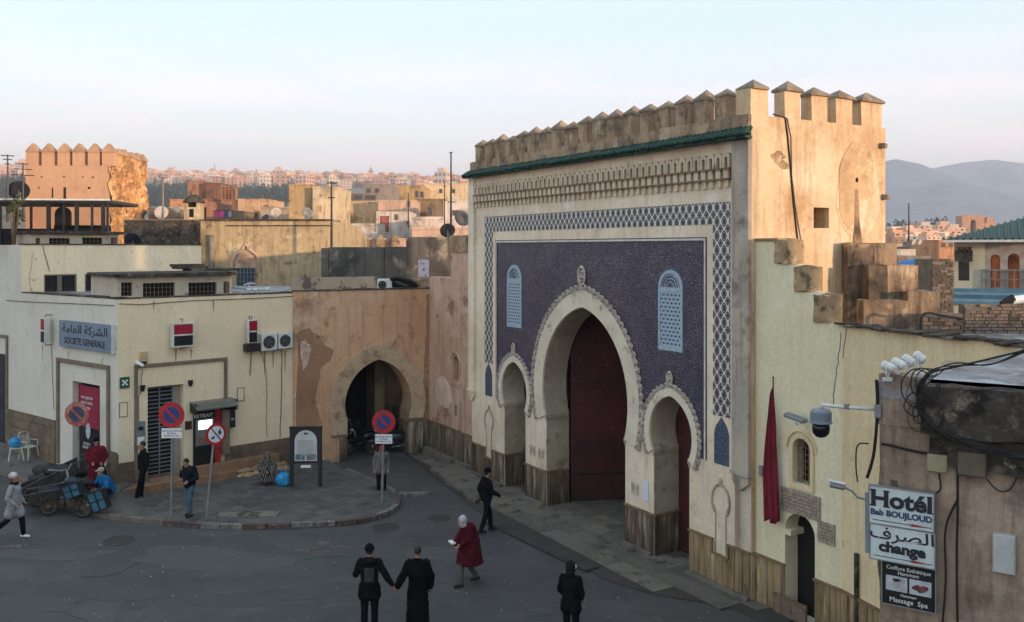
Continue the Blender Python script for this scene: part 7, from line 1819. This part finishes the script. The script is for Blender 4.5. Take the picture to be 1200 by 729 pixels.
# ---------------------------------------------------------------- vehicles
tyre = M('tyre_rubber', (.018,.017,.016), (.028,.026,.024), s=8, rough=.9, bump=.2); rimm = M('rusty_rim', (.22,.14,.09), (.12,.08,.055), s=9, rough=.6, metal=.3)
def wheel(parent, c, r_, ax=0.0, w_=.035, spokes=9, fr_m=None):
    """upright wheel turned ax about z, centre c"""
    L = T(*c) @ RZ(ax)
    w = part('wheel', MB().torus((0, 0, 0), r_-w_, w_, 30, 8), tyre, parent, m=fr_m, local=L, smooth=True)
    part('rim', MB().torus((0, 0, 0), r_-2.1*w_, w_*.35, 28, 6), rimm, w, smooth=True)
    s_ = MB()
    for k in range(spokes): a = 2*math.pi*k/spokes; s_.tube([(0, -.02, 0), ((r_-2.1*w_)*math.cos(a), 0, (r_-2.1*w_)*math.sin(a))], .008, 4)
    s_.tube([(0, -.05, 0), (0, .05, 0)], .035, 8)
    part('spokes', s_, rimm, w)
    return w
b = gp(97, 607); TF = Fr(b.x, b.y, .93, -.20)
tri = thing('cargo_tricycle', 'black motor tricycle with blue side panniers and tipped cargo bed at the kerb', 'tricycle', TF)
wheel(tri, (0, 0, .30), .30, .15); wheel(tri, (-.60, .35, .27), .27, .15); wheel(tri, (-.15, .95, .28), .28, .15)
eng = M('engine_metal', (.20,.20,.21), (.05,.05,.055), s=14, metal=.6, rough=.4)
part('frame_tube', MB().tube([(-.02, .02, .32), (-.25, .30, .72), (-.75, .50, .85), (-.95, .60, .50)], .028, 6).tube([(-.60, .33, .28), (-.35, .30, .70)], .025, 6).tube([(-.1, .9, .3), (-.3, .5, .72)], .025, 6), black_metal, tri, smooth=True)
part('engine', MB().box(-.62, -.34, .14, .42, .36, .62).cyl((-.55, .12, .42), .09, .20, 12).tube([(-.36, .1, .5), (-.62, .05, .56), (-.80, .08, .5)], .035, 8), eng, tri, bev=.02)
part('seat', MB().ell((-.30, .42, .90), .34, .15, .08), black_matte, tri, smooth=True)
part('tank', MB().ell((-.72, .46, .92), .24, .15, .13), M('dark_paint_blue', (.02,.03,.05), rough=.35), tri, smooth=True)
part('fork', MB().tube([(-.60, .35, .27), (-.80, .42, .95), (-.90, .46, 1.25)], .03, 6), grey_metal, tri)
part('handlebar', MB().tube([(-1.10, .10, 1.30), (-.92, .30, 1.24), (-.90, .55, 1.24), (-1.05, .85, 1.32)], .020, 6).tube([(-1.10, .10, 1.30), (-1.18, .02, 1.31)], .028, 6), grey_metal, tri)
blu = M('pannier_blue', (.035,.135,.20), (.02,.075,.12), s=5, rough=.6, bump=.2)
def pannier(x, y, z, w_, h_, rz):
    L = T(x, y, z) @ RZ(rz) @ RY(-.35)
    p_ = part('pannier', MB().box(-w_/2, w_/2, -.12, .12, -h_/2, h_/2), blu, tri, local=L, bev=.02)
    s_ = MB()
    for a in (-.5, -.02, .46): s_.box(a*w_-.0, a*w_+.045, -.128, .128, -h_/2, h_/2)
    for a in (-.5, 0, .47): s_.box(-w_/2-.006, w_/2+.006, -.132, .132, a*h_, a*h_+.03)
    part('strap', s_, black_matte, p_)
pannier(-.30, -.02, .78, .52, .38, .1); pannier(.42, .12, .50, .46, .58, .25)
part('mud_guard', MB().tube([(.27, .06, .52), (.05, .02, .68), (-.25, -.0, .62)], .05, 6), black_metal, tri)
ct_m = M('cart_black_sheet', (.016,.015,.015), (.03,.027,.025), s=4, rough=.7, blotch=[((.07,.05,.04), 5, .62, .75)])
def cart(label, px, py, z, ln, wd, hh, rz, tilt, rl=0.0):
    b = gp(px, py, 0); t_ = thing('hand_cart', label, 'cart', loc=(b.x, b.y, z), rz=rz)
    L = RY(tilt) @ RX(rl)
    fl_ = MB().box(-ln/2, ln/2, -wd/2, wd/2, 0, .03); part('floor', fl_, ct_m, t_, local=L)
    for s_ in (-1, 1): part('side_board', MB().box(-ln/2, ln/2, s_*wd/2-.015, s_*wd/2+.015, .031, hh), ct_m, t_, local=L)
    part('end_board', MB().box(-ln/2, -ln/2+.03, -wd/2+.016, wd/2-.016, .031, hh), ct_m, t_, local=L)
    r_ = MB()
    for s_ in (-1, 1): r_.tube([(-ln/2, s_*(wd/2+.02), hh+.01), (ln/2+.45, s_*(wd/2+.02), hh+.01)], .022, 6)
    for k in range(4): r_.tube([(-ln/2+.1+k*(ln-.2)/3, -wd/2-.03, 0), (-ln/2+.1+k*(ln-.2)/3, -wd/2-.03, hh)], .018, 5)
    r_.tube([(ln/2+.45, -wd/2-.02, hh+.01), (ln/2+.45, wd/2+.02, hh+.01)], .022, 6)
    part('rail', r_, M('cart_rail_metal', (.09,.08,.075), (.05,.045,.04), s=6, rough=.5, metal=.3), t_, local=L, kind='stuff')
    return t_
c1 = cart('long black hand cart tipped up behind the tricycle, handles high', 62, 588, .55, 1.75, .85, .34, .35, -.42)
wheel(c1, (-.35, -.55, -.25), .28, 0); 
c2 = cart('second black open cart resting lower in front of the tipped one', 60, 600, .40, 1.35, .72, .30, .30, -.12)
wheel(c2, (.0, -.42, -.12), .27, 0)
c3 = cart('black boxy cart nearest the maroon robed man', 103, 583, .45, 1.0, .7, .35, .9, -.3)
mp = thing('dark_bag', 'dark blue cloth sack hanging on the cart handles', 'bag', loc=gp(75, 590)+Vector((0, 0, .95)))
o = part('sack', MB().ell((0, 0, 0), .20, .16, .26), M('navy_sack', (.03,.035,.05), s=5, bump=.5), mp, smooth=True)
bl_ = M('bundle_black', (.020,.019,.019), (.035,.032,.03), s=4, bump=.8, bs=10)
for k, (a, b, z, s_) in enumerate(((52, 588, .95, .30), (66, 590, 1.0, .26), (80, 588, .95, .24), (58, 600, .6, .26), (92, 585, .85, .22), (110, 580, .75, .22), (44, 592, .80, .22))):
    p = gp(a, b); t_ = thing('cloth_bundle', ['lumpy black bundle in the upper cart bed', 'second black bundle near the cart handles', 'black bundle behind the tricycle seat', 'flat dark bundle in the lower cart', 'small dark bundle right of the handlebar', 'dark sack before the man in blue', 'black bundle at the far left end of the cart'][k], 'bundle', loc=(p.x, p.y, z))
    o = part('sack', MB().ell((0, 0, 0), s_*1.2, s_*.8, s_*.55).ell((s_*.5, .05, s_*.2), s_*.6, s_*.5, s_*.5).ell((-s_*.6, 0, .05), s_*.6, s_*.6, s_*.4), bl_, t_, smooth=True); o.modifiers.new('r', 'REMESH').voxel_size = .03
    tx_ = bpy.data.textures.new('crumple', 'CLOUDS'); tx_.noise_scale = .15; d = o.modifiers.new('d', 'DISPLACE'); d.texture = tx_; d.strength = .09; d.mid_level = .5
def scooter(label, px, py, rz, bodym, Yo=0):
    b = gp(px, py); t_ = thing('scooter', label, 'scooter', loc=(b.x, b.y, 0), rz=rz)
    wheel(t_, (-.62, 0, .27), .27, 0, .05); wheel(t_, (.60, 0, .27), .27, 0, .05)
    def rm(nm, m_, mt, v=.03):
        o = part(nm, m_, mt, t_, smooth=True); o.modifiers.new('r', 'REMESH').voxel_size = v; s_ = o.modifiers.new('s', 'SMOOTH'); s_.iterations = 4
    rm('body', MB().ell((.42, 0, .58), .46, .17, .20).ell((.05, 0, .36), .42, .17, .10).ell((-.42, 0, .62), .13, .20, .36).ell((-.62, 0, .50), .20, .10, .10), bodym)
    rm('seat', MB().ell((.38, 0, .80), .42, .15, .07).ell((.12, 0, .78), .2, .12, .06), black_matte)
    part('fork', MB().tube([(-.62, 0, .27), (-.42, 0, .95)], .035, 8), grey_metal, t_)
    part('handlebar', MB().tube([(-.32, -.34, 1.02), (-.40, -.1, 1.0), (-.40, .1, 1.0), (-.32, .34, 1.02)], .018, 6), black_metal, t_)
    for s_ in (-1, 1):
        mm_ = part('mirror', MB().ell((-.40, s_*.30, 1.24), .02, .07, .045, 10, 6).tube([(-.36, s_*.22, 1.02), (-.40, s_*.28, 1.2)], .008, 4), M('mirror_glass', (.5,.52,.54), rough=.1, metal=.8, bump=0), t_)
    part('headlight', MB().ell((-.50, 0, .92), .06, .11, .07), M('lamp_lens', (.45,.46,.46), rough=.15, bump=0), t_, smooth=True)
    part('number_plate', MB().box(.86, .875, -.09, .09, .50, .62), white_paint, t_)
    part('leg_shield', MB().box(-.50, -.46, -.10, .10, .60, .80), white_metal, t_)
    part('exhaust', MB().tube([(.1, -.16, .25), (.75, -.20, .30)], [.025, .05], 8), eng, t_)
scooter('black scooter with round mirrors parked at the left inside the archway', 425, 530, 1.15+math.pi/2*0-.4, M('scooter_black', (.015,.016,.018), rough=.25, bump=0, coat=.5))
scooter('second dark scooter with white number plate right of the first in the archway', 455, 531, -2.4+math.pi-.3, M('scooter_dark', (.02,.025,.03), rough=.3, bump=0, coat=.5))
# ================================================================== PEOPLE
skin = M('skin', (.36,.20,.13), (.30,.16,.10), s=8, rough=.55, bump=.05, grain=.05)
hairm = M('black_hair', (.012,.010,.009), (.02,.017,.015), rough=.7, bump=.3, bs=60)
eyem = M('eye_dark', (.02,.015,.012), rough=.3, bump=0, grain=0)
def cloth(name, c, k=.7, **kw): return M('cloth_'+name, c, tuple(x*k for x in c), s=6, rough=1.0, bump=.35, bs=18, spec=.04, **kw)
def cap_(m_, a, b, ra, rb):
    a, b = Vector(a), Vector(b); m_.ell(a, ra, seg=10, ring=8); m_.ell(b, rb, seg=10, ring=8)
    m_.tube([a, b], [ra, rb], 10); return m_
_tex = bpy.data.textures.new('cloth_folds', 'CLOUDS'); _tex.noise_scale = .11; _tex.noise_depth = 1
def fuse(name, m_, mt, parent, vox, sm=3, fold=0.0, m=None):
    o = part(name, m_, mt, parent, m=m, smooth=True)
    r_ = o.modifiers.new('fuse', 'REMESH'); r_.mode = 'VOXEL'; r_.voxel_size = vox; r_.use_smooth_shade = True
    s_ = o.modifiers.new('soften', 'SMOOTH'); s_.iterations = sm; s_.factor = .5
    if fold: d = o.modifiers.new('folds', 'DISPLACE'); d.texture = _tex; d.strength = fold; d.mid_level = .5
    return o
BASE = dict(pel=(0,0,.94), ch=(0,-.0,1.26), nk=(0,.01,1.47), hd=(0,-.015,1.62))
for s_, k in ((1, 'L'), (-1, 'R')):
    BASE.update({'s'+k: (s_*.170, .0, 1.40), 'e'+k: (s_*.25, .03, 1.14), 'w'+k: (s_*.24, -.06, .90),
                 'h'+k: (s_*.09, 0, .92), 'k'+k: (s_*.10, -.02, .50), 'a'+k: (s_*.10, .02, .09)})
def hand(m_, e_, w_, curl=.5, s_=1):
    w_, e_ = Vector(w_), Vector(e_); d = (w_-e_).normalized(); side = d.cross(Vector((0, 1, 0)));
    side = side.normalized() if side.length > .2 else Vector((1, 0, 0)); nrm = d.cross(side).normalized()
    pc = w_+d*.045; m_.ell(pc, .036, .018, .048, 10, 8, m=Matrix((side, nrm, d)).transposed().to_4x4())
    for i, l in enumerate((.062, .072, .068, .052)):
        o_ = pc+d*.035+side*(i-1.5)*.019; k1 = o_+d*l*.5+nrm*l*.12*curl; k2 = k1+(d*(1-curl*.6)+nrm*curl).normalized()*l*.5
        cap_(m_, o_, k1, .0095, .0088); cap_(m_, k1, k2, .0088, .0078)
    t0 = w_+d*.02+side*.030*s_; t1 = t0+side*.03*s_+d*.025; cap_(m_, t0, t1, .012, .010); cap_(m_, t1, t1+d*.03+nrm*.012*curl, .010, .009)
def person(label, loc, rz, pose=None, h=1.72, top=None, bottom=None, shoes=None, hair='short', extra=None, robe=None, build=1.0, coat_len=.0, name='person', sleeves=True, headrot=(0,0,0)):
    J = dict(BASE); J.update(pose or {}); J = {k: Vector(v) for k, v in J.items()}
    root = thing(name, label, 'person', loc=loc, rz=rz); k = h/1.74; WM[root] = WM[root] @ S(k, k, k); root.matrix_world = WM[root]
    B = MB()
    cap_(B, J['pel'], J['ch'], .125, .15); B.ell(J['ch']+Vector((0, 0, .04)), .165, .105, .15); B.ell(J['pel'], .155, .11, .12)
    cap_(B, J['nk']-Vector((0, 0, .06)), J['hd']-Vector((0, 0, .05)), .055, .048)
    up = (J['hd']-J['nk']).normalized()
    hm = Matrix.Translation(J['hd']) @ Matrix.Rotation(headrot[2], 4, 'Z') @ Matrix.Rotation(headrot[0], 4, 'X')
    def hp(x, y, z): return hm @ Vector((x, y, z))
    hr = hm.to_3x3().to_4x4()
    B.ell(hp(0, .01, .02), .074, .092, .10, 14, 10, m=hr); B.ell(hp(0, -.025, -.045), .052, .058, .062, 12, 8, m=hr)
    B.ell(hp(0, -.088, -.012), .013, .020, .022, 8, 6, m=hr); B.ell(hp(0, -.078, -.055), .022, .012, .008, 8, 6, m=hr); B.ell(hp(0, -.075, -.09), .02, .015, .014, 8, 6, m=hr)
    for s_ in (-1, 1): B.ell(hp(s_*.076, .015, -.005), .012, .022, .03, 8, 6, m=hr); B.ell(hp(s_*.03, -.075, .022), .026, .012, .008, 8, 6, m=hr)
    for q in 'LR':
        cap_(B, J['s'+q], J['e'+q], .050, .040); cap_(B, J['e'+q], J['w'+q], .040, .028); hand(B, J['e'+q], J['w'+q], .55, 1 if q == 'R' else -1)
        cap_(B, J['h'+q], J['k'+q], .085, .058); cap_(B, J['k'+q], J['a'+q], .058, .040)
    fuse('body', B, skin, root, .0095, 2)
    for s_ in (-1, 1): part('eye', MB().ell(hp(s_*.030, -.083, .006), .012, .006, .007, 8, 6), eyem, root, smooth=True)
    part('mouth', MB().ell(hp(0, -.088, -.057), .022, .005, .004, 8, 5), M('lips', (.22,.09,.07), bump=0), root, smooth=True)
    for s_ in (-1, 1): part('eyebrow', MB().ell(hp(s_*.030, -.086, .030), .018, .006, .004, 8, 5), hairm, root)
    # feet
    for q in 'LR':
        a = J['a'+q]; kn = J['k'+q]; sh = a-kn; fwd = Vector((0, -1, 0))
        if (pose or {}).get('f'+q): fwd = Vector(pose['f'+q]).normalized()
        s_ = MB(); cap_(s_, a-Vector((0, 0, .035))-fwd*.04, a+fwd*.15-Vector((0, 0, .055)), .046, .036); s_.ell(a+Vector((0, 0, -.005)), .048, .05, .05)
        fuse('shoe', s_, shoes or black_matte, root, .012, 2)
    if bottom:
        L = MB(); L.ell(J['pel']-Vector((0,0,.01)), .165, .125, .12)
        for q in 'LR': cap_(L, J['h'+q]-Vector((0,0,.0)), J['k'+q], .100, .076); cap_(L, J['k'+q], J['a'+q]+(J['k'+q]-J['a'+q])*.06, .076, .064)
        fuse('trousers', L, bottom, root, .014, 2, .012)
    if top:
        t = MB(); b = build
        cap_(t, J['pel']+Vector((0,0,.02)), J['ch'], .16*b, .165*b); t.ell(J['ch']+Vector((0, .0, .04)), .185*b, .135*b, .15); t.ell(J['pel']+Vector((0,0,.0)), .18*b, .145*b, .13)
        cap_(t, J['sL']*.9+J['nk']*.1, J['nk']-Vector((0,0,.03)), .062, .062); cap_(t, J['sR']*.9+J['nk']*.1, J['nk']-Vector((0,0,.03)), .062, .062); cap_(t, J['nk']-Vector((0,0,.08)), J['nk']-Vector((0,0,.01)), .09, .068)
        if coat_len:
            for q in 'LR':
                e_ = J['h'+q]+(J['k'+q]-J['h'+q])*coat_len; cap_(t, J['h'+q], e_, .12*b, .13*b)
            e_ = (J['kL']+J['kR'])*.5; cap_(t, J['pel'], J['pel']+(e_-J['pel'])*coat_len*.9, .14, .15)
        if sleeves:
            for q in 'LR': cap_(t, J['s'+q], J['e'+q], .076*b, .062*b); cap_(t, J['e'+q], J['w'+q]-(J['w'+q]-J['e'+q])*.06, .062*b, .046)
        fuse('jacket', t, top, root, .015, 2, .022)
        part('collar', MB().torus(J['nk']-Vector((0,0,.005)), .068, .022, 16, 6, m=RX(math.pi/2+.15)), top, root, smooth=True)
    if robe:
        rm_, hem, wid = robe; t = MB()
        t.ell(J['ch']+Vector((0, 0, .06)), .20*build, .15*build, .16); cap_(t, J['pel'], J['ch'], .19*build, .18*build)
        cap_(t, J['sL'], J['nk']-Vector((0,0,.05)), .072, .075); cap_(t, J['sR'], J['nk']-Vector((0,0,.05)), .072, .075); cap_(t, J['nk']-Vector((0,0,.07)), J['nk']-Vector((0,0,.01)), .09, .07)
        m1 = (J['kL']+J['kR'])/2; m2 = (J['aL']+J['aR'])/2; m2 = Vector((m2.x, m2.y, hem))
        t.lathe([(.02, 0), (wid, .0), (wid*.97, .05), (.21*build, J['pel'].z-hem-.05), (.18, J['pel'].z-hem)], (m2.x*.6+J['pel'].x*.4, m2.y*.6+J['pel'].y*.4, hem), 18, 1, .82)
        for q in 'LR':
            cap_(t, J['h'+q], J['k'+q], .11, .11); e_ = Vector(J['a'+q]); e_ = J['k'+q]+(e_-J['k'+q])*max(0, min(1, (J['k'+q].z-hem)/(J['k'+q].z-e_.z+1e-5)))
            cap_(t, J['k'+q], e_+Vector((0,0,.06)), .11, .09)
            if sleeves: cap_(t, J['s'+q], J['e'+q], .085, .085); cap_(t, J['e'+q], J['w'+q]-(J['w'+q]-J['e'+q])*.08, .085, .075)
        fuse('robe', t, rm_, root, .017, 3, .035)
    hk = MB()
    if hair in ('short', 'bald'):
        hk.ell(hp(0, .022, .038), .080 if hair == 'short' else .0765, .093, .098 if hair == 'short' else .088, 14, 10, m=hr)
        o = part('hair', hk, hairm, root, smooth=True)
    elif isinstance(hair, tuple):
        kind, mt = hair
        if kind == 'beanie': hk.ell(hp(0, .015, .050), .090, .105, .098, 16, 12, m=hr); hk.torus(hp(0, .012, .035), .088, .016, 20, 6, m=hr @ RX(math.pi/2))
        if kind == 'beret': hk.ell(hp(0, .05, .07), .105, .12, .095, 16, 12, m=hr)
        if kind == 'cap': hk.ell(hp(0, .012, .048), .086, .10, .085, 16, 12, m=hr); hk.ell(hp(0, -.11, .045), .065, .065, .012, 12, 6, m=hr)
        if kind == 'hood':
            hk.torus(hp(0, -.035, .0), .088, .022, 20, 8, m=hr); hk.ell(hp(0, .035, .03), .105, .105, .125, 14, 10, m=hr); hk.ell(hp(0, .05, -.08), .105, .09, .09, 12, 8, m=hr)
        part('hood' if kind == 'hood' else 'hat', hk, mt, root, smooth=True)
        if kind != 'hood': part('hair', MB().ell(hp(0, .03, .0), .078, .082, .07, 12, 8, m=hr), hairm, root, smooth=True)
    if extra: extra(root, J, hp, hr)
    return root
blk, navyc, char = cloth('black', (.009,.009,.011)), cloth('navy', (.012,.015,.024)), cloth('charcoal', (.018,.018,.020))
grey_c = cloth('light_grey', (.30,.30,.31)); mar = cloth('maroon', (.13,.012,.022)); mar2 = cloth('wine_cape', (.070,.010,.017)); jean = cloth('jeans', (.075,.13,.17), .6)
blue_c = cloth('bright_blue', (.02,.14,.34)); whc = cloth('white_knit', (.55,.54,.52)); stone_c = cloth('stone_grey', (.15,.14,.13)); redc = cloth('red_cap', (.36,.03,.04)); gtr = cloth('grey_trouser', (.12,.11,.105))
whs = M('white_trainer', (.62,.62,.60), rough=.5)
def P3(px, py, z=0.0): return gp(px, py, z)
# 1 woman striding right at the far left
p = P3(17, 631)
def scarf(root, J, hp, hr): part('scarf', MB().torus(J['nk']+Vector((0, -.01, .02)), .075, .04, 18, 8, m=RX(math.pi/2)), blk, root, smooth=True)
def coat_extra(root, J, hp, hr):
    scarf(root, J, hp, hr)
    for s_ in (-1, 1): part('pocket', MB().obox((s_*.155, -.11, .93), 0, .1, s_*.7, .10, .02, .16), grey_c, root, bev=.005)
person('woman in white beret and grey coat striding to the right at the far left', p, math.pi/2, dict(
    kL=(.08, -.16, .50), aL=(.08, -.20, .09), kR=(-.08, .14, .52), aR=(-.09, .52, .20), fR=(0, -.8, -.6), eL=(.26, .04, 1.13), wL=(.21, -.12, .97), eR=(-.26, .05, 1.13), wR=(-.21, -.12, .97)),
    1.74, top=grey_c, bottom=blk, shoes=whs, hair=('beret', whc), coat_len=.62, build=1.08, extra=coat_extra)
# 2 maroon djellaba
p = Vector(((113-600)/F*27.4, 27.4, .32))
person('man in a long maroon hooded robe standing beside the bank doorway', p, .5, dict(wL=(.16, -.16, 1.0), wR=(-.15, -.18, 1.02), eL=(.27, .02, 1.16), eR=(-.27, .02, 1.16)), 1.70,
    robe=(mar, .22, .27), shoes=whs, hair=('beanie', blk), build=1.08)
# 3 seated in blue
p = Vector(((127-600)/F*26.9, 26.9, .18))
SIT = dict(pel=(0,.05,.36), ch=(0,-.10,.66), nk=(0,-.20,.86), hd=(0,-.25,.99), sL=(.18,-.16,.80), sR=(-.18,-.16,.80), eL=(.27,-.22,.56), eR=(-.27,-.22,.56), wL=(.12,-.42,.50), wR=(-.12,-.42,.50),
    hL=(.09,.03,.36), hR=(-.09,.03,.36), kL=(.14,-.36,.56), kR=(-.14,-.36,.56), aL=(.12,-.40,.10), aR=(-.12,-.42,.10))
person('man in bright blue jacket and pale cap crouching beside the tricycle', p, -.6, SIT, 1.74, top=blue_c, bottom=navyc, shoes=whs, hair=('cap', cloth('pale_cap', (.38,.37,.33))), build=1.12)
# 4 man in black by the grille
p = P3(168, 584, .12)
person('man all in black leaning by the grey deposit slot left of the grille', p, -1.05, dict(hd=(0, -.04, 1.61), eL=(.25, .06, 1.15), wL=(.16, .10, .98), eR=(-.25, .06, 1.15), wR=(-.16, .10, .98), kL=(.09, -.10, .50), aL=(.10, -.20, .09), aR=(-.1, -.05, .09)), 1.76,
    top=blk, bottom=blk, hair='short', build=1.03)
# 5 man in jeans
p = P3(222, 605, .12)
person('man in dark jacket and blue jeans with a hand at his mouth on the kerb', p, -.45, dict(ch=(0, -.04, 1.25), nk=(0, -.06, 1.45), hd=(0, -.13, 1.57), eR=(-.26, -.05, 1.16), wR=(-.07, -.22, 1.38), eL=(.27, .02, 1.14), wL=(.16, -.20, 1.06),
    kL=(.10, -.10, .50), aL=(.10, -.06, .09), kR=(-.09, .02, .50), aR=(-.09, .10, .09)), 1.72, top=navyc, bottom=jean, hair='short', build=1.08, headrot=(.35, 0, 0))
# 6 seated striped djellaba
def stripes():
    t = NT('striped_wool'); P = t.pos(src='object'); s_ = t.n('ShaderNodeSeparateXYZ', {0: P})
    f = t.math('FRACT', t.math('MULTIPLY', t.math('ADD', s_.outputs[0], t.math('MULTIPLY', s_.outputs[2], .25)), 1/.07))
    m = t.ramp(t.math('ABSOLUTE', t.math('SUBTRACT', f, .5)), .12, .18, 1, 0)
    t.set(t.p.inputs['Base Color'], t.mix(m, (.022,.020,.022), (.24,.21,.19))); t.p.inputs['Roughness'].default_value = .95; return t.m
p = P3(311, 566, .12)
person('hunched seated figure in a dark striped hooded robe against the bank base', p, .55, {k: (v[0], v[1], v[2]) for k, v in SIT.items()}, 1.62, robe=(stripes(), .12, .30), shoes=black_matte, hair=('hood', M('hood_brown_grey', (.13,.10,.09), s=6)), build=1.1, headrot=(.5, 0, 0))
# 7 man behind the sign
p = P3(447, 579)
person('man in red cap and grey jacket standing behind the kerb tip sign', p, .1, dict(hd=(0, -.06, 1.58)), 1.58, top=stone_c, bottom=blk, shoes=whs, hair=('cap', redc), coat_len=.25, build=1.12)
# 8, 9 couple from behind, holding hands
Yc = 18.2
pl, pr = Vector(((433-600)/F*Yc, Yc, 0)), Vector(((489.5-600)/F*Yc, Yc, 0))
jx = (463-600)/F*Yc; hz_ = H-(690-HY)/F*Yc
def back_patch(root, J, hp, hr):
    part('back_panel', MB().obox((-.02, .165, 1.20), -.06, 0, 0, .19, .03, .28), cloth('patch_grey', (.055,.06,.058)), root, bev=.02)
    part('hood_down', MB().ell((0, .10, 1.44), .14, .09, .09), blk, root, smooth=True)
dl_ = (jx-pl.x)*1.74/1.80; dr_ = (pr.x-jx)*1.74/1.76
person('man in black coat and beanie seen from behind, left of the hand holding couple', pl, math.pi, dict(eR=(-(.19+dl_)*.52, .05, hz_+.20), wR=(-(dl_-.05), -.0, hz_+.04), eL=(.27, .0, 1.16), wL=(.25, -.20, 1.14)), 1.80,
    top=blk, bottom=blk, hair=('beanie', blk), coat_len=.40, build=1.06, extra=back_patch)
person('shaven headed person in a long black robe seen from behind, right of the couple', pr, math.pi, dict(eL=((.19+dr_)*.50, .03, hz_+.20), wL=(dr_-.05, 0, hz_+.04), eR=(-.26, .0, 1.15), wR=(-.24, -.05, .92)), 1.77,
    robe=(cloth('black_robe', (.007,.007,.008)), .08, .25), hair='bald', build=.98)
# 10 wine cape
p = P3(548, 685)
def cape(root, J, hp, hr):
    t = MB(); t.ell((0, .02, 1.36), .23, .20, .15); t.lathe([(.05, 0), (.37, 0), (.35, .06), (.24, .68), (.10, .93)], (0, .05, .54), 20, 1.0, .9); cap_(t, (-.08, -.1, 1.22), (-.10, -.24, 1.02), .12, .11); cap_(t, (-.2, .2, .72), (-.25, .25, .66), .16, .14)
    fuse('cape', t, mar2, root, .018, 2, .05)
    part('white_packet', MB().obox((-.06, -.38, 1.06), 0, .1, .2, .20, .10, .04), white_paint, root, bev=.006)
person('walker in a wine red cape and white hood carrying a white packet', p, -1.15, dict(ch=(0, -.05, 1.25), nk=(0, -.09, 1.43), hd=(0, -.16, 1.55), kL=(.09, -.20, .50), aL=(.10, -.22, .09), kR=(-.09, .02, .50), aR=(-.09, .28, .12), eR=(-.22, -.04, 1.14), wR=(-.06, -.30, 1.04), eL=(.22, -.04, 1.14), wL=(.08, -.22, 1.0)),
    1.66, top=mar2, bottom=gtr, hair=('hood', cloth('pale_hood', (.42,.42,.46))), extra=cape)
# 11 man in black walking
p = P3(570, 624)
person('man in black cap, jacket and trousers walking right before the left arch', p, 2.05, dict(hd=(0, -.05, 1.62), kL=(.09, -.14, .50), aL=(.1, -.18, .09), kR=(-.09, .06, .50), aR=(-.1, .22, .11), eL=(.24, .10, 1.15), wL=(.22, .05, .92), eR=(-.25, -.05, 1.15), wR=(-.25, -.28, 1.02)), 1.76,
    top=blk, bottom=blk, hair=('beanie', blk), build=1.05)
# 12 figure at the bottom edge
p = Vector(((669-600)/F*17.6, 17.6, 0))
def mask(root, J, hp, hr): part('white_ear_cover', MB().ell(hp(-.085, -.02, .02), .028, .035, .045), whs, root, smooth=True)
person('dark hooded figure seen from behind at the bottom edge, white patch at the ear', p, 2.7, dict(eL=(.24, .0, 1.14), wL=(.20, -.12, .98), eR=(-.24, .0, 1.14), wR=(-.2, -.12, .98)), 1.66, top=blk, bottom=blk, hair=('hood', char), coat_len=.3, build=1.08, extra=mask)
hz = MB().box(-5200, 5200, -150, 6000, -31.5, 492)
hm = bpy.data.materials.new('haze_air'); hm.use_nodes = True; nt = hm.node_tree; nt.nodes.clear()
ou = nt.nodes.new('ShaderNodeOutputMaterial'); vo = nt.nodes.new('ShaderNodeVolumePrincipled')
vo.inputs['Color'].default_value = (.82, .87, 1, 1); vo.inputs['Density'].default_value = .00029; vo.inputs['Anisotropy'].default_value = .1
nt.links.new(vo.outputs[0], ou.inputs['Volume'])
part('haze', hz, hm, None, kind='stuff')
